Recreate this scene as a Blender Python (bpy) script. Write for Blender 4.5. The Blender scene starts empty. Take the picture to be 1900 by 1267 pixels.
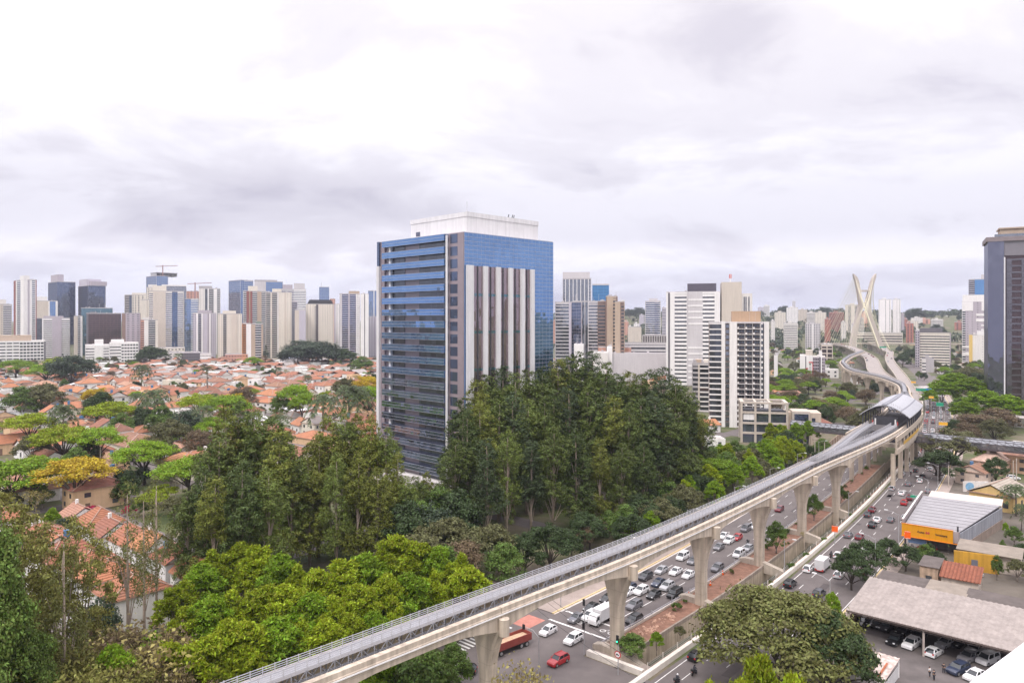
import bpy, bmesh, math, random
from mathutils import Vector, Matrix, noise as mnoise
R = math.radians
C = bpy.context.scene.collection
SC = bpy.context.scene
# ------------------------------------------------------------------ camera
H, HZ, FX, CX = 60.0, 592.0, 1340.0, 950.0          # eye height, horizon row, focal length in photo pixels, centre column
cam = bpy.data.cameras.new('camera'); cam_o = bpy.data.objects.new('camera', cam); C.objects.link(cam_o)
cam_o.location = (0, 0, H); cam_o.rotation_euler = (R(90), 0, 0)
cam.sensor_width = 36; cam.lens = 36*FX/1900; cam.shift_y = -(633.5-HZ)/1900
cam.clip_start = 0.5; cam.clip_end = 40000
SC.camera = cam_o
# ------------------------------------------------------------------ world: overcast sky over a Nishita base
SUN_EL, SUN_AZ = R(52), R(205)                       # azimuth clockwise from +Y: behind the camera, a little to its left
w = bpy.data.worlds.new('World'); SC.world = w; w.use_nodes = True
nt = w.node_tree; N = nt.nodes; L = nt.links; N.clear()
def nd(t, **k):
    n = N.new(t)
    for a, b in k.items(): setattr(n, a, b)
    return n
wo = nd('ShaderNodeOutputWorld'); bg = nd('ShaderNodeBackground'); L.new(bg.outputs[0], wo.inputs[0])
sky = nd('ShaderNodeTexSky', sky_type='NISHITA'); sky.sun_disc = False
sky.sun_elevation = SUN_EL; sky.sun_rotation = SUN_AZ; sky.air_density = 1.4; sky.dust_density = 2.0
tc = nd('ShaderNodeTexCoord'); sep = nd('ShaderNodeSeparateXYZ'); L.new(tc.outputs['Generated'], sep.inputs[0])
def math_(op, a, b=None, c=None):
    n = nd('ShaderNodeMath', operation=op)
    for i, q in enumerate((a, b, c)):
        if q is None: continue
        if isinstance(q, (int, float)): n.inputs[i].default_value = q
        else: L.new(q, n.inputs[i])
    return n.outputs[0]
zz = math_('MAXIMUM', sep.outputs[2], 0.0)
zp = math_('ADD', zz, 0.30)                          # clouds lie on a flat ceiling: project the direction onto it
comb = nd('ShaderNodeCombineXYZ')
L.new(math_('DIVIDE', sep.outputs[0], zp), comb.inputs[0]); L.new(math_('DIVIDE', sep.outputs[1], zp), comb.inputs[1])
def cloud(scale, detail, rough, off, dist=0.0):
    mp = nd('ShaderNodeMapping'); mp.inputs['Location'].default_value = off; mp.inputs['Scale'].default_value = (0.8, 1, 1)
    L.new(comb.outputs[0], mp.inputs[0])
    t = nd('ShaderNodeTexNoise'); t.inputs['Scale'].default_value = scale; t.inputs['Detail'].default_value = detail
    t.inputs['Roughness'].default_value = rough; t.inputs['Distortion'].default_value = dist
    L.new(mp.outputs[0], t.inputs['Vector']); return t.outputs[0]
c1 = cloud(0.85, 6, 0.50, (3.1, 0.7, 0), 0.35); c2 = cloud(2.6, 9, 0.56, (0.4, 5.2, 2), 0.4)
cm = math_('ADD', math_('MULTIPLY', c1, 0.56), math_('MULTIPLY', c2, 0.44))
rmp = nd('ShaderNodeValToRGB'); L.new(cm, rmp.inputs[0]); rmp.color_ramp.interpolation = 'EASE'
e = rmp.color_ramp.elements
e[0].position = 0.37; e[0].color = (0.78, 0.745, 0.825, 1)
e[1].position = 0.55; e[1].color = (1.16, 1.13, 1.16, 1)
k = e.new(0.455); k.color = (0.96, 0.925, 0.975, 1)
# CIE overcast gradient: the zenith about three times as bright as the horizon
grad = math_('ADD', math_('MULTIPLY_ADD', zz, 0.42, 0.87), math_('MULTIPLY', math_('MAXIMUM', math_('SUBTRACT', zz, 0.42), 0.0), 3.3))
mulc = nd('ShaderNodeMix', data_type='RGBA', blend_type='MULTIPLY'); mulc.inputs[0].default_value = 1
L.new(rmp.outputs[0], mulc.inputs[6])
gc = nd('ShaderNodeCombineXYZ')
for i, (k0, k1) in enumerate(((0.93, 0.22), (0.945, 0.16), (1.035, -0.06))): L.new(math_('MULTIPLY', grad, math_('MULTIPLY_ADD', math_('MINIMUM', zz, 0.4), k1, k0)), gc.inputs[i])
L.new(gc.outputs[0], mulc.inputs[7])
bd = nd('ShaderNodeValToRGB'); bd.color_ramp.interpolation = 'EASE'; L.new(math_('ADD', zz, math_('MULTIPLY', math_('SUBTRACT', c1, 0.5), 0.16)), bd.inputs[0])
be_ = bd.color_ramp.elements; be_[0].position = 0.05; be_[0].color = (.96, .97, 1.0, 1); be_[1].position = 0.30; be_[1].color = (1, 1, 1, 1)
for ps_, cl_ in ((.085, (1.04, 1.03, 1.03, 1)), (.125, (.86, .855, .88, 1)), (.17, (.88, .875, .895, 1)), (.22, (.98, .98, .985, 1))): q_ = be_.new(ps_); q_.color = cl_
mb2 = nd('ShaderNodeMix', data_type='RGBA', blend_type='MULTIPLY'); mb2.inputs[0].default_value = 1; L.new(mulc.outputs[2], mb2.inputs[6]); L.new(bd.outputs[0], mb2.inputs[7])
skys = nd('ShaderNodeMix', data_type='RGBA', blend_type='MULTIPLY'); skys.inputs[0].default_value = 1
L.new(sky.outputs[0], skys.inputs[6]); skys.inputs[7].default_value = (0.10, 0.10, 0.10, 1)
fin = nd('ShaderNodeMix', data_type='RGBA'); fin.inputs[0].default_value = 0.93
L.new(skys.outputs[2], fin.inputs[6]); L.new(mb2.outputs[2], fin.inputs[7])
L.new(fin.outputs[2], bg.inputs[0]); bg.inputs[1].default_value = 1.0
# ------------------------------------------------------------------ sun: soft, through the cloud
sl = bpy.data.lights.new('sun', 'SUN'); sl.energy = 1.5; sl.angle = R(10); sl.color = (1, 0.95, 0.88)
so = bpy.data.objects.new('sun', sl); C.objects.link(so)
sd = Vector((math.sin(SUN_AZ)*math.cos(SUN_EL), math.cos(SUN_AZ)*math.cos(SUN_EL), math.sin(SUN_EL)))
so.rotation_euler = (-sd).to_track_quat('-Z', 'Y').to_euler()
SC.view_settings.view_transform = 'Standard'; SC.view_settings.look = 'None'
SC.view_settings.exposure = 0.06; SC.view_settings.gamma = 1
SC.cycles.max_bounces = 6; SC.cycles.diffuse_bounces = 3; SC.cycles.glossy_bounces = 3
SC.cycles.transparent_max_bounces = 8; SC.cycles.volume_bounces = 0
SC.cycles.use_denoising = True
# ------------------------------------------------------------------ materials
MATS = {}
def M(name, col, rough=0.75, var=0.12, scale=0.35, streak=0.0, metal=0.0, bump=0.0, objcol=False, spec=0.4, trans=0.0, island=0.0, objvar=0.0, coat=0.0):
    """Principled with weathering: noise varies the colour, streak adds rain streaks, objcol tints by the object's colour"""
    if name in MATS: return MATS[name]
    m = bpy.data.materials.new(name); m.use_nodes = True; MATS[name] = m
    t = m.node_tree; ns, lk = t.nodes, t.links; p = ns['Principled BSDF']
    p.inputs['Roughness'].default_value = rough; p.inputs['Metallic'].default_value = metal
    p.inputs['Specular IOR Level'].default_value = spec
    if coat: p.inputs['Coat Weight'].default_value = coat; p.inputs['Coat Roughness'].default_value = 0.05
    rgb = ns.new('ShaderNodeRGB'); rgb.outputs[0].default_value = (*col, 1); src = rgb.outputs[0]
    oi = ns.new('ShaderNodeObjectInfo')
    if objcol: src = oi.outputs['Color']
    g = ns.new('ShaderNodeNewGeometry')
    hsv = ns.new('ShaderNodeHueSaturation'); lk.new(src, hsv.inputs['Color'])
    val = None
    def mm(op, a, b):
        n = ns.new('ShaderNodeMath'); n.operation = op
        for i, q in enumerate((a, b)):
            if isinstance(q, (int, float)): n.inputs[i].default_value = q
            else: lk.new(q, n.inputs[i])
        return n.outputs[0]
    def spread(sock, amt, base=1.0): return mm('ADD', mm('MULTIPLY', mm('SUBTRACT', sock, 0.5), 2*amt), base)
    if var:
        nz = ns.new('ShaderNodeTexNoise'); nz.inputs['Scale'].default_value = scale; nz.inputs['Detail'].default_value = 7; nz.inputs['Roughness'].default_value = 0.62
        lk.new(g.outputs['Position'], nz.inputs['Vector'])
        val = spread(nz.outputs[0], var*1.8)
        if bump:
            b = ns.new('ShaderNodeBump'); b.inputs['Strength'].default_value = bump; b.inputs['Distance'].default_value = 0.1
            lk.new(nz.outputs[0], b.inputs['Height']); lk.new(b.outputs[0], p.inputs['Normal'])
    if streak:
        mp = ns.new('ShaderNodeMapping'); mp.inputs['Scale'].default_value = (1.3, 1.3, 0.07); lk.new(g.outputs['Position'], mp.inputs[0])
        n2 = ns.new('ShaderNodeTexNoise'); n2.inputs['Scale'].default_value = 1.0; n2.inputs['Detail'].default_value = 5; lk.new(mp.outputs[0], n2.inputs['Vector'])
        s = spread(n2.outputs[0], streak*1.8); val = s if val is None else mm('MULTIPLY', val, s)
    if island:
        s = spread(g.outputs['Random Per Island'], island); val = s if val is None else mm('MULTIPLY', val, s)
        lk.new(spread(g.outputs['Random Per Island'], island*0.05, 0.5), hsv.inputs['Hue'])
    if objvar:
        s = spread(oi.outputs['Random'], objvar); val = s if val is None else mm('MULTIPLY', val, s)
        if not island: lk.new(spread(oi.outputs['Random'], objvar*0.07, 0.5), hsv.inputs['Hue'])
    if val is not None: lk.new(val, hsv.inputs['Value'])
    lk.new(hsv.outputs[0], p.inputs['Base Color'])
    if trans:
        tr = ns.new('ShaderNodeBsdfTranslucent'); lk.new(hsv.outputs[0], tr.inputs[0])
        mx = ns.new('ShaderNodeMixShader'); mx.inputs[0].default_value = trans
        lk.new(p.outputs[0], mx.inputs[1]); lk.new(tr.outputs[0], mx.inputs[2]); lk.new(mx.outputs[0], ns['Material Output'].inputs[0])
    return m
def glassmat(name, tint, refl=0.55, pw=4.0, ph=4.0, wav=0.02, rough=0.03, var=0.35):
    """facade glass: a dark body under a tinted mirror coat, each pane slightly out of true and a little lighter or darker"""
    if name in MATS: return MATS[name]
    m = bpy.data.materials.new(name); m.use_nodes = True; MATS[name] = m
    t = m.node_tree; ns, lk = t.nodes, t.links; p = ns['Principled BSDF']; out = ns['Material Output']
    g = ns.new('ShaderNodeNewGeometry'); mp = ns.new('ShaderNodeVectorMath'); mp.operation = 'MULTIPLY'
    mp.inputs[1].default_value = (1/pw, 1/pw, 1/ph); lk.new(g.outputs['Position'], mp.inputs[0])
    fl = ns.new('ShaderNodeVectorMath'); fl.operation = 'FLOOR'; lk.new(mp.outputs[0], fl.inputs[0])
    wn = ns.new('ShaderNodeTexWhiteNoise'); lk.new(fl.outputs[0], wn.inputs[0])
    hsv = ns.new('ShaderNodeHueSaturation'); hsv.inputs['Color'].default_value = (*[c*0.30 for c in tint], 1)
    mr = ns.new('ShaderNodeMapRange'); mr.inputs[3].default_value = 1-var; mr.inputs[4].default_value = 1+var; lk.new(wn.outputs[0], mr.inputs[0]); lk.new(mr.outputs[0], hsv.inputs['Value'])
    lk.new(hsv.outputs[0], p.inputs['Base Color']); p.inputs['Roughness'].default_value = 0.3
    gl = ns.new('ShaderNodeBsdfGlossy'); gl.inputs['Color'].default_value = (*tint, 1); gl.inputs['Roughness'].default_value = rough
    sb = ns.new('ShaderNodeVectorMath'); sb.operation = 'SUBTRACT'; lk.new(wn.outputs[1], sb.inputs[0]); sb.inputs[1].default_value = (.5, .5, .5)
    sc = ns.new('ShaderNodeVectorMath'); sc.operation = 'SCALE'; lk.new(sb.outputs[0], sc.inputs[0]); sc.inputs['Scale'].default_value = wav
    nz = ns.new('ShaderNodeTexNoise'); nz.inputs['Scale'].default_value = 0.22; nz.inputs['Detail'].default_value = 2; lk.new(g.outputs['Position'], nz.inputs['Vector'])
    s2 = ns.new('ShaderNodeVectorMath'); s2.operation = 'SUBTRACT'; lk.new(nz.outputs[1], s2.inputs[0]); s2.inputs[1].default_value = (.5, .5, .5)
    s3 = ns.new('ShaderNodeVectorMath'); s3.operation = 'SCALE'; lk.new(s2.outputs[0], s3.inputs[0]); s3.inputs['Scale'].default_value = wav*2.2
    a1 = ns.new('ShaderNodeVectorMath'); lk.new(g.outputs['Normal'], a1.inputs[0]); lk.new(sc.outputs[0], a1.inputs[1])
    a2 = ns.new('ShaderNodeVectorMath'); lk.new(a1.outputs[0], a2.inputs[0]); lk.new(s3.outputs[0], a2.inputs[1])
    nn = ns.new('ShaderNodeVectorMath'); nn.operation = 'NORMALIZE'; lk.new(a2.outputs[0], nn.inputs[0]); lk.new(nn.outputs[0], gl.inputs['Normal'])
    mx = ns.new('ShaderNodeMixShader'); mx.inputs[0].default_value = refl
    lk.new(p.outputs[0], mx.inputs[1]); lk.new(gl.outputs[0], mx.inputs[2]); lk.new(mx.outputs[0], out.inputs[0])
    return m
def emat(name, col, st):
    if name in MATS: return MATS[name]
    m = bpy.data.materials.new(name); m.use_nodes = True; MATS[name] = m
    p = m.node_tree.nodes['Principled BSDF']; p.inputs['Base Color'].default_value = (*col, 1)
    p.inputs['Emission Color'].default_value = (*col, 1); p.inputs['Emission Strength'].default_value = st
    return m
# ------------------------------------------------------------------ mesh helpers
class MB:
    def __init__(s): s.v = []; s.f = []; s.m = []; s.uv = None
    def add(s, vs, fs, m=0):
        o = len(s.v); s.v += [tuple(q) for q in vs]; s.f += [tuple(o+i for i in f) for f in fs]; s.m += [m]*len(fs)
    def box(s, x0, y0, z0, x1, y1, z1, m=0):
        if x1 < x0: x0, x1 = x1, x0
        if y1 < y0: y0, y1 = y1, y0
        s.add([(x0,y0,z0),(x1,y0,z0),(x1,y1,z0),(x0,y1,z0),(x0,y0,z1),(x1,y0,z1),(x1,y1,z1),(x0,y1,z1)],
              [(0,3,2,1),(4,5,6,7),(0,1,5,4),(1,2,6,5),(2,3,7,6),(3,0,4,7)], m); return s
    def obox(s, c, size, rz=0, m=0, z0=True):
        sx, sy, sz = size; zb = c[2] if z0 else c[2]-sz/2; ca, sa = math.cos(rz), math.sin(rz)
        vs = [(c[0]+x*sx/2*ca-y*sy/2*sa, c[1]+x*sx/2*sa+y*sy/2*ca, zb+z*sz) for z in (0,1) for x, y in ((-1,-1),(1,-1),(1,1),(-1,1))]
        s.add(vs, [(0,3,2,1),(4,5,6,7),(0,1,5,4),(1,2,6,5),(2,3,7,6),(3,0,4,7)], m); return s
    def bar(s, p, q, w, h=None, m=0):
        p, q = Vector(p), Vector(q); h = h or w; d = (q-p)
        if d.length < 1e-6: return s
        d.normalize(); up = Vector((0,0,1)) if abs(d.z) < .99 else Vector((0,1,0)); a = d.cross(up).normalized()*w/2; b = a.cross(d).normalized()*h/2
        s.add([p-a-b, p+a-b, p+a+b, p-a+b, q-a-b, q+a-b, q+a+b, q-a+b], [(0,1,2,3),(7,6,5,4),(4,5,1,0),(5,6,2,1),(6,7,3,2),(7,4,0,3)], m); return s
    def tube(s, pts, rad, n=8, m=0, cap=True):
        pts = [Vector(p) for p in pts]; rad = rad if isinstance(rad, (list, tuple)) else [rad]*len(pts); rings = []
        for i, p in enumerate(pts):
            d = (pts[min(i+1,len(pts)-1)]-pts[max(i-1,0)]).normalized()
            up = Vector((0,0,1)) if abs(d.z) < .95 else Vector((0,1,0)); a = d.cross(up).normalized(); b = a.cross(d)
            rings.append([p+(a*math.cos(2*math.pi*k/n)+b*math.sin(2*math.pi*k/n))*rad[i] for k in range(n)])
        return s.loft(rings, True, cap, m)
    def loft(s, rings, closed=True, cap=True, m=0):
        n = len(rings[0]); fs = []
        for i in range(len(rings)-1):
            for k in range(n if closed else n-1):
                a, b = i*n+k, i*n+(k+1) % n; fs.append((a, b, b+n, a+n))
        if cap and closed: fs += [tuple(range(n-1,-1,-1)), tuple((len(rings)-1)*n+k for k in range(n))]
        s.add([p for r in rings for p in r], fs, m); return s
    def prism(s, poly, z0, z1, m=0):
        n = len(poly); s.add([(x,y,z0) for x,y in poly]+[(x,y,z1) for x,y in poly],
            [tuple(range(n-1,-1,-1)), tuple(range(n,2*n))]+[(i,(i+1)%n,(i+1)%n+n,i+n) for i in range(n)], m); return s
    def cyl(s, c, r, h, n=12, m=0, r2=None):
        r2 = r if r2 is None else r2
        return s.loft([[(c[0]+r*math.cos(2*math.pi*k/n), c[1]+r*math.sin(2*math.pi*k/n), c[2]) for k in range(n)],
                       [(c[0]+r2*math.cos(2*math.pi*k/n), c[1]+r2*math.sin(2*math.pi*k/n), c[2]+h) for k in range(n)]], True, True, m)
    def quad(s, *p, m=0): s.add(p, [tuple(range(len(p)))], m); return s
    def xf(s, mat):
        s.v = [tuple(mat @ Vector(p)) for p in s.v]; return s
    def merge(s, o, dm=0):
        k = len(s.v); s.v += o.v; s.f += [tuple(k+i for i in f) for f in o.f]; s.m += [q+dm for q in o.m]; return s
    def mesh(s, name, mats, smooth=False):
        me = bpy.data.meshes.new(name); me.from_pydata(s.v, [], s.f)
        for m_ in (mats if isinstance(mats, (list, tuple)) else [mats]): me.materials.append(m_)
        if any(s.m): me.polygons.foreach_set('material_index', s.m)
        if smooth: me.polygons.foreach_set('use_smooth', [True]*len(s.f))
        if s.uv:
            ul = me.uv_layers.new(name='uv')
            for fi, pl in enumerate(me.polygons):
                for j, li in enumerate(pl.loop_indices): ul.data[li].uv = s.uv[fi][j] if s.uv[fi] else (0, 0)
        me.update(); return me
    def build(s, name, mats, parent=None, smooth=False, loc=None, rz=0):
        return link(name, s.mesh(name, mats, smooth), parent, loc, rz)
def link(name, me, parent=None, loc=None, rz=0):
    o = bpy.data.objects.new(name, me); C.objects.link(o)
    if parent is not None: o.parent = parent
    if loc is not None: o.location = loc
    if rz: o.rotation_euler = (0, 0, rz)
    return o
THINGS = []
def tag(o, label, cat, group=None):
    o['label'] = label; o['category'] = cat
    if group: o['group'] = group
    THINGS.append(o); return o
def thing(name, label, cat, loc=(0,0,0), rz=0, group=None):
    o = bpy.data.objects.new(name, None); C.objects.link(o); o.location = loc; o.rotation_euler = (0,0,rz); o.empty_display_size = 0.5
    return tag(o, label, cat, group)
def struct(o, kind='structure'): o['kind'] = kind; return o
KIDS = {}
def dup(root, loc, rz=0, sc=1.0, label=None, group=None, color=None, tintparts=()):
    """a copy of a thing with copies of its parts and sub-parts; mesh data shared"""
    def cp(o, par):
        c = o.copy(); C.objects.link(c)
        if par is not None: c.parent = par
        if color is not None and o.type == 'MESH' and (not tintparts or o.name.split('.')[0] in tintparts): c.color = (*color, 1)
        for ch in KIDS[o.name]: cp(ch, c)
        return c
    if root.name not in KIDS:
        def reg(o):
            KIDS[o.name] = list(o.children)
            for ch in o.children: reg(ch)
        reg(root)
    c = cp(root, None); c.location = loc; c.rotation_euler = (0,0,rz)
    c.scale = (sc, sc, sc) if isinstance(sc, (int, float)) else sc
    if label: c['label'] = label
    if group: c['group'] = group
    THINGS.append(c); return c
PROTO = []
def retire():
    """delete the first-of-its-kind models that were only copied from"""
    def rm(o):
        for ch in list(o.children): rm(ch)
        bpy.data.objects.remove(o)
    for p in PROTO:
        if p in THINGS: THINGS.remove(p)
        rm(p)
def at(px, py, z=0.0):                                # the point at height z seen at a photo pixel
    Y = FX*(H-z)/(py-HZ); return Vector(((px-CX)*Y/FX, Y, z))
def atY(px, Y): return (px-CX)*Y/FX
def zat(py, Y): return H-(py-HZ)*Y/FX
def proj(p): return (CX+FX*p[0]/p[1], HZ-FX*(p[2]-H)/p[1]) if p[1] > 1 else (-9999, -9999)
def catmull(pts, step=4.0):
    P = [Vector((*p, 0)) if len(p) == 2 else Vector(p) for p in pts]; P = [P[0]*2-P[1]]+P+[P[-1]*2-P[-2]]; out = []
    for i in range(1, len(P)-2):
        n = max(2, int((P[i+1]-P[i]).length/step))
        for k in range(n):
            t = k/n; a, b, c, d = P[i-1], P[i], P[i+1], P[i+2]
            out.append(0.5*((2*b)+(c-a)*t+(2*a-5*b+4*c-d)*t*t+(3*b-a-3*c+d)*t**3))
    out.append(P[-2]); return out
class Path:
    def __init__(s, pts, step=4.0):
        s.p = catmull(pts, step); s.d = [0]
        for a, b in zip(s.p, s.p[1:]): s.d.append(s.d[-1]+(b-a).length)
        s.len = s.d[-1]
        s.t = [((s.p[min(i+1,len(s.p)-1)]-s.p[max(i-1,0)])).normalized() for i in range(len(s.p))]
    def at(s, q):
        import bisect
        q = min(max(q, 0), s.len); i = min(max(bisect.bisect_right(s.d, q)-1, 0), len(s.p)-2)
        f = (q-s.d[i])/(s.d[i+1]-s.d[i]); return s.p[i].lerp(s.p[i+1], f), s.t[i].lerp(s.t[i+1], f).normalized()
    def off(s, q, u, z=None):
        p, t = s.at(q); n = Vector((t.y, -t.x, 0)); n.normalize(); r = p+n*u
        if z is not None: r.z = z
        return r
    def ang(s, q): t = s.at(q)[1]; return math.atan2(t.y, t.x)
    def near(s, x, y):
        b = min(range(len(s.p)), key=lambda i: (s.p[i].x-x)**2+(s.p[i].y-y)**2); t = s.t[b]; n = Vector((t.y,-t.x,0))
        d = Vector((x,y,0))-Vector((s.p[b].x,s.p[b].y,0)); return s.d[b]+d.dot(t), d.dot(n)
    def strip(s, mb, q0, q1, prof, step=5.0, m=0, closed=True, zoff=0):
        """sweep a profile of (u, z) along the path"""
        n = max(1, int((q1-q0)/step)); rings = []
        for i in range(n+1):
            q = q0+(q1-q0)*i/n; p, t = s.at(q); nn = Vector((t.y,-t.x,0)).normalized()
            rings.append([Vector((p.x+nn.x*u, p.y+nn.y*u, p.z+z+zoff)) for u, z in prof])
        mb.loft(rings, closed, closed, m); return mb
# ------------------------------------------------------------------ ground, avenue, canal
AV = Path([(-128,-53),(-64.6,21.3),(21.4,119.5),(61.1,164.8),(110.5,227.8),(165,303),(199.1,355.8),(229,406),(290,510),(370,660),(453,820),(558,1058),(690,1400)])
S0 = AV.near(21.4,119.5)[0]                           # station 0 of the photo's near part
def SU(s, u, z=0.0): return AV.off(S0+s, u, z)
def sang(s): return AV.ang(S0+s)
def hill(x, y):
    r = math.hypot(x, y)
    def ss(a, b, t): t = min(max((t-a)/(b-a), 0), 1); return t*t*(3-2*t)
    az = math.atan2(x, max(y, 1)); k = 0.45+0.55*ss(-0.05, 0.12, az)
    return k*ss(1450, 2700, r)*(74+14*mnoise.noise(Vector((x/420, y/420, 0.3)))+7*mnoise.noise(Vector((x/150, y/150, 2)))) if r > 1450 else 0.0
def canal_x(y, u):                                    # world x of the canal edge u at row y
    q = S0; lo, hi = 0, AV.len
    for _ in range(40):
        mid = (lo+hi)/2
        if AV.off(mid, u).y < y: lo = mid
        else: hi = mid
    return AV.off(lo, u).x
CAN0, CAN1, CU0, CU1, CZ = 124.0, 330.0, -6.4, -1.6, -3.6
ys = [-300,-150,-60,0,40,80,110,CAN0-0.05,CAN0]+[CAN0+6*i for i in range(1,34)]+[CAN1-.05,CAN1]
ys = sorted(set(y for y in ys if y <= CAN1))
y = CAN1
while y < 8600: y += max(12, y*0.05); ys.append(y)
offs = [0,2,6,14,30,60,100,150,220,320,450,620,850,1150,1500,1900,2400,3000,3700,4600,5800,7000,8000]
g = MB(); W = 2*len(offs)+2
for y in ys:
    yc = min(y, 1300); xl, xr = canal_x(yc, CU0), canal_x(yc, CU1); tr = CAN0 <= y <= CAN1-.05; row = []
    for o in reversed(offs): row.append((xl-o, y, 0.0))
    row += [(xl+.03, y, CZ if tr else 0.0), (xr-.03, y, CZ if tr else 0.0)]
    for o in offs: row.append((xr+o, y, 0.0))
    g.v += [(a, b, c+hill(a, b)) for a, b, c in row]
for i in range(len(ys)-1):
    for k in range(W-1):
        a = i*W+k; g.f.append((a, a+1, a+W+1, a+W)); g.m.append(1 if k == len(offs) and CAN0 <= ys[i] < CAN1-1 else (2 if k in (len(offs)-1, len(offs)+1) and CAN0 <= ys[i] < CAN1-1 else 0))
def groundmat():
    m = M('ground_earth', (.16,.15,.10), .95, 0, 1); t = m.node_tree; ns, lk = t.nodes, t.links
    ge = ns.new('ShaderNodeNewGeometry'); a = ns.new('ShaderNodeTexNoise'); a.inputs['Scale'].default_value = .045; a.inputs['Detail'].default_value = 9; a.inputs['Roughness'].default_value = .7
    lk.new(ge.outputs['Position'], a.inputs['Vector']); r = ns.new('ShaderNodeValToRGB'); lk.new(a.outputs[0], r.inputs[0])
    e = r.color_ramp.elements; e[0].position = .33; e[0].color = (.045,.072,.020,1); e[1].position = .74; e[1].color = (.21,.175,.14,1)
    q = e.new(.47); q.color = (.085,.10,.035,1); q = e.new(.58); q.color = (.15,.125,.085,1)
    lk.new(r.outputs[0], ns['Principled BSDF'].inputs['Base Color']); return m
struct(g.build('ground', [groundmat(), M('canal_water', (.13,.13,.10), .12, .15, .4), M('canal_concrete', (.40,.33,.25), .9, .3, .35, .35)]))
ASPH = M('asphalt', (.140,.120,.116), .85, .22, .25); LINE = M('road_paint', (.74,.72,.70), .7, .2, 1.2)
PAVE = M('pavement', (.33,.27,.24), .9, .2, .4); KERB = M('kerb_stone', (.55,.46,.38), .9, .2, .6); CONC = M('concrete', (.50,.435,.375), .85, .10, .15, .12)
WPAR = M('pale_concrete', (.66,.60,.54), .8, .12, .4, .1); REDE = M('red_earth', (.235,.125,.085), .95, .45, .7); YKERB = M('yellow_kerb', (.60,.46,.25), .9, .2, .8)
ul, ur = (-28.0, -12.6), (1.0, 16.0)
SA, SB = S0-20, AV.len
def flat(name, mat, path, q0, q1, u0, u1, z, step=5): mb = MB(); path.strip(mb, q0, q1, [(u0, z), (u1, z)], step, 0, False); return struct(mb.build(name, mat))
flat('left_carriageway', ASPH, AV, SA, S0+520, ul[0], ul[1], 0.05)
flat('right_carriageway', ASPH, AV, SA-60, AV.len, ur[0], ur[1], 0.05)
flat('left_pavement', PAVE, AV, S0+12, S0+420, -32.5, -28.35, 0.16)
flat('right_pavement', PAVE, AV, SA-60, S0+700, 16.35, 19.6, 0.16)
flat('earth_bank', REDE, AV, S0+5, S0+220, -12.1, CU0-.25, 0.06)
flat('canal_verge', REDE, AV, S0+4, S0+240, CU1+.1, -0.35, 0.06)
for nm, q0, q1, u, wd, h, mt in (('left_kerb',S0+12,S0+420,-28.35,.35,.2,YKERB),('right_kerb',SA-60,S0+700,16.0,.35,.18,YKERB),('left_gutter',S0+12,S0+420,-27.95,.35,.06,KERB)):
    mb = MB(); AV.strip(mb, q0, q1, [(u,0),(u+wd,0),(u+wd,h),(u,h)], 5); struct(mb.build(nm, mt))
mb = MB(); AV.strip(mb, S0+6, S0+225, [(CU0-.32,-.3),(CU0+.02,-.3),(CU0+.02,.5),(CU0-.32,.5)], 5)
tag(mb.build('canal_wall', M('stained_concrete', (.28,.23,.19), .9, .35, .5, .3)), 'stained grey concrete kerb wall along the edge of the canal', 'wall')
mb = MB(); AV.strip(mb, S0-18, S0+560, [(-.5,0),(.35,0),(.3,.95),(-.45,.95)], 5)
tag(mb.build('median_barrier', WPAR), 'long pale concrete barrier between the canal and the road', 'barrier')
# guard rail on the canal side of the left carriageway
gr = thing('guard_rail', 'grey guard rail with thin posts between left lanes and canal', 'guard rail')
mb = MB(); AV.strip(mb, S0+6, S0+215, [(-12.5,.55),(-12.4,.55),(-12.4,.85),(-12.5,.85)], 5); mb.build('rail', M('galvanised', (.46,.45,.475), .5, .1, 1), gr)
mb = MB(); AV.strip(mb, S0+6, S0+215, [(-12.32,.05),(-12.1,.05),(-12.1,.5),(-12.32,.5)], 5); mb.build('base_wall', CONC, gr)
for i in range(26):
    if i % 1 == 0: mb = MB(); p = SU(8+8*i, -12.25, .05); mb.obox(p, (.12,.12,1.9 if i % 2 else 1.3)); mb.build('post', M('galvanised', (0,0,0)), gr)
cf = thing('canal_fence', 'row of thin concrete posts and wire beside the pale barrier', 'fence')
for i in range(40): mb = MB(); mb.obox(SU(4+5.2*i, -1.2, .06), (.13,.13,1.35)); mb.build('post', WPAR, cf)
mb = MB()
for z in (.5,.9,1.25): AV.strip(mb, S0+4, S0+207, [(-1.21,z),(-1.19,z),(-1.19,z+.02),(-1.21,z+.02)], 5)
mb.build('wire', M('galvanised',(0,0,0)), cf)
# road markings: dashes and stop lines
mk = MB()
def dashes(s0, s1, u, ln=3.0, gap=6.0, w=.14, z=.058):
    s = s0
    while s < s1:
        a, b, c, d = SU(s,u-w/2,z), SU(s,u+w/2,z), SU(s+ln,u+w/2,z), SU(s+ln,u-w/2,z); mk.quad(a,b,c,d); s += ln+gap
def sline(s0, s1, u, w=.15):
    AV.strip(mk, S0+s0, S0+s1, [(u-w/2,.058),(u+w/2,.058)], 5, 0, False)
for u in (-24.2,-20.4,-16.5): dashes(34, 330, u); sline(16, 34, u, .17)
for u in (4.7,8.4,12.1): dashes(-40, 620, u)
sline(14, 330, -12.95); sline(-60, 600, 1.9); sline(-60, 600, 15.6); sline(14, 330, -27.5, .12)
for s in (9.2, 14.6):
    mk.quad(SU(s,-27,.06), SU(s,-13,.06), SU(s+.5,-13,.06), SU(s+.5,-27,.06))
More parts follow.
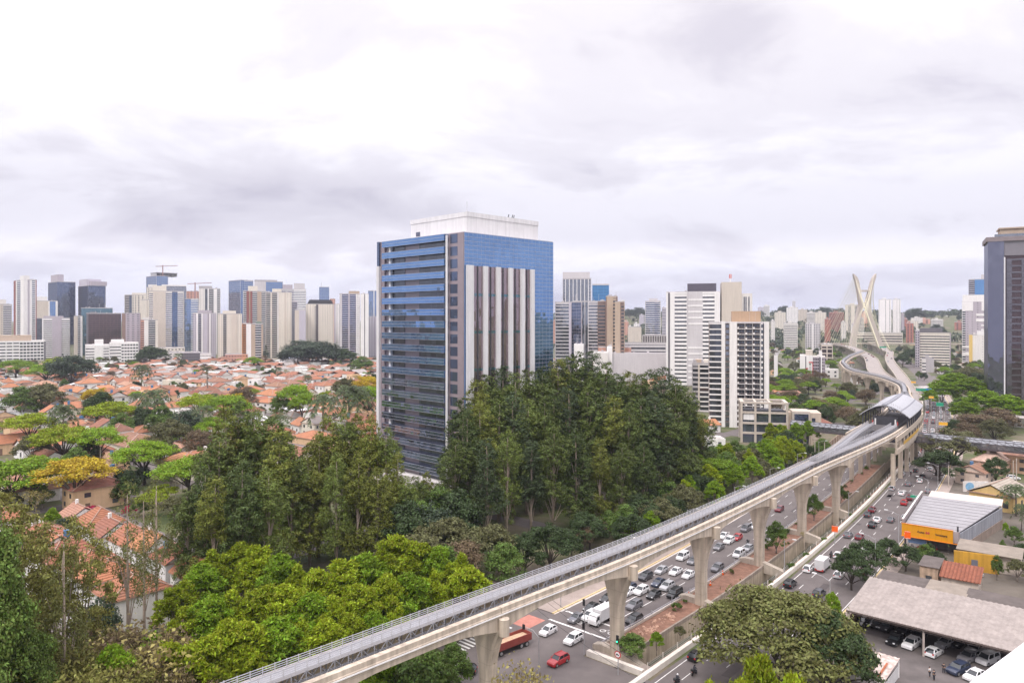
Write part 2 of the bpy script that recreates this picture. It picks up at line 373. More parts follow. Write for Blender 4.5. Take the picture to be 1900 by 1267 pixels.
# the motorcycle box symbols between the two stop lines: a wheel pair and a frame, drawn with paint
for u in (-22.3, -15.0):
    for ds, du in ((0,-.9),(0,.9)):
        for k in range(10):
            a0, a1 = 2*math.pi*k/10, 2*math.pi*(k+1)/10
            mk.quad(*[SU(12.1+ds+r*math.sin(a), u+du+r*math.cos(a), .06) for r, a in ((.62,a0),(.45,a0),(.45,a1),(.62,a1))])
    for (s1,u1),(s2,u2) in (((0,-.9),(1,-.2)),((1,-.2),(0,.2)),((1,-.2),(1.1,.6)),((1.1,.6),(0,.9)),((1.4,.5),(1.4,1.0))):
        mk.quad(SU(12.1+s1-.09,u+u1,.061), SU(12.1+s1+.09,u+u1,.061), SU(12.1+s2+.09,u+u2,.061), SU(12.1+s2-.09,u+u2,.061))
# cross street over the covered canal
def rect(name, mat, s0, s1, u0, u1, z): mb = MB(); mb.quad(SU(s0,u0,z),SU(s0,u1,z),SU(s1,u1,z),SU(s1,u0,z)); return struct(mb.build(name, mat))
rect('cross_street', ASPH, -14, 1.2, -75, 60, 0.045)
rect('junction_apron', ASPH, 1.2, 14, -32, -12.6, 0.046)
for k in range(14): mk.quad(*[SU(a, b, .06) for a, b in ((-12.5+1.05*k,-33.5),(-12.5+1.05*k,-29.8),(-12+1.05*k,-29.8),(-12+1.05*k,-33.5))])
for k in range(8): mk.quad(*[SU(a, b, .06) for a, b in ((-6.3,-56+3.4*k),(-6.3,-54+3.4*k),(-6.15,-54+3.4*k),(-6.15,-56+3.4*k))])
struct(mk.build('road_markings', LINE))
rect('red_crossing', M('red_paint', (.45,.19,.15), .8, .25, .6), 3.2, 8.5, -31.5, -27.2, .055)
rect('street_pavement', PAVE, 14.2, 17, -75, -33, 0.12)
pt = MB(); random.seed(14)
for i in range(46):
    s_, u_ = random.uniform(-12, 330), random.choice((random.uniform(-27,-14), random.uniform(2,15))); l_, w_ = random.uniform(1.5,9), random.uniform(.7,2.6); j = [random.uniform(-.25,.25) for k in range(4)]; pt.quad(SU(s_,u_-w_/2+j[0],.0535), SU(s_+j[1],u_+w_/2,.0535), SU(s_+l_,u_+w_/2+j[2],.0535), SU(s_+l_+j[3],u_-w_/2,.0535))
struct(pt.build('road_patches', M('asphalt_patch', (.098,.083,.083), .88, .2, .4)))
# white parapet where the canal goes under the cross street
mb = MB(); a, b = SU(2.0,-12.2,0), SU(2.0,-.9,0)
mb.bar(a+Vector((0,0,.5)), b+Vector((0,0,.5)), .9, 1.0); tag(mb.build('bridge_parapet', WPAR), 'broad white parapet where the canal passes under the cross street', 'parapet')
rect('parapet_pavement', PAVE, 2.6, 5.5, -12.2, -.8, .13)
# stained wall behind the left pavement, below the trees
wl = thing('retaining_wall', 'brown stained wall with concrete posts behind the left pavement', 'wall')
mb = MB(); AV.strip(mb, S0+22, S0+330, [(-33.1,0),(-32.7,0),(-32.7,2.9),(-33.1,2.9)], 5); mb.build('panel', M('brown_wall', (.25,.18,.13), .9, .35, .3, .4), wl)
for i in range(38): mb = MB(); mb.obox(SU(22+8*i,-32.6,0), (.3,.3,3.1), sang(22+8*i)); mb.build('pillar', CONC, wl)
# ------------------------------------------------------------------ monorail viaduct
VI = Path([(-100,10),(-50,60),(-3.6,106.5),(19,129),(40,152.3),(60.8,176.7),(81,201),(108,233.5),(148,286),(173,322),(191,352),(224,412),(247,458),(262,505),(268,535),(274,575),(285,612),(300,650),(327,713),(384,818),(452,930)], 3)
ZT = 18.3
qn = lambda x, y: VI.near(x, y)[0]
Q1, Q5, QF, QB, QM = qn(-3.6,106.5), qn(81,201), qn(146,283), qn(174,324), qn(224,412)
def sm(a, b, t): t = min(max((t-a)/(b-a), 0), 1); return t*t*(3-2*t)
def spl(q): return 2.5+4.0*sm(Q5+2, QF-6, q)*(1-sm(QB+12, QM, q))
SP = 31.5
PQ = [Q1+SP*k for k in range(-2, 6)]+[QB+26+SP*k for k in range(0, 15)]
PQ = [q for q in PQ if not (QF-4 < q < QB+4)]
def haunch(q): d = min(abs(q-p) for p in PQ); return 1.55*max(0, 1-d/11.0)**1.7
BEAM = M('beam_concrete', (.475,.40,.325), .85, .17, .35, .36); GALV = M('galvanised', (.46,.45,.475), .5, .1, 1); STEEL = M('walkway_steel', (.27,.27,.295), .5, .15, .6)
def seams(m, pitch=2.4):   # casting joints every lift
    t = m.node_tree; ns, lk = t.nodes, t.links; p = ns['Principled BSDF']; src = p.inputs['Base Color'].links[0].from_socket; g = ns.new('ShaderNodeNewGeometry'); sp = ns.new('ShaderNodeSeparateXYZ'); lk.new(g.outputs['Position'], sp.inputs[0]); prev = sp.outputs[2]
    for op, v in (('DIVIDE', pitch), ('FRACT', None), ('LESS_THAN', .03), ('MULTIPLY', .28)):
        n = ns.new('ShaderNodeMath'); n.operation = op; lk.new(prev, n.inputs[0]); prev = n.outputs[0]
        if v is not None: n.inputs[1].default_value = v
    mx = ns.new('ShaderNodeMix'); mx.data_type = 'RGBA'; lk.new(prev, mx.inputs[0]); lk.new(src, mx.inputs[6]); mx.inputs[7].default_value = (.10,.085,.07,1); lk.new(mx.outputs[2], p.inputs['Base Color'])
seams(BEAM)
DARKM = M('dark_steel', (.06,.06,.07), .6, .2, 1)
via = thing('monorail_viaduct', 'concrete monorail viaduct with twin beams and central grey walkway', 'viaduct')
def sweep(qs, prof): # prof(q) -> list of (v, z)
    rings = []
    for q in qs:
        p, t = VI.at(q); n = Vector((t.y,-t.x,0)).normalized(); rings.append([Vector((p.x+n.x*v, p.y+n.y*v, z)) for v, z in prof(q)])
    return rings
def frange(a, b, st): n = max(1, round((b-a)/st)); return [a+(b-a)*i/n for i in range(n+1)]
ends = sorted(set([0]+[p for p in PQ]+[QF, QB, VI.len]))
for sgn in (-1, 1):
    for a, b in zip(ends, ends[1:]):
        if b-a < 2: continue
        def prof(q, s=sgn):
            c = s*spl(q); zb = ZT-1.95-haunch(q); return [(c-.42,zb),(c+.42,zb),(c+.42,ZT-1.25),(c+.52,ZT-1.15),(c+.52,ZT-.75),(c+.42,ZT-.65),(c+.42,ZT),(c-.42,ZT),(c-.42,ZT-.65),(c-.52,ZT-.75),(c-.52,ZT-1.15),(c-.42,ZT-1.25)]
        MB().loft(sweep(frange(a+.06, b-.06, 2.0), prof)).build('beam', BEAM, via)
    pr = MB().loft(sweep(frange(0, VI.len, 4), lambda q, s=sgn: [(s*spl(q)+.56, ZT-1.02),(s*spl(q)+.66, ZT-1.02),(s*spl(q)+.66, ZT-.86),(s*spl(q)+.56, ZT-.86)]))
    pr.build('power_rail', M('white_rail', (.75,.74,.74), .4, .05, 1), via)
# walkway: one between the beams, two where the tracks part
def walkway(c, q0, q1):
    W = 1.0
    dk = MB().loft(sweep(frange(q0, q1, 3), lambda q: [(c(q)-W,ZT+.62),(c(q)+W,ZT+.62),(c(q)+W,ZT+.72),(c(q)-W,ZT+.72)]))
    dk.build('walkway', STEEL, via)
    for e in (-W, W):
        rl = MB()
        for z in (.95, 1.2, 1.45, 1.72):
            rl.loft(sweep(frange(q0, q1, 3), lambda q: [(c(q)+e-.035,ZT+z),(c(q)+e+.035,ZT+z),(c(q)+e+.035,ZT+z+.06),(c(q)+e-.035,ZT+z+.06)]))
        rl.loft(sweep(frange(q0, q1, 3), lambda q: [(c(q)+e-.02,ZT+.5),(c(q)+e+.02,ZT+.5),(c(q)+e+.02,ZT+.88),(c(q)+e-.02,ZT+.88)]))
        q = q0
        while q < q1:
            p = VI.off(q, c(q)+e, ZT+.5); rl.bar(p, p+Vector((0,0,1.35)), .09 , .09); q += 1.5
        rl.build('railing', GALV, via)
    tr = MB()
    for e in (-W, W):
        tr.loft(sweep(frange(q0, q1, 3), lambda q: [(c(q)+e-.07,ZT-1.5),(c(q)+e+.07,ZT-1.5),(c(q)+e+.07,ZT-1.35),(c(q)+e-.07,ZT-1.35)]))
        q, i = q0, 0
        while q+3 < q1:
            a, b = VI.off(q, c(q)+e, ZT-1.4), VI.off(q, c(q)+e, ZT+.6); a2, b2 = VI.off(q+1.9, c(q+1.9)+e, ZT-1.4), VI.off(q+1.9, c(q+1.9)+e, ZT+.6)
            tr.bar(a, b, .13); tr.bar(a, b2, .09) if i % 2 else tr.bar(b, a2, .09)
            q += 1.9; i += 1
    q = q0
    while q < q1:
        if abs(c(q)) < .3: tr.bar(VI.off(q, -2.1, ZT-1.45), VI.off(q, 2.1, ZT-1.45), .12)
        q += 3.8
    tr.loft(sweep(frange(q0, q1, 3), lambda q: [(c(q)-.75,ZT-1.34),(c(q)-.35,ZT-1.34),(c(q)-.35,ZT-1.28),(c(q)-.75,ZT-1.28)]))
    tr.loft(sweep(frange(q0, q1, 3), lambda q: [(c(q)+.35,ZT-1.34),(c(q)+.75,ZT-1.34),(c(q)+.75,ZT-1.28),(c(q)+.35,ZT-1.28)]))
    tr.build('walkway_truss', STEEL, via)
walkway(lambda q: 0.0, 0, Q5+9)
walkway(lambda q: -max(spl(q)-2.5, 0), Q5+9, QF-3)
walkway(lambda q: max(spl(q)-2.5, 0), Q5+9, QF-3)
walkway(lambda q: 0.0, QM-6, VI.len)
walkway(lambda q: max(spl(q)-2.5, 0), QB+3, QM-6)
walkway(lambda q: -max(spl(q)-2.5, 0), QB+3, QM-6)
tie = MB()
for k in range(7):
    q = Q5+26+k*7
    if q < QF-4: tie.bar(VI.off(q, -spl(q)+.4, ZT-1.6), VI.off(q, spl(q)-.4, ZT-1.6), .9, .7)
tie.build('cross_tie', BEAM, via)
# piers
def pier_mesh(half, zt=15.2, foot=True):
    col = MB(); rings = []
    for i in range(15):
        t = i/14; z = -4.2+(zt+4.2)*t; f = max(0, (z-7.0)/(zt-7.0)); ty = 1.05+(half-1.05)*f**1.9; tx = 1.0-.12*f
        c = .35; rings.append([(x*(tx-(c if k in (1,2,5,6) else 0)*.7), y, z) for k, (x, y) in enumerate(((1,-ty+c),(1,-ty),(-1,-ty),(-1,-ty+c),(-1,ty-c),(-1,ty),(1,ty),(1,ty-c)))])
    col.loft(rings); parts = [('column', col)]
    for s in (-1, 1):
        parts.append(('bearing_block', MB().cyl((0, s*(half+.15), zt-.7), .8, 2.4, 14)))
        parts.append(('bearing_block', MB().obox((0, s*(half-.95), zt), (1.5, 1.5, ZT-1.95-1.5-zt+.05))))
    return parts
STDP = pier_mesh(3.3); WIDEP = pier_mesh(7.2)
stdm = [(n, b.mesh(n, BEAM, False)) for n, b in STDP]; widem = [(n, b.mesh(n, BEAM, False)) for n, b in WIDEP]
fb = MB()   # footing beam across the bank and canal, local y to the left of travel
fb.loft([[(-.75,4.9,-1.2),(.75,4.9,-1.2),(.75,4.9,.9),(-.75,4.9,.9)],[(-.75,3.2,-1.2),(.75,3.2,-1.2),(.75,3.2,1.35),(-.75,3.2,1.35)],[(-.75,-1.2,-1.4),(.75,-1.2,-1.4),(.75,-1.2,1.15),(-.75,-1.2,1.15)],[(-.75,-6.1,-1.3),(.75,-6.1,-1.3),(.75,-6.1,-.05),(-.75,-6.1,-.05)]])
fbm = fb.mesh('footing_beam', M('stained_concrete2', (.42,.36,.30), .9, .25, .4, .2))
PIERS = []
for k, q in enumerate(PQ):
    p, t = VI.at(q)
    if q > VI.len-5: continue
    wide = spl(q) > 4.2
    o = thing('viaduct_pier', 'tall flared concrete pier carrying the monorail beams', 'pier', (p.x, p.y, 0), math.atan2(t.y, t.x), 'piers along the monorail viaduct')
    for n, me in (widem if wide else stdm): link(n, me, o)
    if 0 < q-Q1 < SP*5.2: link('footing_beam', fbm, o)
    if wide:
        cb = MB(); cb.box(-.9,-7,10.5,.9,7,12.2); cb.box(-.9,-6.9,0,.9,-5.3,10.6); cb.box(-.9,5.3,0,.9,6.9,10.6); cb.build('portal_frame', BEAM, o)
    PIERS.append(o)
# ------------------------------------------------------------------ station
st = thing('monorail_station', 'arched pale metal station roof over the monorail tracks', 'station')
QS = frange(QF, QB, 2.5)
def arch(v): return 26.4-4.3*abs(v/8.8)**1.75
VS = [-8.9+17.8*i/24 for i in range(25)]
ROOFM = M('roof_sheet', (.40,.40,.43), .45, .08, .3, .08, metal=.1)
roof = MB(); rings = sweep(QS, lambda q: [(v, arch(v)) for v in VS]+[(v, arch(v)-.35) for v in reversed(VS)]); roof.loft(rings); ro = roof.build('roof', ROOFM, st)
gut = MB()
for v0, wd, dz in ((-.9,1.8,.32),(5.6,.45,.05)):
    gut.loft(sweep(QS, lambda q: [(v0,arch(v0)+.02),(v0+wd,arch(v0+wd)+.02),(v0+wd,arch(v0+wd)+dz),(v0,arch(v0)+dz)]))
gut.build('roof_gutter', M('gutter', (.22,.22,.25), .6, .1, 1), ro)
rw = MB()
for v in VS[4:21]:
    a = VI.off(QF+2, v, arch(v)); rw.bar(a, a+Vector((0,0,1.0)), .08)
for z in (.55, 1.0):
    for v, v2 in zip(VS[4:20], VS[5:21]): rw.bar(VI.off(QF+2, v, arch(v)+z), VI.off(QF+2, v2, arch(v2)+z), .06)
rw.build('roof_railing', GALV, ro)
tr = MB()
for q in frange(QF+1.5, QB-1.5, 6):
    for v, v2 in zip(VS[1:23:2], VS[3:25:2]):
        tr.bar(VI.off(q, v, arch(v)-.5), VI.off(q, v2, arch(v2)-.5), .28)
        tr.bar(VI.off(q, v, arch(v)-.5), VI.off(q, (v+v2)/2, arch((v+v2)/2)-1.7), .16); tr.bar(VI.off(q, (v+v2)/2, arch((v+v2)/2)-1.7), VI.off(q, v2, arch(v2)-.5), .16)
    for v in (-7.9, 7.9): tr.bar(VI.off(q, v, 12), VI.off(q, v, arch(v)-.3), .4)
tr.build('roof_truss', DARKM, st)
qm = lambda q0, q1, v0, v1, z0, z1: MB().loft(sweep(frange(q0, q1, 4), lambda q: [(v0,z0),(v1,z0),(v1,z1),(v0,z1)]))
qm(QF+2, QB-1, -4.6, 4.6, ZT-2.6, ZT-.1).build('platform', M('platform_concrete', (.20,.19,.20), .8, .1, .5), st)
en = MB(); en.merge(qm(QF+2.2, QF+2.6, -4.3, 4.3, ZT-.1, ZT+3.4)); en.merge(qm(QF+2.2,QF+2.7,-4.4,4.4,ZT-8,ZT-2.6)); en.build('end_screen', M('dark_panel', (.05,.05,.06), .5, .2, .5), st)
gd = MB()
for v in (-3.7, 3.4): gd.merge(qm(QF+1.9, QF+2.15, v, v+.5, ZT-.1, ZT+2.4))
gd.build('gate_post', M('white_rail', (0,0,0)), st)
rd = MB()
for v in (-4.6, 4.2): rd.merge(qm(QF+1.7, QF+1.85, v, v+.45, ZT+.1, ZT+1.6))
rd.build('stop_lamp_box', M('signal_red', (.45,.06,.05), .5, .1, 1), st)
for s in (-1, 1):
    wl2 = MB()
    for q0, q1 in zip(frange(QF-26, QB+6, 8)[:-1], frange(QF-26, QB+6, 8)[1:]):
        wl2.merge(qm(q0+.02, q1-.02, s*8.3-.25, s*8.3+.25, ZT-2.2, ZT-.4)); wl2.merge(qm(q0, q0+1.2, s*8.3-.2, s*8.3+.2, ZT-5.0, ZT-2.2)); wl2.merge(qm(q0+.03, q1-.03, s*8.3-.3, s*8.3+.3, ZT-6.6, ZT-5.0))
    wl2.build('side_wall', BEAM, st)
qm(QF-2, QB+4, -8, 8, 10.2, 11.6).build('concourse_floor', M('stained_concrete2', (0,0,0)), st)
sg = MB(); sg.merge(qm(QF-12, QF+30, 8.56, 8.62, 13.4, 14.6)); sg.build('yellow_band', M('yellow_band', (.55,.33,.06), .6, .1, 1), st)
cl = MB()
for q in frange(QF-24, QB+3, 16):
    for s in (-1, 1): cl.merge(qm(q, q+1.3, s*6.9-.7, s*6.9+.7, 0, 11.5))
cl.build('column', BEAM, st)
# ------------------------------------------------------------------ footbridge through the station
FB0, FB1 = Vector((131,338,0)), Vector((214,259,0)); fd = (FB1-FB0).normalized(); fn = Vector((fd.y,-fd.x,0))
def footbridge(t0, t1, label):
    o = thing('footbridge', label, 'footbridge', (0,0,0), 0, 'covered footbridges beside the station')
    a, b = FB0+fd*t0, FB0+fd*t1; ln = t1-t0
    MB().bar(a+Vector((0,0,9.0)), b+Vector((0,0,9.0)), 4.2, .8).build('deck', M('brown_steel', (.085,.07,.075), .6, .2, .6), o)
    fr = MB(); k = 0
    prof = [(-2.0,9.3),(-2.1,11.2),(-1.5,12.4),(0,12.9),(1.5,12.4),(2.1,11.2),(2.0,9.3)]
    while k <= ln:
        P = [a+fd*k+fn*u+Vector((0,0,z)) for u, z in prof]
        for p, q in zip(P, P[1:]): fr.bar(p, q, .2)
        if k+2.6 <= ln:
            P2 = [a+fd*(k+2.6)+fn*u+Vector((0,0,z)) for u, z in prof]
            for p, q in zip(P, P2): fr.bar(p, q, .15)
            for i in (0, 1, 4, 5): fr.bar(P[i], P2[i+1], .12)
        k += 2.6
    fr.build('frame', M('frame_grey', (.13,.12,.135), .5, .2, .6), o)
    gl = MB(); gl.loft([[a+fn*u*.95+Vector((0,0,z-.12)) for u, z in prof], [b+fn*u*.95+Vector((0,0,z-.12)) for u, z in prof]], False, False); gl.build('glazing', glassmat('footbridge_glass', (.55,.56,.60), .35, 2.6, 2), o)
    lg = MB(); k = 6
    while k < ln: lg.obox(a+fd*k, (1.0,1.0,8.7), math.atan2(fd.y, fd.x)); k += 22
    lg.build('leg', CONC, o); return o
footbridge(0, 31, 'dark steel covered footbridge joining the beige block to the station')
footbridge(50, 112, 'dark lattice footbridge running behind the trees right of the station')
# ------------------------------------------------------------------ elevated ramps and the cable-stayed bridge
RAMPM = M('ramp_concrete', (.45,.395,.335), .85, .08, .1, .1)
def ramp(name, label, pts, half, piers=True):
    P = Path(pts, 8); o = thing(name, label, 'ramp')
    d = MB(); P.strip(d, 0, P.len, [(-half,-1.3),(half,-1.3),(half,0),(-half,0)], 8); d.build('deck', RAMPM, o)
    a = MB(); P.strip(a, 0, P.len, [(-half+.4,.02),(half-.4,.02)], 8, 0, False); a.build('roadway', M('pale_asphalt', (.30,.262,.245), .9, .15, .1), o)
    for s in (-1, 1):
        b = MB(); P.strip(b, 0, P.len, [(s*half-.2,.0),(s*half+.2,.0),(s*half+.2,.95),(s*half-.2,.95)], 8); b.build('parapet', RAMPM, o)
    if piers:
        q = 10
        while q < P.len-6:
            p, t = P.at(q)
            if p.z > 3: MB().obox((p.x,p.y,0), (2.0,half*1.1,p.z-1.3), math.atan2(t.y,t.x)).build('pier', RAMPM, o)
            q += 34
    return o, P
R1, RP1 = ramp('road_ramp', 'wide pale curved road deck sweeping down from the cable-stayed bridge', [(605,1420,13),(589,1280,13),(542,1145,13),(485,1000,13),(434,875,12.5),(390,780,11.5),(345,684,10.5),(318,610,8),(296,535,5)], 7.0)
R2, RP2 = ramp('road_ramp', 'narrow pale road deck rising beside the jammed avenue', [(700,1420,12),(640,1250,12),(575,1110,11.5),(552,1055,11.5),(470,900,11),(402,763,11),(341,632,9),(278,502,6.5),(266,478,4)], 4.5)
R3, RP3 = ramp('road_ramp', 'pale flyover crossing level behind the cable-stayed tower', [(560,1330,13),(640,1370,14),(760,1350,14),(900,1330,14)], 7.0)
BY = 1275.0
bx = lambda px: atY(px, BY)
bz = lambda py: zat(py, BY)
br = thing('cable_stayed_bridge', 'tall concrete X-shaped bridge tower with pale yellow stay cables', 'bridge tower')
BRM = M('tower_concrete', (.47,.41,.37), .85, .08, .05, .12)
def leg(pts, nm):
    mb = MB(); rings = []
    for px, py, wpx, dep in pts:
        x, z, ww = bx(px), bz(py), wpx*BY/FX; rings.append([(x-ww/2, BY-dep/2, z),(x+ww/2, BY-dep/2, z),(x+ww/2, BY+dep/2, z),(x-ww/2, BY+dep/2, z)])
    mb.loft(rings); mb.build(nm, BRM, br)
leg([(1577.5,668,11,9),(1584,625,8.6,8),(1590,596,7.6,8),(1597.5,566,7.6,8)], 'leg'); leg([(1640,668,9.5,9),(1628,627,8.6,8),(1614,590,7.6,8),(1607.5,566,7.4,8)], 'leg')
leg([(1597.5,568,7.2,7),(1594,546,5.8,6.5),(1589.5,522,6.2,6.5),(1586.5,514,5.4,6.5),(1583.0,508.3,.8,5)], 'arm'); leg([(1607.5,568,7.2,7),(1613,543,5.8,6.5),(1619,521,6.0,6.5),(1621.8,514,5.2,6.5),(1624.6,508,.8,5)], 'arm')
cb = MB(); cb.box(bx(1596),BY-3.6,bz(571.5),bx(1610),BY+3.6,bz(561)); cb.build('crossing_block', BRM, br)
cb = MB(); cb.box(bx(1595),BY-2.6,bz(541.5),bx(1612),BY+2.6,bz(538.2)); cb.build('cross_beam', BRM, br)
CABM = M('cable_yellow', (.78,.73,.52), .5, 0, 1)
def cable(p, q): MB().bar(p, q, .12 if q[1] < BY else .26).build('stay_cable', CABM, br)
for i in range(12):
    f = i/11; z = bz(545-33*f); xl, xr = bx(1592.5-7.0*f), bx(1614.5+7.0*f)
    qa, qb = RP1.near(592,1270)[0], RP2.near(660,1270)[0]
    for sgn in (-1, 1):
        d = sgn*(16+13*i)
        for u in (-7.2, 7.2):
            p = RP1.off(min(max(qa-d, 0), RP1.len), u); cable((xr if sgn < 0 else xl, BY, z), p) if u < 0 or i % 2 else None
            p = RP2.off(min(max(qb-d, 0), RP2.len), u); cable((xl if sgn < 0 else xr, BY, z), p) if u > 0 or i % 2 else None
# ------------------------------------------------------------------ buildings
random.seed(7)
def col(n): return M('wall_'+n, WALLC[n], .8, .06, .06, .10)
WALLC = dict(white=(.78,.755,.75), offwhite=(.70,.665,.64), cream=(.69,.635,.56), beige=(.58,.515,.45), tan=(.45,.35,.27), brown=(.25,.175,.15), maroon=(.26,.10,.09), grey=(.40,.375,.385),
    lgrey=(.56,.53,.545), mauve=(.43,.385,.43), dkgrey=(.15,.14,.155), brick=(.38,.16,.12), salmon=(.55,.30,.23), orange=(.72,.28,.08), yellow=(.66,.47,.16), red=(.50,.06,.07), black=(.03,.03,.035), lilac=(.50,.465,.53), green=(.20,.26,.22), blue=(.10,.24,.50))
GL = dict(dark=glassmat('window_dark', (.20,.22,.26), .35, 2.2, 3.2, .02, .05, .6), blue=glassmat('curtain_blue', (.25,.38,.62), .62, 3.0, 3.6, .012), deep=glassmat('curtain_deep', (.17,.22,.34), .60, 3.0, 3.6, .014),
    teal=glassmat('curtain_teal', (.16,.30,.36), .6, 3.0, 3.6, .015), grey=glassmat('curtain_grey', (.34,.37,.43), .55, 3.0, 3.6, .012), brown=glassmat('curtain_brown', (.16,.11,.12), .45, 2.5, 3.5, .012),
    sky=glassmat('curtain_bright', (.12,.34,.62), .6, 3.0, 3.6, .01), mir=glassmat('curtain_mirror', (.62,.60,.66), .75, 3.2, 4.3, .022), night=glassmat('curtain_night', (.24,.25,.335), .62, 3.4, 4.0, .02))
def face(T, L, Ht, zones, fl, walls, glass, balcs, base=0.0):
    """one facade in the plane y=0, x 0..L, outward -y; T maps local MB to the building. zones: (f0, f1, kind, wallcol, par)"""
    n = max(1, round(Ht/fl)); fh = Ht/n
    for zn in zones:
        f0, f1, kind, wc = zn[:4]; par = zn[4] if len(zn) > 4 else None; x0, x1 = f0*L, f1*L; b = walls.setdefault(wc, MB()); t = MB()
        if kind == 'wall': t.box(x0, -.05, 0, x1, .6, Ht)
        elif kind == 'fin': t.box(x0, -1.0, 0, x1, .6, Ht+.4)
        elif kind == 'band':          # continuous windows between spandrels
            k = par or .55
            for i in range(n): t.box(x0, 0, i*fh, x1, .5, i*fh+fh*(1-k))
            t.box(x0, .003, Ht-.35*fh, x1, .5, Ht+.3)
        elif kind == 'win':           # separate windows in a wall
            c, ww, wh = par or (3, .5, .5); cw = (x1-x0)/c
            for i in range(n): t.box(x0, 0, i*fh-(.3*fh if i else 0), x1, .5, i*fh+fh*(.7-wh))
            t.box(x0, .003, Ht-.3*fh, x1, .5, Ht+.2)
            for j in range(c+1):
                a, e = x0+j*cw-cw*(1-ww)/2, x0+j*cw+cw*(1-ww)/2; t.box(max(a, x0), .004, 0, min(e, x1), .5, Ht)
        elif kind == 'balc':          # projecting balconies over a dark recess
            dep, ph = par or (1.4, 1.0)
            bb = MB()
            for i in range(n): bb.box(x0+.1, -dep, i*fh, x1-.1, .3, i*fh+.18); bb.box(x0+.1, -dep, i*fh+.18, x1-.1, -dep+.15, i*fh+ph); bb.box(x0+.1, -dep+.15, i*fh+.19, x0+.22, .3, i*fh+ph); bb.box(x1-.22, -dep+.15, i*fh+.19, x1-.1, .3, i*fh+ph)
            bb.xf(T); balcs.append((bb, wc)); t.box(x0, .01, Ht-.5, x1, .5, Ht)
        elif kind == 'glass':         # curtain wall: fine mullions
            c = max(1, round((x1-x0)/(par or 3.0)))
            for j in range(c+1): xx = x0+(x1-x0)*j/c; t.box(xx-.05, .18, 0, xx+.05, .5, Ht)
            for i in range(n+1): t.box(x0, .2, i*fh-.12, x1, .5, i*fh+.12)
        elif kind == 'ribs':
            c = max(2, round((x1-x0)/(par or 3.0)))
            for j in range(c+1): xx = x0+(x1-x0)*j/c; t.box(xx-.35, -.25, 0, xx+.35, .5, Ht)
        if t.v: b.merge(t.xf(T))
def building(name, label, x, y, z, yaw, a, b, Ht, fl, zl, zr, glass='dark', roofc='grey', tops=(), cat='building', group=None, rear=True):
    """near corner at (x,y); right face runs along local +x for b metres, left face along local +y for a metres"""
    o = thing(name, label, cat, (x, y, z), yaw, group); walls, balcs = {}, []
    I = Matrix.Identity(4)
    face(I, b, Ht, zr, fl, walls, glass, balcs)
    TL = Matrix.Translation((0, a, 0)) @ Matrix.Rotation(R(-90), 4, 'Z')
    face(TL, a, Ht, zl, fl, walls, glass, balcs)
    if rear:
        face(Matrix.Translation((b, a, 0)) @ Matrix.Rotation(R(180), 4, 'Z'), b, Ht, [(0, 1, 'wall', zr[0][3])], fl, walls, glass, [])
        face(Matrix.Translation((b, 0, 0)) @ Matrix.Rotation(R(90), 4, 'Z'), a, Ht, [(0, 1, 'wall', zl[0][3])], fl, walls, glass, [])
    for wc, mb in walls.items():
        w_ = mb.build('wall', col(wc), o)
    g_ = MB(); g_.box(.4, .4, .02, b-.4, a-.4, Ht-.05); g_.build('glazing', GL[glass], o)
    for bb, wc in balcs: bb.build('balcony', col(wc), o)
    r = MB(); r.box(.02, .02, Ht-.3, b-.02, a-.02, Ht+.25); r.box(.02,.02,Ht+.25,b-.02,.35,Ht+1.1); r.box(.02,a-.35,Ht+.25,b-.02,a-.02,Ht+1.1); r.box(.02,.36,Ht+.25,.35,a-.36,Ht+1.1); r.box(b-.35,.36,Ht+.25,b-.02,a-.36,Ht+1.1)
    ro = r.build('roof', col(roofc), o)
    rr_ = random.Random(len(THINGS)*7+int(Ht)); cl_ = MB()
    for k in range(rr_.randint(2, 5)):
        cx_, cy_, sx_, sy_, hh_ = rr_.uniform(.1,.9)*b, rr_.uniform(.15,.85)*a, rr_.uniform(1,3), rr_.uniform(1,3), rr_.uniform(.8,2.6); cl_.box(cx_-sx_/2, cy_-sy_/2, Ht+.26, cx_+sx_/2, cy_+sy_/2, Ht+.3+hh_)
    for k in range(rr_.randint(1, 3)): cx_, cy_ = rr_.uniform(.1,.9)*b, rr_.uniform(.15,.85)*a; cl_.box(cx_-.09, cy_-.09, Ht+.26, cx_+.09, cy_+.09, Ht+rr_.uniform(4,10))
    if Ht > 14: q_ = cl_.build('roof_plant', col(rr_.choice(('lgrey','grey','offwhite'))), ro); q_['kind'] = 'stuff'
    for (f0, f1, g0, g1, h, wc) in tops: MB().box(f0*b, g0*a, Ht+.26, f1*b, g1*a, Ht+h).build('rooftop_block', col(wc), ro)
    return o
def corner(px0, pxc, px1, ytop, Y, yaw=45):
    """solve the face lengths of a building whose near corner is seen at pxc, depth Y, and whose outer edges are seen at px0 and px1"""
    Xc = atY(pxc, Y); dr = Vector((math.cos(R(yaw)), math.sin(R(yaw)))); dl = Vector((-dr.y, dr.x))
    kl, kr = (px0-CX)/FX, (px1-CX)/FX
    a = (kl*Y-Xc)/(dl.x-kl*dl.y); b = (kr*Y-Xc)/(dr.x-kr*dr.y); return Xc, abs(a), abs(b), zat(ytop, Y)
def bc(label, px0, pxc, px1, ytop, Y, zl, zr, fl=3.2, glass='dark', roofc='grey', tops=(), yaw=45, name='apartment_tower', cat='tower block', group=None, z0=0.0):
    x, a, b, zt = corner(px0, pxc, px1, ytop, Y, yaw); return building(name, label, x, Y, z0, R(yaw), min(a, 70), min(b, 70), zt-z0, fl, zl, zr, glass, roofc, tops, cat, group)
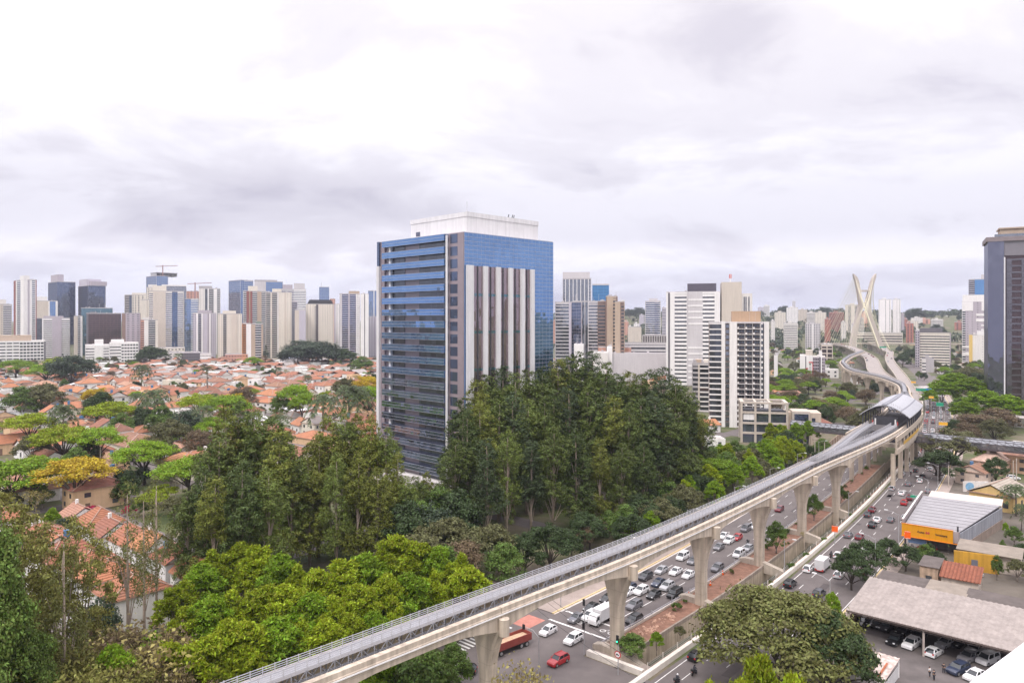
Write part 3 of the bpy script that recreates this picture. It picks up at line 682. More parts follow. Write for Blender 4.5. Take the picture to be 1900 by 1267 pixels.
def facing(px0, px1, Y, turn=0.0):
    """a facade square to its street, which runs across the line of sight: left corner, width, yaw"""
    th = math.atan2(-(0.5*(px0+px1)-CX), FX)+turn; k0, k1 = (px0-CX)/FX, (px1-CX)/FX; xc = atY(.5*(px0+px1), Y); dx, dy = math.cos(th), math.sin(th)
    f = lambda k: (k*Y-xc)/(dx-k*dy)
    return xc+f(k0)*dx, Y+f(k0)*dy, f(k1)-f(k0), th
def bf(label, px0, px1, ytop, Y, zr, dep=22, fl=3.2, glass='dark', roofc='grey', tops=(), name='apartment_tower', cat='tower block', group=None, z0=0.0, zl=None, yaw=0):
    x0, y0, w_, th = facing(px0, px1, Y); return building(name, label, x0, y0, z0, th+R(yaw), dep, w_, zat(ytop, Y)-z0, fl, zl or [(0, 1, 'win', zr[0][3], (4,.4,.45))], zr, glass, roofc, tops, cat, group)
WN = lambda wc, c=4, ww=.45, wh=.42: [(0, 1, 'win', wc, (c, ww, wh))]
BD = lambda wc, k=.5: [(0, 1, 'band', wc, k)]
CW = lambda wc='dkgrey', p=3: [(0, 1, 'glass', wc, p)]
# ---- left skyline (photo pixels: outer edges, near corner, top row; depth in metres)
bf('beige apartment block with small square windows cut by the photo edge', -14, 22, 565, 1260, [(0,.55,'win','beige',(4,.35,.3)),(.55,1,'band','lgrey',.5)], tops=[(.2,.7,.2,.8,9,'offwhite')])
bc('white tower with maroon frame and dark balcony stripe at far left', 21, 44, 68, 519, 1180, [(0,.16,'fin','maroon'),(.16,.28,'wall','white'),(.28,.66,'balc','white',(1.2,1.0)),(.66,1,'wall','white')], [(0,.30,'wall','white'),(.30,.46,'wall','mauve'),(.46,.6,'wall','white'),(.6,.92,'win','white',(1,.75,.55)),(.92,1,'wall','maroon')], tops=[(0,.45,0,.4,7,'white')], glass='deep')
bf('beige slab with a tall blue window panel and white frame', 68, 107, 559, 1420, [(0,.55,'wall','beige'),(.55,.62,'fin','white'),(.62,.9,'glass','blue'),(.9,1,'fin','white')], glass='blue', tops=[(0,.5,.1,.8,9,'white')])
bf('low grey and white block with a plain mauve core between window bands', 68, 130, 591, 1130, [(0,.16,'glass','dkgrey'),(.16,.2,'fin','white'),(.2,.46,'band','white',.5),(.46,.74,'fin','mauve'),(.74,1,'band','white',.5)], tops=[(.2,.8,.1,.8,4,'mauve')])
o = bc('blue glass tower with a slanted crown, left one of the pair', 86, 105, 140, 523, 1500, CW('dkgrey',6), CW('dkgrey',6), 3.8, 'deep', tops=[(.1,.42,.1,.9,16,'mauve')], name='office_tower')
o = bc('blue glass tower with flat projecting crown, right one of the pair', 141, 163, 196, 530, 1480, CW('dkgrey',6), CW('dkgrey',6), 3.8, 'deep', tops=[(.15,1.05,-.05,.9,9,'mauve'),(.0,.8,.1,.9,14,'lilac')], name='office_tower')
bf('slim white tower with one column of shaded windows', 137, 153, 587, 1090, [(0,.45,'wall','beige'),(.45,.75,'balc','white',(1.0,.9)),(.75,1,'wall','white')])
bf('wide dark brown glass office block behind the white school', 160, 225, 582, 1080, [(0,.06,'wall','dkgrey'),(.06,1,'glass','brown',5)], dep=30, glass='brown', name='office_block', tops=[(.1,.3,.2,.4,3,'dkgrey')])
bf('grey office block with scattered dark windows beside the brown one', 226, 261, 582, 1085, [(0,.2,'wall','brown'),(.2,1,'win','mauve',(3,.5,.3))], dep=30, name='office_block')
bf('teal glass block rising behind the dark brown office block', 150, 209, 572, 1200, CW('dkgrey',5), glass='teal', name='office_block')
bf('cream tower with arched crown behind the dark office block', 231, 276, 548, 1400, [(0,.2,'balc','beige'),(.2,.3,'glass','blue'),(.3,.5,'win','cream',(2,.5,.45)),(.5,1,'win','cream',(3,.35,.55))], tops=[(.3,.9,.1,.9,5,'cream')])
bf('plain beige tower with shallow recess beside the arched cream one', 262, 287, 557, 1300, [(0,.4,'wall','cream'),(.4,.5,'wall','beige'),(.5,1,'win','cream',(3,.3,.3))])
o = bc('blue glass tower under construction with cranes and scaffold on top', 271, 290, 312, 512, 1650, CW('lgrey',4), CW('lgrey',4), 3.8, 'blue', name='office_tower')
mbx = MB()
for k in range(6): mbx.box(1+9*k, 2, zat(512,1650), 1.8+9*k, 40, zat(505,1650))
mbx.box(0,0,zat(506,1650),48,40,zat(505,1650)); mbx.build('scaffold', M('galvanised',(0,0,0)), o)
def crane(px, ytop, Y, zb, label):
    o = thing('tower_crane', label, 'crane', (atY(px, Y), Y, zb)); h = zat(ytop, Y)-zb
    MB().box(-.9,-.9,0,.9,.9,h).build('mast', M('crane_red', (.36,.22,.22), .6, .1, 1), o); MB().bar((-16,0,h-3), (34,0,h-1), 1.4).build('jib', M('crane_red', (0,0,0)), o); return o
crane(302, 492, 1640, zat(512,1650), 'thin tower crane standing on the unfinished blue tower')
crane(362, 524, 1500, 60, 'slanting red crane between the grey glass box and white tower')
bf('tall white banded tower with a blue glass stripe down the middle', 276, 341, 541, 1120, [(0,.12,'band','cream',.4),(.12,.48,'fin','beige'),(.48,.66,'band','offwhite',.5),(.66,.82,'glass','blue',3),(.82,1,'band','offwhite',.5)], dep=30, glass='deep', tops=[(.1,.5,.1,.8,9,'cream')])
bf('cream tower top with stepped penthouse behind the banded white tower', 272, 300, 534, 1350, WN('cream',4,.4,.4), tops=[(.1,.7,.1,.8,6,'offwhite')])
bf('pale grey glass box with white roof frame behind the banded tower', 300, 346, 531, 1500, CW('lgrey',5), glass='grey', tops=[(0,1,0,1,3,'white')], name='office_tower')
bf('blue and white banded tower half hidden by lilac one', 342, 369, 555, 1350, [(0,.45,'glass','grey',4),(.45,1,'band','offwhite',.6)], glass='blue', name='office_tower')
bf('pinkish white tower behind the blue banded one', 346, 370, 541, 1550, WN('salmon',4,.4,.4))
bf('white tower with black balcony columns and a dark slanted roof', 369, 409, 536, 1230, [(0,.28,'win','offwhite',(2,.2,.2)),(.28,.4,'glass','dkgrey'),(.4,.46,'fin','white'),(.46,.68,'balc','offwhite',(1.2,.8)),(.68,.84,'wall','white'),(.84,1,'balc','white')], tops=[(0,.6,.1,.8,5,'grey')])
bf('lilac apartment block with white vertical stripes', 358, 401, 582, 1040, [(0,.14,'win','lilac',(2,.4,.4)),(.14,.22,'fin','white'),(.22,.36,'balc','lilac',(.8,.8)),(.36,.42,'fin','white'),(.42,.62,'wall','lilac'),(.62,.7,'win','mauve',(1,.5,.4)),(.7,.76,'fin','white'),(.76,1,'win','lilac',(3,.4,.35))], tops=[(.2,.8,.1,.9,5,'mauve')])
bf('beige apartment block with rows of small windows right of the lilac one', 404, 449, 583, 1030, [(0,.22,'win','cream',(2,.35,.3)),(.22,.36,'balc','cream',(.6,.6)),(.36,.56,'win','cream',(3,.3,.25)),(.56,.78,'fin','beige'),(.78,1,'win','cream',(2,.3,.3))], tops=[(.2,.75,.1,.9,5,'cream')])
bf('small white block with red balcony edges beside the grey office block', 261, 293, 594, 1060, [(0,.2,'band','salmon',.5),(.2,.45,'wall','offwhite'),(.45,.85,'balc','offwhite',(1,.8)),(.85,1,'wall','cream')], tops=[(.1,.5,.1,.9,4,'offwhite')])
bc('dark blue glass tower with white slabs showing at its corner', 424, 446, 470, 520, 1500, [(0,1,'glass','lgrey',4)], [(0,.3,'glass','lgrey',4),(.3,1,'band','lgrey',.85)], 4, 'blue', name='office_tower')
bf('wide grey tower with curved metal roof behind the beige pair', 472, 525, 523, 1420, [(0,.4,'wall','lgrey'),(.4,1,'glass','dkgrey',4)], glass='blue', tops=[(0,.8,.1,.9,4,'grey')], name='office_tower')
bf('grey tower with boxed rooftop frames and banded lower floors', 522, 568, 537, 1380, [(0,.5,'band','lgrey',.5),(.5,1,'band','white',.45)], tops=[(.05,.45,.1,.6,9,'mauve'),(.5,.95,.1,.6,12,'lgrey')], glass='grey')
bf('white balconied tower with two deep maroon stripes', 451, 496, 541, 1160, [(0,.14,'balc','white',(1,.9)),(.14,.24,'fin','maroon'),(.24,.3,'wall','tan'),(.3,.38,'fin','maroon'),(.38,.58,'balc','white',(1,.9)),(.58,.76,'wall','tan'),(.76,1,'balc','white',(1,.9))], tops=[(.2,.6,.1,.9,9,'cream')])
bf('tall cream tower with brown balcony columns and plain shaft', 493, 541, 543, 1110, [(0,.18,'balc','cream',(1,.9)),(.18,.24,'wall','cream'),(.24,.44,'balc','cream',(1,.9)),(.44,.5,'fin','offwhite'),(.5,.72,'wall','cream'),(.72,.8,'wall','beige'),(.8,1,'win','cream',(2,.25,.25))], tops=[(.25,.6,.1,.9,6,'cream')])
bf('narrow mauve tower with stacked balconies behind the cream tower', 540, 552, 560, 1200, [(0,1,'balc','lilac')])
bf('plain pale lilac slab without windows', 547, 567, 576, 1090, [(0,.4,'wall','beige'),(.4,1,'wall','lilac')])
o = bf('cream apartment block with dark mansard roof', 568, 619, 565, 1120, [(0,.3,'win','cream',(3,.3,.3)),(.3,.36,'band','cream',.5),(.36,.44,'balc','brown',(.5,.8)),(.44,.56,'win','cream',(2,.3,.3)),(.56,1,'win','cream',(5,.3,.3))])
mz = MB(); zz0, ww = zat(565,1120), atY(619,1120)-atY(568,1120)
mz.loft([[(1,1,zz0),(ww-1,1,zz0),(ww-1,21,zz0),(1,21,zz0)],[(5,4,zz0+7.5),(ww-5,4,zz0+7.5),(ww-5,18,zz0+7.5),(5,18,zz0+7.5)]]); mz.build('mansard_roof', col('black'), o)
bf('distant blue glass tower with an antenna behind the cream mansard block', 592, 611, 533, 2000, CW('lgrey',6), 30, 4, 'blue', name='office_tower', tops=[(.2,.24,.4,.44,14,'grey')])
bf('small pinkish tower peeping out behind the mansard block', 612, 622, 555, 1700, WN('salmon',3,.4,.4))
bf('narrow white tower with dark square windows', 620, 632, 565, 1180, [(0,.25,'wall','lilac'),(.25,1,'win','white',(2,.4,.45))])
bf('tall grey and white tower with two dark balcony columns', 630, 668, 546, 1090, [(0,.12,'wall','lgrey'),(.12,.42,'balc','lilac',(1.2,.9)),(.42,.5,'fin','mauve'),(.5,.8,'balc','lilac',(1.2,.9)),(.8,1,'win','white',(1,.3,.2))], tops=[(.45,.98,.1,.9,5,'tan')], glass='deep')
bf('plain white slab with one thin dark slit', 669, 684, 546, 1085, [(0,.45,'fin','white'),(.45,.56,'wall','dkgrey'),(.56,1,'fin','white')])
bf('blue glass tower partly hidden by the big office tower', 683, 712, 540, 1500, [(0,.35,'glass','lgrey',4),(.35,.4,'fin','white'),(.4,1,'glass','lgrey',4)], 30, 3.8, 'blue', name='office_tower')
bf('grey block with a grid of square windows beside the big office tower', 683, 712, 588, 1150, WN('lilac',6,.55,.5))
bf('little tower with orange balcony walls and white side', 449, 466, 601, 960, [(0,.45,'balc','orange',(.8,1.0)),(.45,1,'wall','white')])
bf('small tan and white block with green glass top floor', 466, 488, 602, 965, [(0,.35,'wall','tan'),(.35,.85,'balc','white',(.8,.9)),(.85,1,'wall','tan')], tops=[(.4,.85,.1,.8,4,'green')])
o = bf('wide low white school block with rows of dark windows', 203, 257, 637, 1010, [(0,.4,'band','white',.35),(.4,1,'win','white',(6,.75,.5))], 30, 4.2, 'dark', 'white', tops=[(.05,.5,.1,.8,5,'white')], name='school_block', cat='building')
bf('white stair tower and wing of the school block', 158, 203, 641, 1000, [(0,.38,'band','white',.35),(.38,.75,'fin','white'),(.75,1,'band','white',.3)], 26, 4.2, 'dark', 'white', tops=[(.38,.75,.1,.7,8,'white')], name='school_block', cat='building')
bf('long low white office block cut by the left photo edge', -40, 85, 634, 1040, [(0,.6,'win','white',(6,.85,.4)),(.6,.97,'win','white',(7,.8,.6)),(.97,1,'wall','dkgrey')], 40, 4.6, 'dark', 'white', tops=[(.1,.78,.2,.8,9,'tan')], name='office_block', cat='building')
for lb, a_, b_, yt, yy, c_ in (('long low cream warehouse below the lilac apartment block', 264, 340, 655, 960, 'offwhite'), ('long low dark blue warehouse beside the cream one', 337, 372, 655, 955, 'dkgrey'), ('low white shop row beneath the beige apartment block', 371, 392, 657, 950, 'white'), ('low reddish hall at the foot of the beige apartment block', 418, 460, 658, 955, 'salmon'),
    ('low cream podium beneath the banded white tower', 290, 343, 646, 1060, 'cream')):
    bf(lb, a_, b_, yt, yy, WN(c_, 8, .5, .35), 18, 4, name='warehouse', cat='warehouse', roofc='lgrey')
# ---- middle, right of the office tower
bf('low grey glass block with white side frame right of the office tower', 1030, 1060, 562, 760, [(0,.85,'band','lgrey',.75),(.85,1,'fin','lilac')], 26, 3.6, 'grey', name='office_block')
bf('dark blue glass wing between the two grey buildings', 1060, 1079, 561, 775, CW('mauve',2.5), 26, 3.6, 'deep', name='office_block')
bf('tall office tower with a grid of white vertical fins', 1044, 1097, 518, 850, [(0,.1,'glass','lgrey',3),(.1,.9,'ribs','white',4.2),(.9,1,'glass','lgrey',3)], 30, 3.6, 'grey', tops=[(0,.95,.05,.9,8.5,'lgrey')], name='office_tower')
bf('bright blue glass tower behind the brown tower', 1099, 1130, 529, 900, CW('blue',6), 30, 3.8, 'sky', name='office_tower', tops=[(0,1,0,.1,1.5,'lgrey')])
bf('lower grey office block with white frames beside the fin tower', 1079, 1110, 560, 790, [(0,.4,'ribs','white',3),(.4,1,'band','lgrey',.6)], 24, 3.6, 'grey', name='office_block')
bf('brown tower of stepped shafts, ribbed wing', 1109, 1124, 560, 735, BD('brown',.5), 24, 3.5, name='office_tower')
bf('brown tower of stepped shafts, tall plain shaft', 1124, 1146, 551, 725, [(0,.1,'wall','brown'),(.1,.62,'fin','tan'),(.62,.85,'band','tan',.5),(.85,1,'band','brown',.5)], 24, 3.5, name='office_tower')
bf('brown tower of stepped shafts, short right shaft', 1141, 1159, 561, 715, [(0,.55,'fin','tan'),(.55,.65,'wall','brown'),(.65,1,'band','brown',.5)], 24, 3.5, name='office_tower')
bf('white banded hotel-like tower standing before the wooded hill', 1197, 1226, 560, 1050, [(0,.62,'balc','white',(1.0,.9)),(.62,.85,'band','lgrey',.7),(.85,1,'balc','white')], 22, 3.1, 'deep', tops=[(.25,.8,.2,.8,5,'lgrey')])
bf('low podium with striped stone wall below the white banded tower', 1192, 1240, 623, 1000, [(0,1,'ribs','offwhite',2.4)], 30, 5, 'brown', name='podium_building', cat='building')
bf('pinkish beige block with plain wall before the wooded hill', 1165, 1190, 607, 1000, [(0,1,'wall','beige')], 24, 4, name='apartment_block')
bf('long grey viaduct-like station hall behind the orange market', 1158, 1236, 637, 900, BD('lgrey',.5), 14, 5, name='station_hall', cat='building')
bf('low market hall with an orange red wall', 1110, 1171, 645, 730, [(0,1,'wall','salmon')], 30, 6, name='market_hall', cat='building', roofc='lgrey')
bf('brown roofed low hall behind the orange market', 1095, 1142, 639, 790, [(0,1,'wall','tan')], 24, 6, name='market_hall', cat='building', roofc='grey')
bf('small white block peeping above the dark eucalyptus trees', 1065, 1083, 641, 620, [(0,1,'wall','white')], 14, 4, name='white_block', cat='building', roofc='white')
bf('white stair block beside the orange market wall', 1126, 1136, 645, 700, [(0,1,'fin','white')], 8, 4, name='white_block', cat='building', roofc='white')
bf('low white wing in front of the orange market', 1100, 1128, 655, 690, [(0,1,'wall','offwhite')], 14, 4, name='white_block', cat='building', roofc='white')
bf('very long low grey shed roof behind the eucalyptus grove', 1128, 1236, 657, 700, [(0,1,'wall','lgrey')], 16, 6, name='market_hall', cat='building', roofc='lgrey')
# ---- big office tower: a near corner, blue boxes on the left face, white fins on the right face
def big_tower():
    yaw = R(45.2); Ht = 89.0; b, a = 45.0, 48.0; fl = Ht/21
    o = thing('office_tower', 'large mirrored blue glass office tower with white fins and white rooftop block', 'office tower', (-16.2, 241, 0), yaw)
    g = MB(); g.box(.6, .6, .1, b-.3, a-.3, Ht-.4); g.build('glass_core', GL['mir'], o)
    RIGHT = Matrix.Identity(4); LEFT = Matrix.Translation((0, a, 0)) @ Matrix.Rotation(R(-90), 4, 'Z')   # x along face from far left to near corner
    blue = glassmat('tower_blue', (.22,.38,.68), .66, 1.9, 1.42, .014, .03, .4); stone = M('mauve_stone', (.27,.22,.245), .2, .15, .15, spec=.7); whitep = M('white_panel', (.68,.665,.68), .4, .07, .25, .12)
    line = M('pale_metal', (.42,.42,.48), .4, .05, 1); mirror = glassmat('tower_bronze', (.42,.33,.36), .60, 1.6, 4.24, .035, .03, .5)
    # right face
    cw = MB(); cw.box(.35, -.05, 0, b, .55, Ht); cw.build('curtain_wall', blue, o)
    ln = MB(); zt = Ht-11.0
    for i in range(64): z = i*Ht/63; x0 = 0.3 if z > zt else 33.2; ln.box(x0, -.10, z-.045, b, -.02, z+.045)
    for j in range(24): x = .35+j*(b-.35)/23; ln.box(x-.02, -.07, 0 if x > 33 else zt, x+.02, -.02, Ht)
    ln.build('mullion', line, o)
    dk = MB(); dk.box(1.2, -.16, .2, 33.1, -.06, zt); dk.build('bronze_glazing', mirror, o)
    db = MB()
    for k in range(5):
        x = 3.9+6.05*k+2.0
        db.box(x+.1, -.34, .2, x+.55, -.17, zt)
    db.build('dark_mullion', M('dark_steel',(0,0,0)), o)
    for i in range(21):
        pass
    tl = MB()
    for i in range(1, 19, 3): tl.box(1.3, -.19, i*fl, 33.0, -.155, i*fl+.9)
    tl.build('spandrel_glazing', GL['teal'], o)
    for k, x in enumerate((.9, 8.6, 14.7, 20.8, 26.9, 32.0)):
        wd = 3.0 if k == 0 else 1.9
        f = MB(); f.box(x, -.95, .3, x+wd, -.2, zt+.1); f.build('white_fin', whitep, o)
    # left face (local x: 0 at the far left edge .. a at the near corner)
    s = MB(); s.box(0, -.3, 0, 3.5, .55, Ht); s.box(40.2, -.02, 0, a-.02, .55, Ht); s.box(3.5, .30, 0, 40.2, .55, Ht); s.xf(LEFT); s.build('stone_wall', stone, o)
    bw = MB()
    for i in range(21): bw.box(41.3, -.08, i*fl+.9, 45.0, .2, i*fl+fl-.25)
    bw.xf(LEFT); bw.build('corner_window', GL['deep'], o)
    for i in range(21):
        z = i*fl
        q = MB(); q.box(3.6, -1.7, z+1.95, 39.9, .25, z+fl-.03); q.xf(LEFT); bx_ = q.build('glass_bay', blue if i > 8 else glassmat('tower_reflection_tint', (.25,.32,.48), .66, 2.6, 1.42, .035, .03, .6), o)  # lower bays: the darker mirrored city is put into a duller glass tint
        q = MB()
        for zz in (1.95, 3.1, fl-.10): q.box(3.55, -1.74, z+zz-.03, 39.95, -1.69, z+zz+.04)
        q.xf(LEFT); q.build('bay_mullion', line, bx_)
        for xa, xb in ((7.8, 15.5), (24.0, 39.2)): q = MB(); q.box(xa, .1, z+.12, xb, .32, z+1.92); q.xf(LEFT); q.build('recess_window', GL['dark'], bx_)
        q = MB(); q.box(7.0, -.9, z, 8.0, .28, z+1.94); q.xf(LEFT); q.build('recess_pillar', whitep, bx_)
    q = MB(); q.cyl((40.6, -1.0, 0), .45, Ht-.5, 12); q.xf(LEFT); q.build('corner_pole', whitep, o)
    q = MB(); q.box(-.6, -1.2, 0, .9, .5, Ht-9); q.xf(LEFT); q.build('edge_fin', whitep, o)
    q = MB(); q.box(-.5, -1.0, Ht-8.9, .8, .5, Ht+.2); q.xf(LEFT); q.build('edge_glazing', GL['deep'], o)
    # roof
    q = MB(); q.box(.3, .3, Ht-.3, b, a, Ht+.3); ro = q.build('roof', col('lgrey'), o)
    q = MB(); q.box(6.0, 5.0, Ht+.31, 42.0, 36.5, Ht+6.4); q.box(5.8, 4.8, Ht+6.4, 42.2, 36.7, Ht+8.0); ph = q.build('rooftop_block', whitep, ro)
    MB().box(5.9, 31.0, Ht+1.6, 6.0, 33.4, Ht+3.2).build('louvre', GL['night'], ph)
    MB().cyl((14, 14, Ht+8), .10, 5.5, 6).build('antenna', M('galvanised',(0,0,0)), ph)
    for x in (27, 29.0, 29.8): MB().bar((x, 6, Ht+8), (x+.4, 6, Ht+9.3), .22).build('roof_camera', M('dark_steel',(0,0,0)), ph)
    p = MB(); p.box(-4, -3, 0, b+2, a+3, 4.5); p.build('podium', M('white_podium', (.60,.56,.54), .8, .1, .3, .1), o)
    return o
big_tower()
# ---- white office block, beige apartment block, dark tower
o = bf('large white office block with horizontal louvre bands and dark rooftop box', 1236, 1336, 543, 655, [(0,.035,'wall','white'),(.035,.075,'wall','dkgrey'),(.075,.16,'fin','white'),(.16,.385,'band','white',.42),(.385,.39,'fin','white'),(.39,.68,'wall','lgrey'),(.68,.9,'band','white',.42),(.9,1,'fin','white')], 34, 3.62, 'dark', 'lgrey', name='office_block', cat='office block')
Wb = atY(1336,655)-atY(1236,655); Hb = zat(543,655)
q = MB(); q.box(.386*Wb, 1, Hb, .905*Wb, 30, Hb+8.3); q.build('rooftop_box', M('dark_louvre', (.10,.09,.12), .6, .1, .3), o)
q = MB(); q.box(1.002*Wb-.2, -.6, 0, atY(1371,655)-atY(1236,655), 34, Hb+9.2); q.build('lift_core', col('beige'), o)
q = MB()
for i in range(16):
    z = 6+i*3.62*1.5
    if z < Hb-4 and not (.42*Hb < z < .62*Hb): q.box(.4*Wb, -.25, z, .67*Wb, .0, z+1.7)
q.build('white_louvre', col('white'), o)
q = MB(); q.box(atY(1371,655)-atY(1236,655), 3, 0, atY(1390,655)-atY(1236,655), 34, Hb-1); q.build('side_wing', col('offwhite'), o)
q = MB()
for f in (.2,.36,.62): xx = atY(1371,655)-atY(1236,655)+f*9.5; q.box(xx, 2.85, 2, xx+1.0, 3.1, Hb-4)
q.build('side_window', GL['dark'], o)
def mast(px, ybase, ytop, Y, label, on=None):
    o = thing('antenna_mast', label, 'antenna', (atY(px, Y), Y, zat(ybase, Y))); h = zat(ytop, Y)-zat(ybase, Y)
    MB().bar((0,0,0),(0,0,h*.95),.5).build('pole', col('white'), o); m2 = MB()
    for k in range(3): a = k*2.1; m2.obox((.9*math.cos(a), .9*math.sin(a), h*.5), (.5,.5,h*.45), a)
    m2.build('panel_antenna', M('mast_red', (.55,.16,.14), .6, .1, 1), o); return o
mast(1355, 525, 508, 660, 'red and white antenna mast on top of the white office block')
def beige_block():
    x0, Y, L, th_ = facing(1316, 1427, 400.0, R(3)); Ht = zat(600,400); fl = 3.04; n = 20; D = 22
    o = thing('apartment_block', 'slim white and brown apartment block with stacked balconies before the white office block', 'apartment block', (x0, Y, 0), th_); f = lambda px: (px-1316)/111*L
    wl_ = MB(); zb = Ht-n*fl
    wl_.box(0, 2, 0, L, D, Ht); wl_.build('wall', M('warm_brown_wall', (.27,.22,.20), .8, .12, .3, .1), o)  # dark warm brown wall set back behind the balconies
    s = MB()
    for a_, b_, d, z1 in ((1339,1346,-.3,1.2),(1354,1368,-.9,.8),(1411.5,1416,-.1,0),(1418,1427,-.7,1.0)): s.box(f(a_), d, 0, f(b_), 2.6, Ht+z1)
    s.build('white_shaft', M('white_render', (.74,.71,.69), .8, .06, .2, .12), o)
    sl_ = MB()
    for i in range(n+1):
        z = zb+i*fl; sl_.box(f(1316), -.1, z-.55, f(1339), 2.2, z+.1)
    sl_.build('floor_edge', M('white_render', (0,0,0)), o)
    for i in range(n):
        z = zb+i*fl
        w_ = MB(); w_.box(f(1317), 1.6, z+.1, f(1338), 1.95, z+fl-.55); w_.build('window', GL['dark'], o)
        w_ = MB(); w_.box(f(1347), 1.5, z+.5, f(1353.5), 1.95, z+fl-.6); w_.build('window', GL['grey'], o)
        for a_, b_ in ((1368.6,1383.0),(1383.6,1397),(1397.6,1411)):
            bl = MB(); bl.box(f(a_), -.2, z-.12, f(b_), 2.2, z+.14); bl.box(f(a_), -.2, z+.14, f(a_)+.9, 0, z+1.05); bl.box(f(b_)-.16, -.15, z+.15, f(b_), 2.1, z+fl-.13)
            bo = bl.build('balcony', M('white_render',(0,0,0)), o) if i < 20 and (i*3+len(o.children)) < 400 else None
            rl = MB(); rl.box(f(a_)+.92, -.15, z+.2, f(b_)-.2, -.08, z+1.05); rl.build('railing', M('railing_dark', (.10,.085,.085), .5, .1, 1), bo)
            gw = MB(); gw.box(f(a_)+.8, 1.55, z+.15, f(a_)+2.3, 1.96, z+2.35); gw.box(f(a_)+2.6, 1.55, z+.15, f(b_)-.4, 1.96, z+2.35); gw.build('glass_door', GL['dark'], bo)
        w_ = MB(); w_.box(f(1412.5), -.25, z+.7, f(1417), -.02, z+fl-.5); w_.build('window', GL['dark'], o)
    q = MB(); q.box(-.1, -.1, Ht, L+.1, D, Ht+.9); q.build('roof', col('lgrey'), o)
    q = MB(); q.box(f(1360), 5, Ht+.9, f(1413), D-2, Ht+6.8); q.build('rooftop_block', M('wall_tan2', (.44,.30,.20), .8, .08, .2, .1), o)
    q = MB(); q.box(f(1392), 4.9, Ht+1.2, f(1393), 5.0, Ht+6.6); q.box(f(1403), 4.9, Ht+1.2, f(1404), 5.0, Ht+6.6); q.build('rooftop_rib', col('tan'), o)
beige_block()
bf('lower brown balcony block standing behind the slim apartment block', 1284, 1316, 676, 470, [(0,.35,'band','grey',.6),(.35,.45,'wall','beige'),(.45,1,'balc','offwhite',(1.0,.9))], 18, 3.05, 'dark', 'grey', tops=[(.2,.55,.1,.5,3,'tan'),(.7,.95,.1,.5,3,'cream')], name='apartment_block', cat='apartment block')
def dark_tower():
    x0, Y, L, th_ = facing(1833, 1965, 447.0, R(6)); Ht = zat(446,447); f = lambda px: (px-1833)/132*L; fl = 4.0
    o = thing('office_tower', 'dark grey mirrored glass office tower with one white vertical edge at far right', 'office tower', (x0, Y, 0), th_); n = int(Ht/fl)
    g_ = MB(); g_.box(0, 0, 0, f(1864), 30, Ht); g_.build('curtain_wall', GL['night'], o)
    g_ = MB(); g_.box(f(1864)+.1, 2.0, 0, L, 30, Ht-9); g_.build('recessed_glazing', GL['brown'], o)
    s = MB()
    for i in range(1, n-2): z = Ht-11-i*fl*1.0; s.box(f(1869), .8, z, f(1879), 2.3, z+2.9); s.box(f(1869), 1.0, z+2.95, L, 2.3, z+3.9); s.box(f(1897), .8, z, L, 2.3, z+2.9)
    s.build('granite_panel', glassmat('granite_dark', (.26,.25,.29), .40, 4, 4, .02), o)
    s = MB(); s.box(f(1864)+.1, .3, Ht-9, L, 30, Ht); s.box(L-.5,.4,0,L,29,Ht-9); s.build('upper_wall', M('granite_grey', (.20,.185,.21), .3, .1, .2, spec=.6), o)
    s = MB(); s.box(f(1863.6), -.5, 4, f(1866.2), .25, Ht-10); s.build('white_edge', M('white_panel',(0,0,0)), o)
    s = MB(); s.box(-1, -1, Ht, L+1, 31, Ht+2.8); ro = s.build('roof', M('roof_cap', (.23,.19,.20), .6, .1, .5), o)
    s = MB(); s.box(f(1858), 4, Ht+2.8, f(1930), 20, Ht+8); s.box(f(1855), 3, Ht+8, f(1935), 21, Ht+8.8); s.build('rooftop_pavilion', col('tan'), ro)
    s = MB(); s.box(f(1846), 1, Ht+2.8, f(1940), 1.2, Ht+4.6); s.build('glass_railing', GL['grey'], ro)
dark_tower()
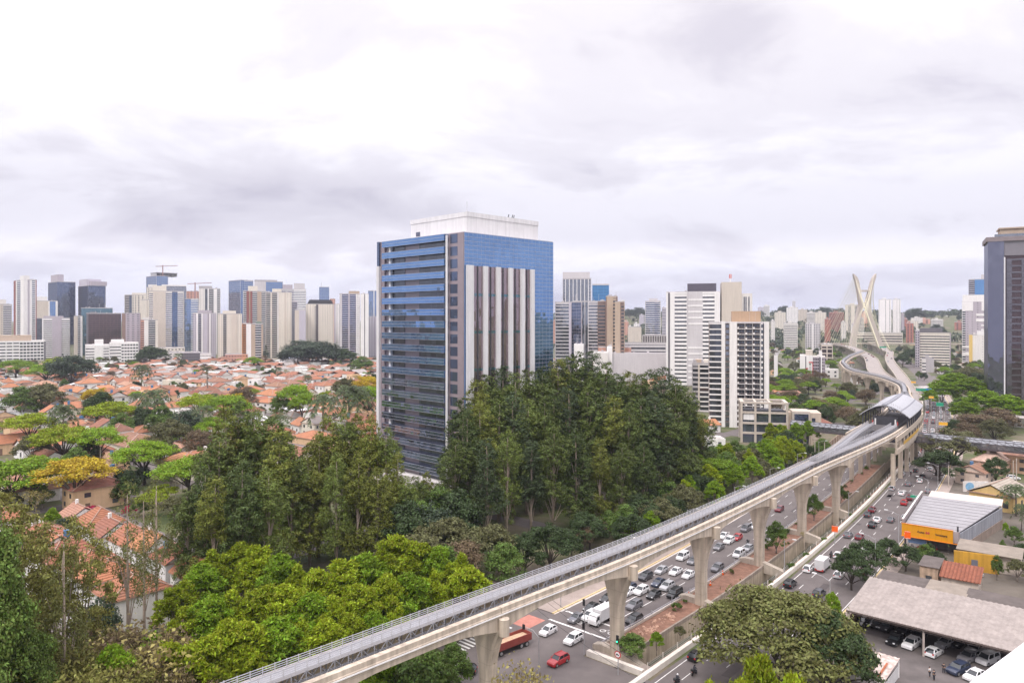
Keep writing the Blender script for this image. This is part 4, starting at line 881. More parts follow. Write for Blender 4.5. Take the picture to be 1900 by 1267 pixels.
# ---- beige frame building where the footbridge starts
def frame_building():
    Y = 352.0; yaw = R(-14); o = thing('frame_building', 'beige concrete frame building with open roof terrace beside the footbridge', 'building', (atY(1376,Y), Y, 0), yaw)
    w, d, h = 21.0, 16.0, 19.0; fr = MB()
    for x in (0, 6.4, 13.0, w): fr.box(x-.5, 0, 0, x+.5, 1.0, h)
    for x in (0, w): fr.box(x-.5, d-1, 0, x+.5, d, h)
    for z in (4.2, 9.0, 14.2): fr.box(-.49, .02, z, w+.49, .98, z+1.0); fr.box(w-.48, 1.0, z, w+.48, d, z+1.0)
    for (x0, y0, x1, y1) in ((-.5,0,w+.5,1.6),(-.5,d-1.6,w+.5,d),(-.5,1.6,1.2,d-1.6),(w-1.2,1.6,w+.5,d-1.6),(6,1.6,7,d-1.6),(12.6,1.6,13.6,d-1.6)): fr.box(x0, y0, h-.1, x1, y1, h+.8)
    fr.build('frame', CONC, o)
    q = MB(); q.box(.4, .7, 0, w-.4, d-.4, 14.4); q.build('glazing', glassmat('frame_glass', (.28,.32,.45), .5, 3, 5, .01), o)
    q = MB(); q.box(.3, .5, 14.4, w-.3, d-.3, 15.1); q.box(.6, .25, 15.1, w-.6, .45, 16.0); q.build('terrace', M('dark_panel',(0,0,0)), o)
    q = MB(); q.box(.9, .55, 11.0, 5.9, .72, 14.0); q.build('white_blind', col('white'), o)
    q = MB(); q.box(w+2, -1.5, 0, w+10, 10, 16.0); q.build('side_block', CONC, o)
    q = MB(); q.box(w+3.0, -2.2, 1.0, w+9.2, -1.45, 14.8); q.build('dark_glass_box', GL['deep'], o)
    q = MB(); q.box(w+10.2, -1.0, 0, w+15, 12, 15.4); q.box(w+.5, 2, 0, w+2, 10, 15.0); q.build('entrance_wing', M('beige_wing', (.52,.43,.35), .8, .1, .3, .1), o)
    q = MB(); q.box(w+10.8, -1.1, 9, w+12.4, -.9, 13); q.build('window', GL['deep'], o)
frame_building()
# ---- right of the avenue and around the bridge
bf('striped office block with pale horizontal bands right of the avenue', 1706, 1763, 618, 893, [(0,1,'band','cream',.45)], 26, 3.25, 'dark', 'dkgrey', tops=[(0,.72,.05,.8,6,'dkgrey')], zl=[(0,1,'win','mauve',(6,.6,.6))], name='office_block', yaw=-3)
bf('dark side wing of the striped office block', 1698, 1706, 614, 900, [(0,1,'win','mauve',(2,.5,.5))], 22, 3.25, name='office_block')
bf('small grey windowless block in front of the striped one', 1710, 1733, 667, 815, [(0,.35,'band','offwhite',.45),(.35,1,'wall','grey')], 14, 3.2, tops=[(.3,.6,.1,.7,4.5,'grey')], name='apartment_block')
bf('grey and white mosaic apartment tower with square white panels', 1785, 1832, 560, 930, [(0,.14,'balc','white',(.8,.9)),(.14,.5,'win','mauve',(2,.22,.22)),(.5,1,'win','mauve',(2,.2,.25))], 26, 3.1, glass='dark', tops=[(.02,.98,0,.9,9,'white')])
o = THINGS[-1]; q = MB(); Wm = atY(1832,930)-atY(1785,930); Hm = zat(560,930)
for f0, f1, z0, z1 in ((0,.37,.86,1),(.65,1,.86,1),(.47,1,.78,.815),(.47,1,.69,.735),(.64,1,.62,.645),(.64,1,.55,.575),(0,.3,.28,.31),(0,.36,.16,.21),(0,.35,.02,.06)): q.box(f0*Wm, -.5, z0*Hm, f1*Wm, -.03, z1*Hm)
q.build('white_panel', col('white'), o)
bf('plain white apartment wall with a yellow vertical stripe', 1798, 1828, 622, 870, [(0,.22,'fin','yellow'),(.22,.8,'wall','offwhite'),(.8,1,'win','offwhite',(2,.25,.3))], 20, 3.1, tops=[(.5,1,0,.6,5,'white')], name='apartment_block')
bf('tower with bright blue panel behind the mosaic tower', 1797, 1836, 519, 1120, [(0,.3,'balc','lilac',(1,.9)),(.3,1,'wall','blue')], 26, 3.2, tops=[(.6,1,.1,.6,8,'lgrey')])
o = bf('white hotel block with a red frame sign and dark windows', 1484, 1508, 661, 712, [(0,.42,'wall','white'),(.42,.5,'wall','dkgrey'),(.5,1,'wall','white')], 20, 3.1, 'brown', 'white', tops=[(.45,1,.1,.8,6,'beige')], name='hotel_block', cat='hotel')
q = MB(); k_ = 712/1340
for (a_, b_, t_, u_) in ((1494.5,1496.3,699,683),(1494.5,1498.5,684.5,682.5),(1499.5,1507,673,671),(1505.6,1507,701,671)): q.box((a_-1484)*k_, -.35, zat(t_,712), (b_-1484)*k_, -.06, zat(u_,712))
q.build('red_frame', col('red'), o)
q = MB(); q.loft([[((1501.7-1484)*k_+1.0*math.cos(t), -.30, zat(675.5,712)+1.0*math.sin(t)) for t in [k*.785 for k in range(8)]], [((1501.7-1484)*k_+1.0*math.cos(t), -.06, zat(675.5,712)+1.0*math.sin(t)) for t in [k*.785 for k in range(8)]]]); q.build('round_emblem', col('green'), o)
q = MB(); q.box((1500-1484)*k_, -.25, zat(691,712), (1503.8-1484)*k_, -.06, zat(679,712)); q.build('grey_sign', col('lgrey'), o)
bf('dark windowed wing of the white hotel block', 1508, 1531, 663, 716, [(0,.5,'win','mauve',(4,.7,.6)),(.5,.65,'fin','dkgrey'),(.65,.75,'fin','white'),(.75,1,'win','mauve',(2,.6,.6))], 18, 3.1, 'brown', 'offwhite', tops=[(.5,.75,0,.2,6,'white')], name='hotel_block', cat='hotel')
bf('unfinished concrete frame block behind the hotel', 1524, 1545, 640, 900, [(0,.06,'fin','beige'),(.06,.45,'band','beige',.75),(.45,.55,'fin','beige'),(.55,.94,'band','beige',.75),(.94,1,'fin','beige')], 20, 5.5, 'brown', name='concrete_frame', cat='building')
bf('small white water tower in the trees left of the hotel', 1436, 1443, 660, 690, [(0,1,'fin','white')], 4, 5, name='water_tower', cat='tower')
# ---- hills: slopes of small towers beyond the river
HB = [ # px0, px1, ytop, Y, colour, style, words
 (1568,1597,566,1750,'cream','c','cream tower with dark window columns behind the bridge tower'), (1630,1654,556,1560,'white','s','tall white twin tower with thin window lines right of the bridge, left half'), (1656,1671,556,1565,'white','s','tall white twin tower with thin window lines right of the bridge, right half'),
 (1596,1612,581,1900,'salmon','p','salmon slab seen between the bridge legs'), (1593,1603,590,1600,'grey','b','small grey banded block between the bridge legs'),
 (1459,1481,571,1950,'white','w','plain white tower with tiny windows on the ridge'), (1481,1498,575,2050,'beige','w','beige tower beside the plain white tower on the ridge'), (1497,1515,580,1850,'offwhite','b','offwhite banded block on the ridge'), (1512,1533,580,1800,'cream','w','cream block with window rows on the ridge'),
 (1437,1458,580,1800,'cream','w','cream block with dark attic left on the ridge'), (1538,1566,580,1780,'brick','b','red brick block with balconies left of the bridge tower'), (1530,1541,592,1500,'brick','p','narrow dark red block on the slope'), (1454,1480,600,1300,'offwhite','b','white banded block standing low on the wooded slope'),
 (1494,1522,601,1330,'lgrey','g','grey panelled block with two white roof bumps on the slope'), (1417,1428,567,2300,'white','b','white banded tower just above the slim apartment roof'), (1406,1417,571,2350,'lilac','w','lilac tower just above the slim apartment roof'), (1540,1552,577,2300,'white','b','white block behind the red brick block'),
 (1672,1678,583,1700,'mauve','p','narrow mauve tower right of the white twins'), (1676,1684,592,1750,'brick','p','narrow red tower right of the white twins'), (1684,1704,596,1800,'cream','w','cream stepped block on the right slope'), (1690,1712,590,1900,'offwhite','w','offwhite stepped block on the right slope'), (1704,1726,592,1950,'salmon','c','salmon roofed block on the right slope'),
 (1727,1750,593,1850,'offwhite','b','offwhite block with a small tower on the right slope'), (1771,1790,598,1750,'brick','c','brick and white block beside the mosaic tower'), (1681,1695,600,1500,'brick','c','red and dark block behind the striped office block'),
 (1430,1438,596,1500,'offwhite','p','small offwhite block on the wooded slope'), (1400,1408,580,2100,'beige','w','small beige tower left on the ridge'), (1470,1476,560,2500,'lgrey','p','thin grey tower top poking over the ridge'), (1444,1452,577,2400,'brick','p','small brick block over the ridge'), (1186,1196,585,2000,'lilac','w','small lilac tower below the wooded hill'),
 (1176,1186,601,1600,'white','p','small white house block below the wooded hill'), (1158,1166,597,1700,'salmon','p','small salmon block below the wooded hill'), (1560,1570,598,1600,'offwhite','w','offwhite block left of the bridge tower'), (1579,1590,602,1450,'white','p','small white block behind the left bridge leg'),
 (1752,1760,588,2200,'offwhite','w','small offwhite block by the thin mast'), (1228,1236,572,1500,'lilac','b','narrow lilac tower left of the white office block'), (1026,1032,596,1500,'salmon','w','salmon block squeezed beside the glass tower edge')]
for a_, b_, yt, yy, wc, stl, lb in HB:
    zg = hill(atY((a_+b_)/2, yy), yy)-2; Lm = atY(b_, yy)-atY(a_, yy)
    z_ = {'c': [(0,.2,'wall',wc),(.2,.38,'band',wc,.6),(.38,.62,'wall',wc),(.62,.8,'band',wc,.6),(.8,1,'wall',wc)], 's': [(0,.12,'win',wc,(1,.3,.3)),(.12,.5,'wall',wc),(.5,.6,'win',wc,(1,.6,.5)),(.6,.82,'wall',wc),(.82,.92,'win',wc,(1,.6,.5)),(.92,1,'wall',wc)],
          'p': WN(wc, max(2, int(Lm/5)), .3, .3), 'w': WN(wc, max(3, int(Lm/4)), .35, .35), 'b': BD(wc, .42), 'g': [(0,.45,'win',wc,(3,.5,.5)),(.45,.55,'win','white',(2,.3,.3)),(.55,1,'win',wc,(3,.5,.5))]}[stl]
    bf(lb, a_, b_, yt, yy, z_, 20, 3.1, z0=zg, tops=[(.3,.6,.2,.6,4,wc)], name='hillside_tower', cat='tower block', group='towers on the hills beyond the river')
o = bf('wide terraced podium with pale bands behind the bridge legs', 1590, 1675, 618, 1500, BD('cream',.55), 30, 5.2, 'brown', name='podium_building', cat='building')
# ---- the city beyond the left photo edge, seen only mirrored in the office tower's glass
for k, (x, y, w_, hh_, wc) in enumerate(((-430,150,26,62,'cream'),(-500,235,24,84,'white'),(-470,300,30,48,'tan'),(-560,180,28,96,'lilac'),(-620,330,34,70,'beige'),(-400,70,24,40,'offwhite'),(-690,250,36,100,'grey'),(-540,90,30,56,'salmon'))):
    building('apartment_tower', f"{['cream','white','tan','lilac','beige','offwhite','grey','salmon'][k]} tower beyond the left photo edge, mirrored in the office tower glass", x, y, 0, R(50), w_, w_, hh_, 3.2, [(0,.3,'win',wc,(2,.4,.45)),(.3,.6,'band',wc,.55),(.6,1,'win',wc,(3,.4,.45))], [(0,.5,'band',wc,.5),(.5,1,'win',wc,(3,.5,.45))], cat='tower block')
# ------------------------------------------------------------------ houses
random.seed(21)
def tilemat():
    m = M('roof_tile', (.5,.2,.12), .85, .16, .8, 0, objcol=True, objvar=.10); t = m.node_tree; ns, lk = t.nodes, t.links
    uv = ns.new('ShaderNodeUVMap'); uv.uv_map = 'uv'; wv = ns.new('ShaderNodeTexWave'); wv.inputs['Scale'].default_value = .42; wv.inputs['Distortion'].default_value = .5; wv.bands_direction = 'Y'
    lk.new(uv.outputs[0], wv.inputs['Vector']); b = ns.new('ShaderNodeBump'); b.inputs['Strength'].default_value = .8; b.inputs['Distance'].default_value = .22; lk.new(wv.outputs[1], b.inputs['Height'])
    p = ns['Principled BSDF']; lk.new(b.outputs[0], p.inputs['Normal'])
    pt = ns.new('ShaderNodeTexNoise'); pt.inputs['Scale'].default_value = .35; pt.inputs['Detail'].default_value = 6; g = ns.new('ShaderNodeNewGeometry'); lk.new(g.outputs['Position'], pt.inputs['Vector'])
    r = ns.new('ShaderNodeMapRange'); r.inputs[1].default_value = .52; r.inputs[2].default_value = .75; r.inputs[4].default_value = .55; lk.new(pt.outputs[0], r.inputs[0])
    src = p.inputs['Base Color'].links[0].from_socket; mx = ns.new('ShaderNodeMix'); mx.data_type = 'RGBA'; lk.new(r.outputs[0], mx.inputs[0]); lk.new(src, mx.inputs[6]); mx.inputs[7].default_value = (.16,.10,.08,1)
    lk.new(mx.outputs[2], p.inputs['Base Color']); return m
TILE = tilemat(); RENDER = M('house_render', (.7,.68,.65), .85, .09, .5, .10, objcol=True); HGL = GL['dark']; HDOOR = M('house_door', (.22,.14,.10), .7, .15, 1)
METALR = M('metal_roof', (.62,.61,.61), .5, .12, .4, .05)
def roofmesh(kind, w, d, e, h):
    """w along x, d along y, eave overhang e, ridge height h; eaves at z=0, with a 0.18 m edge"""
    m = MB(); m.uv = []; X, Yy = w/2+e, d/2+e; pl = h/min(X, Yy)
    def face_(pts, axis):
        s = math.hypot(1, pl); m.add(pts, [tuple(range(len(pts)))]); m.uv.append([(p[axis], p[2]*s/pl) for p in pts])
    if kind == 'hip':
        rx, ry = max(X-Yy, 0), max(Yy-X, 0); a, b = ((-rx,0,h),(rx,0,h)) if X >= Yy else ((0,-ry,h),(0,ry,h))
        A, B, Cc, D = (-X,-Yy,0),(X,-Yy,0),(X,Yy,0),(-X,Yy,0)
        if X >= Yy: face_([A,B,b,a],0); face_([B,Cc,b],1); face_([Cc,D,a,b],0); face_([D,A,a],1)
        else: face_([A,B,a],0); face_([B,Cc,b,a],1); face_([Cc,D,b],0); face_([D,A,a,b],1)
        for p, q in ((a,b),(A,a),(B,b if X>=Yy else a),(Cc,b),(D,a if X>=Yy else b)):
            if (Vector(p)-Vector(q)).length > .3: n0 = len(m.f); m.bar(Vector(p)+Vector((0,0,.05)), Vector(q)+Vector((0,0,.05)), .28, .14, 1); m.uv += [None]*(len(m.f)-n0)
    elif kind == 'gable':
        face_([(-X,-Yy,0),(X,-Yy,0),(X,0,h),(-X,0,h)],0); face_([(X,Yy,0),(-X,Yy,0),(-X,0,h),(X,0,h)],0)
        n0 = len(m.f); m.bar((-X,0,h+.05),(X,0,h+.05), .28, .14, 1); m.uv += [None]*(len(m.f)-n0)
    elif kind == 'shed': face_([(-X,-Yy,0),(X,-Yy,0),(X,Yy,h),(-X,Yy,h)],0); n0 = len(m.f); m.quad((-X,Yy,0),(-X,Yy,h),(X,Yy,h),(X,Yy,0),m=1); m.uv += [None]
    n0 = len(m.f); m.box(-X,-Yy,-.18,X,Yy,-.002,1); m.uv += [None]*(len(m.f)-n0); return m
TRIM = M('roof_edge', (.36,.24,.19), .8, .15, 1)
HT = []
def house_proto(kind, w, d, hw, hr, wins=2, chim=False, wing=None, e=.45, roofmat=None):
    o = thing('house', 'house', 'house'); PROTO.append(o); wl_ = MB(); wl_.box(-w/2,-d/2,0,w/2,d/2,hw)
    if kind == 'gable':
        for s in (-1,1): wl_.add([(s*w/2,-d/2,hw),(s*w/2,d/2,hw),(s*w/2,0,hw+hr*d/(d+2*e)),(s*w/2-s*.25,-d/2,hw),(s*w/2-s*.25,d/2,hw),(s*w/2-s*.25,0,hw+hr*d/(d+2*e))],[(0,1,2),(5,4,3),(0,2,5,3),(1,4,5,2)])
    if kind == 'flat':
        for a in ((-w/2,-d/2,w/2,-d/2+.25),(-w/2,d/2-.25,w/2,d/2),(-w/2,-d/2+.25,-w/2+.25,d/2-.25),(w/2-.25,-d/2+.25,w/2,d/2-.25)): wl_.box(a[0],a[1],hw,a[2],a[3],hw+.8)
    if wing: wl_.box(*wing[:2], 0, *wing[2:4], wing[4])
    wl_.build('wall', RENDER, o)
    if kind == 'flat': MB().box(-w/2+.26,-d/2+.26,hw-.1,w/2-.26,d/2-.26,hw+.12).build('roof', M('flat_roof', (.42,.38,.36), .9, .25, .5), o); ro = o.children[-1]
    else: ro = roofmesh(kind, w, d, e, hr).build('roof', [roofmat or TILE, TRIM], o, loc=(0,0,hw+.19))
    if wing: roofmesh('hip', wing[2]-wing[0], wing[3]-wing[1], .4, 1.4).build('roof', [roofmat or TILE, TRIM], o, loc=((wing[0]+wing[2])/2,(wing[1]+wing[3])/2,wing[4]+.19))
    if len(HT) in (3, 5): q = MB(); q.cyl((w*.28,d*.18,hw+hr*.45), .75, hr*.4+1.2, 12); q.build('water_tank', M('tank_blue', (.07,.17,.33), .6, .1, 1) if len(HT) != 5 else RENDER, o)
    st_ = 2 if hw > 4.5 else 1
    for sx, sy in ((0,-1),(-1,0)):
        for f in range(st_):
            for k in range(wins):
                zc = 1.0+2.9*f; q = MB(); t = (k+.5)/wins-.5
                if sy: q.box(t*w-.75,-d/2-.06,zc,t*w+.75,-d/2+.05,zc+1.3)
                else: q.box(-w/2-.06,t*d-.7,zc,-w/2+.05,t*d+.7,zc+1.25)
                if f == 0 and k == 0 and sy: q = MB(); q.box(t*w-.55,-d/2-.07,0,t*w+.55,-d/2+.05,2.2); q.build('door', HDOOR, o); continue
                wi = q.build('window', HGL, o)
    if chim: MB().box(w*.2,-.4,.4,w*.2+.8,.4,hr+.9).build('chimney', RENDER, ro)
    HT.append(o); return o
house_proto('hip', 11, 9, 3.3, 2.3); house_proto('hip', 13, 10, 6.0, 2.4, 2); house_proto('gable', 11, 9.5, 3.4, 2.3, 2, True); house_proto('gable', 9, 12, 5.8, 2.6, 2)
house_proto('hip', 12, 9, 3.4, 2.2, 2, True, (-6.5,-9,0,-4.4,3.0)); house_proto('flat', 10, 9, 5.8, 0, 2); house_proto('hip', 9, 13, 3.6, 2.2); house_proto('shed', 9, 8, 3.2, 1.5, 2, False, None, .3, METALR)
house_proto('hip', 16, 12, 3.6, 2.8, 3); house_proto('gable', 16, 11, 3.6, 2.4, 3, False, None, .5)
HW = ['single-storey hipped', 'two-storey hipped', 'single-storey gabled', 'two-storey gabled', 'L-shaped hipped', 'flat-roofed two-storey', 'deep hipped', 'lean-to metal-roofed', 'broad hipped', 'long gabled']
RC = [((.355,.145,.082),'terracotta'),((.415,.178,.092),'orange terracotta'),((.265,.112,.076),'dark red'),((.26,.135,.09),'brown tiled'),((.41,.225,.155),'pale terracotta'),((.315,.130,.080),'terracotta'),((.33,.30,.29),'grey'),((.24,.21,.20),'dark grey')]
WCL = [((.78,.76,.74),'white'),((.78,.76,.74),'white'),((.72,.66,.56),'cream'),((.70,.48,.30),'peach'),((.62,.60,.58),'grey'),((.76,.73,.70),'offwhite')]
HOUSES = []
def house(t, x, y, rz, sc=1.0, rc=None, wc=None, label=None, z=0):
    o = dup(HT[t], (x, y, z), rz, sc); rc = rc or random.choices(RC, (5,4,3,3,3,5,1.6,.8))[0]; wc = wc or random.choice(WCL)
    def paint(ob):
        for c in ob.children:
            b = c.name.split('.')[0]; c.color = (*(rc[0] if b == 'roof' else wc[0]), 1); paint(c)
    paint(o); o['group'] = 'houses of the low neighbourhood'
    lb = 'metal-roofed' if t == 7 else ('' if t == 5 else rc[1]+' roofed')
    o['label'] = label or ' '.join(f"{HW[t]} {wc[1]} house {'' if t in (5,7) else 'with '+rc[1]+' roof'}".split()); HOUSES.append(o); return o
A0 = sang(0)-R(90)                                    # house x axis along the cross streets
W_, Te = WCL[0], RC[0]
# the attached houses in front, left of the lime trees (station s, offset u)
for k, (u, s, t, sc, rc) in enumerate([(-86,-47,1,(.9,1.25,1.0),Te),(-98.5,-47,1,(.85,1.2,1.0),RC[1]),(-110,-46.5,1,(.8,1.25,.95),Te),(-121,-47,6,(1.1,1.0,1.4),RC[5]),(-131.5,-47,3,(1.0,1.1,.9),RC[1]),(-143,-46,1,(.85,1.15,.9),Te),(-155,-46,4,1.0,RC[2]),(-168,-47,1,.9,RC[0]),
    (-92,-31,2,(1.0,1.0,1.2),RC[0]),(-104,-30,3,(1.15,.9,.8),RC[5]),(-116,-30.5,2,(1.0,1.0,1.3),RC[1]),(-128,-30,9,(.75,1.0,1.1),RC[0]),(-140,-31,2,(1.0,1.1,1.1),RC[2]),(-152,-30,8,(.8,.9,1.1),RC[0]),(-166,-30.5,2,1.0,RC[4])]):
    sc = (sc,)*3 if not isinstance(sc, tuple) else sc; sc = (sc[0]*.80, sc[1]*.86, sc[2]*1.22)
    p = SU(s, u); house(t, p.x, p.y, A0+(R(180) if s > -40 else 0), sc, rc, W_ if k % 4 else WCL[5])
gw = thing('garden_wall', 'white garden walls between the front terracotta roofed houses', 'wall'); q = MB()
for u in (-92,-104,-115,-126,-137,-149,-161): q.bar(SU(-55,u,1.6), SU(-23,u,1.6), .25, 3.2)
q.bar(SU(-39,-84,1.9), SU(-39,-172,1.9), .3, 3.8); q.bar(SU(-55.5,-82,1.2), SU(-55.5,-172,1.2), .3, 2.4); q.bar(SU(-23,-86,1.2), SU(-23,-172,1.2), .3, 2.4); q.build('wall', M('garden_white', (.74,.72,.71), .85, .15, .5, .2), gw)
def hp(px, py, t, rz=0, sc=1.0, rc=None, wc=None, label=None): p = at(px, py); return house(t, p.x, p.y, A0+R(rz), sc, rc, wc, label)
hp(178,938,1,90,(1.25,1.0,1.1),RC[2],WCL[3],'two-storey peach and white house with red roof beside the yellow flowering tree')
hp(250,835,8,0,(2.0,1.6,1.2),RC[3],WCL[2],'very broad brown tile roofed house behind the bright umbrella tree')
hp(345,885,1,0,(1.1,1.2,1.1),RC[1],WCL[2],'two-storey cream house with garages beside the dark eucalyptus')
hp(325,850,9,0,(1.3,1.1,1.1),RC[4],W_,'long pale terracotta roofed house behind the cream house with garages')
hp(70,848,2,90,(1.3,1.4,1.5),RC[1],W_,'white gabled house with orange roof and a white roof patch'); hp(20,838,9,90,(1.0,1.2,1.3),RC[1],WCL[3],'orange roofed gabled house at the left photo edge')
o = hp(112,762,2,0,(1.2,1.3,1.3),RC[1],W_,'white gabled house with dark solar panels on its orange roof')
q = MB(); q.add([(-3.4,-4.6,0),(3.2,-4.6,0),(3.2,-1.6,1.55),(-3.4,-1.6,1.55)],[(0,1,2,3)]); q.build('solar_panel', M('solar', (.03,.03,.06), .2, .1, 1), o, loc=(0,0,3.78))
hp(25,782,7,0,(2.2,1.6,1.0),None,WCL[2],'pale metal roofed cream house at the left photo edge'); hp(150,742,9,0,(1.1,1.0,1.6),RC[1],W_,'white two-storey house with two arched windows behind the solar panels')
hp(285,722,5,0,(1.2,1,1),None,W_,'plain white flat house beside a slender palm'); hp(330,735,8,0,(1.1,1,1.1),RC[0],WCL[5],'large orange hipped house behind the umbrella trees')
hp(580,790,5,10,(.9,.6,1.1),None,W_,'plain white blank-walled house above the eucalyptus tops'); hp(598,766,8,0,(1.0,.8,1.2),RC[1],WCL[5],'orange hipped house beside two tall palms'); hp(503,745,8,0,(1.3,.9,1.4),RC[1],W_,'wide white house with orange hip roof left of the palms')
hp(590,708,1,0,(.9,.8,1.0),RC[1],WCL[2],'cream two-storey house with dark doorway among bushes'); hp(675,695,1,0,(1.2,1,1),RC[1],W_,'white two-storey house beside the tower edge fin')
o = thing('warehouse', 'pale blue warehouse with a white gable front before the dark tree mound', 'warehouse', (atY(545,950), 950, 0), R(28)); w0 = MB(); w0.box(-16,-9,0,16,9,9); w0.add([(16,-9,9),(16,9,9),(16,0,13),(15.8,-9,9),(15.8,9,9),(15.8,0,13)],[(0,1,2),(5,4,3)]); w0.build('wall', col('lgrey'), o); roofmesh('gable',32,18,.5,4).build('roof', [M('blue_roof', (.36,.40,.50), .6, .1, .4), TRIM], o, loc=(0,0,9.1))
# the rest of the neighbourhood: back-to-back rows between streets
AX = Vector((math.cos(A0), math.sin(A0))); AY = Vector((-AX.y, AX.x)); O2 = Vector((21.4,119.5))
cand = []
for row in range(-2, 40):
    for side in (0, 1):
        s = -8+39*row+(0 if side == 0 else 16)
        u = -58.0
        while u > -900:
            wd = random.uniform(11, 15); u -= wd; ph = (-u) % 96
            if ph < 11: continue
            p = O2+AX*(u+wd/2)+AY*s; Y = p.y
            if Y < 205 or Y > 1010: continue
            px = CX+FX*p.x/Y; py = HZ+FX*H/Y
            if px < -25 or px > 705: continue
            if Y < 268 and px > 335: continue
            if any((h.location.x-p.x)**2+(h.location.y-p.y)**2 < 15**2 for h in HOUSES): continue
            if random.random() < (.30 if Y < 500 else .26): continue
            cand.append((Y, p.x, p.y, wd, side))
cand.sort()
NEAR = [c for c in cand if c[0] < 560]; FARH = [c for c in cand if c[0] >= 560]
keep = NEAR+FARH[:max(0, 262-len(NEAR))]; rest = FARH[max(0, 262-len(NEAR)):]
for Y, x, y, wd, side in keep:
    t = random.choices(range(10), (3,4,3,4,3,3.5,2,2.0,1.6,2))[0]; f = wd/12*random.choice((random.uniform(.58,.8), random.uniform(.78,1.0), random.uniform(1.0,1.22))); house(t, x+random.uniform(-2.2,2.2), y+random.uniform(-2.2,2.2), A0+(R(180) if side else 0)+R(random.choice((0,0,90)))+R(random.uniform(-9,9)), (f*random.uniform(.85,1.15), f*1.08, random.uniform(.85,1.4)))
FC = [((.345,.142,.088),5),((.39,.18,.105),4),((.27,.135,.09),3),((.40,.235,.17),3),((.33,.30,.29),2)]; fw = MB(); frs = []
for c_ in FC: r_ = MB(); r_.uv = []; frs.append(r_)
for Y, x, y, wd, side in rest:
    T = Matrix.Translation((x+random.uniform(-2,2),y+random.uniform(-2,2),0)) @ Matrix.Rotation(A0+random.choice((0,math.pi/2))+random.uniform(-.15,.15), 4, 'Z'); h_ = random.choice((3.2,3.6,4.5,6,6.5)); d_ = random.uniform(7,14); wd *= random.uniform(.7,1.15)
    m_ = MB(); m_.box(-wd/2+.4,-d_/2+.4,0,wd/2-.4,d_/2-.4,h_)
    if random.random() < .16: m_.box(-wd/2+.2,-d_/2+.2,h_+.01,wd/2-.2,d_/2-.2,h_+.7); fw.merge(m_.xf(T)); continue
    fw.merge(m_.xf(T)); r_ = roofmesh(random.choice(('hip','gable')), wd-.8, d_-.8, .4, random.uniform(1.8,2.8)); u_ = r_.uv; r_.xf(T @ Matrix.Translation((0,0,h_+.19))); k_ = random.choices(range(5), [c_[1] for c_ in FC])[0]; frs[k_].merge(r_); frs[k_].uv += u_
if rest:
    o = thing('distant_houses', 'mass of tiny red roofed houses at the foot of the skyline', 'houses'); o['kind'] = 'stuff'; THINGS.remove(o)
    w_ = fw.build('wall', RENDER, o); w_.color = (.76,.74,.72,1)
    for (c_, n_), f_ in zip(FC, frs):
        if f_.v: r_ = f_.build('roof', [TILE, TRIM], o); r_.color = (*c_, 1)
# streets between the rows
sm_ = MB()
for row in range(-3, 26):
    s = -8+39*row+16+11.5; a, b = O2+AX*(-62)+AY*s, O2+AX*(-900)+AY*s
    sm_.add([(a.x-AY.x*3.6,a.y-AY.y*3.6,.03),(a.x+AY.x*3.6,a.y+AY.y*3.6,.03),(b.x+AY.x*3.6,b.y+AY.y*3.6,.03),(b.x-AY.x*3.6,b.y-AY.y*3.6,.03)],[(0,1,2,3)])
for k in range(1, 9):
    u = -96*k-5.5; a, b = O2+AX*u+AY*(-60), O2+AX*u+AY*900; sm_.add([(a.x-AX.x*3.6,a.y-AX.y*3.6,.036),(a.x+AX.x*3.6,a.y+AX.y*3.6,.036),(b.x+AX.x*3.6,b.y+AX.y*3.6,.036),(b.x-AX.x*3.6,b.y-AX.y*3.6,.036)],[(0,1,2,3)])
struct(sm_.build('neighbourhood_streets', ASPH))
# small roofs in the trees between the apartment block and the station, and below the hills
for px, py, t, rz, sc, rc, lb in ((1440,735,9,30,1.0,RC[1],'orange roof just right of the slim apartment block'),(1462,742,9,20,1.1,RC[4],'pale orange roof among bushes right of the apartment block'),(1478,748,7,10,(1.4,1,1),RC[1],'pale green metal roof beside a white one'),(1500,752,7,10,(1.2,1,1),RC[1],'white metal roof below the hotel block'),(1520,800,0,-10,1.2,RC[2],'white house with red hip roof above the footbridge'),
    (1492,803,2,-10,1.0,RC[3],'small brown roofed house above the footbridge'),(1308,800,2,20,1.1,RC[1],'orange roofed house at the foot of the slim apartment block'),(1320,838,5,0,1.0,RC[1],'low white house with blue water tank below the apartment block'),(1450,705,5,0,.9,RC[1],'small white flat house in the trees'),(1440,758,4,0,1.0,RC[1],'low orange roofed house behind the trees left of the station')):
    p = at(px, py); house(t, p.x, p.y, R(rz), sc, rc, W_, lb)
retire_later = list(PROTO)
print('houses', len(HOUSES), len(rest))
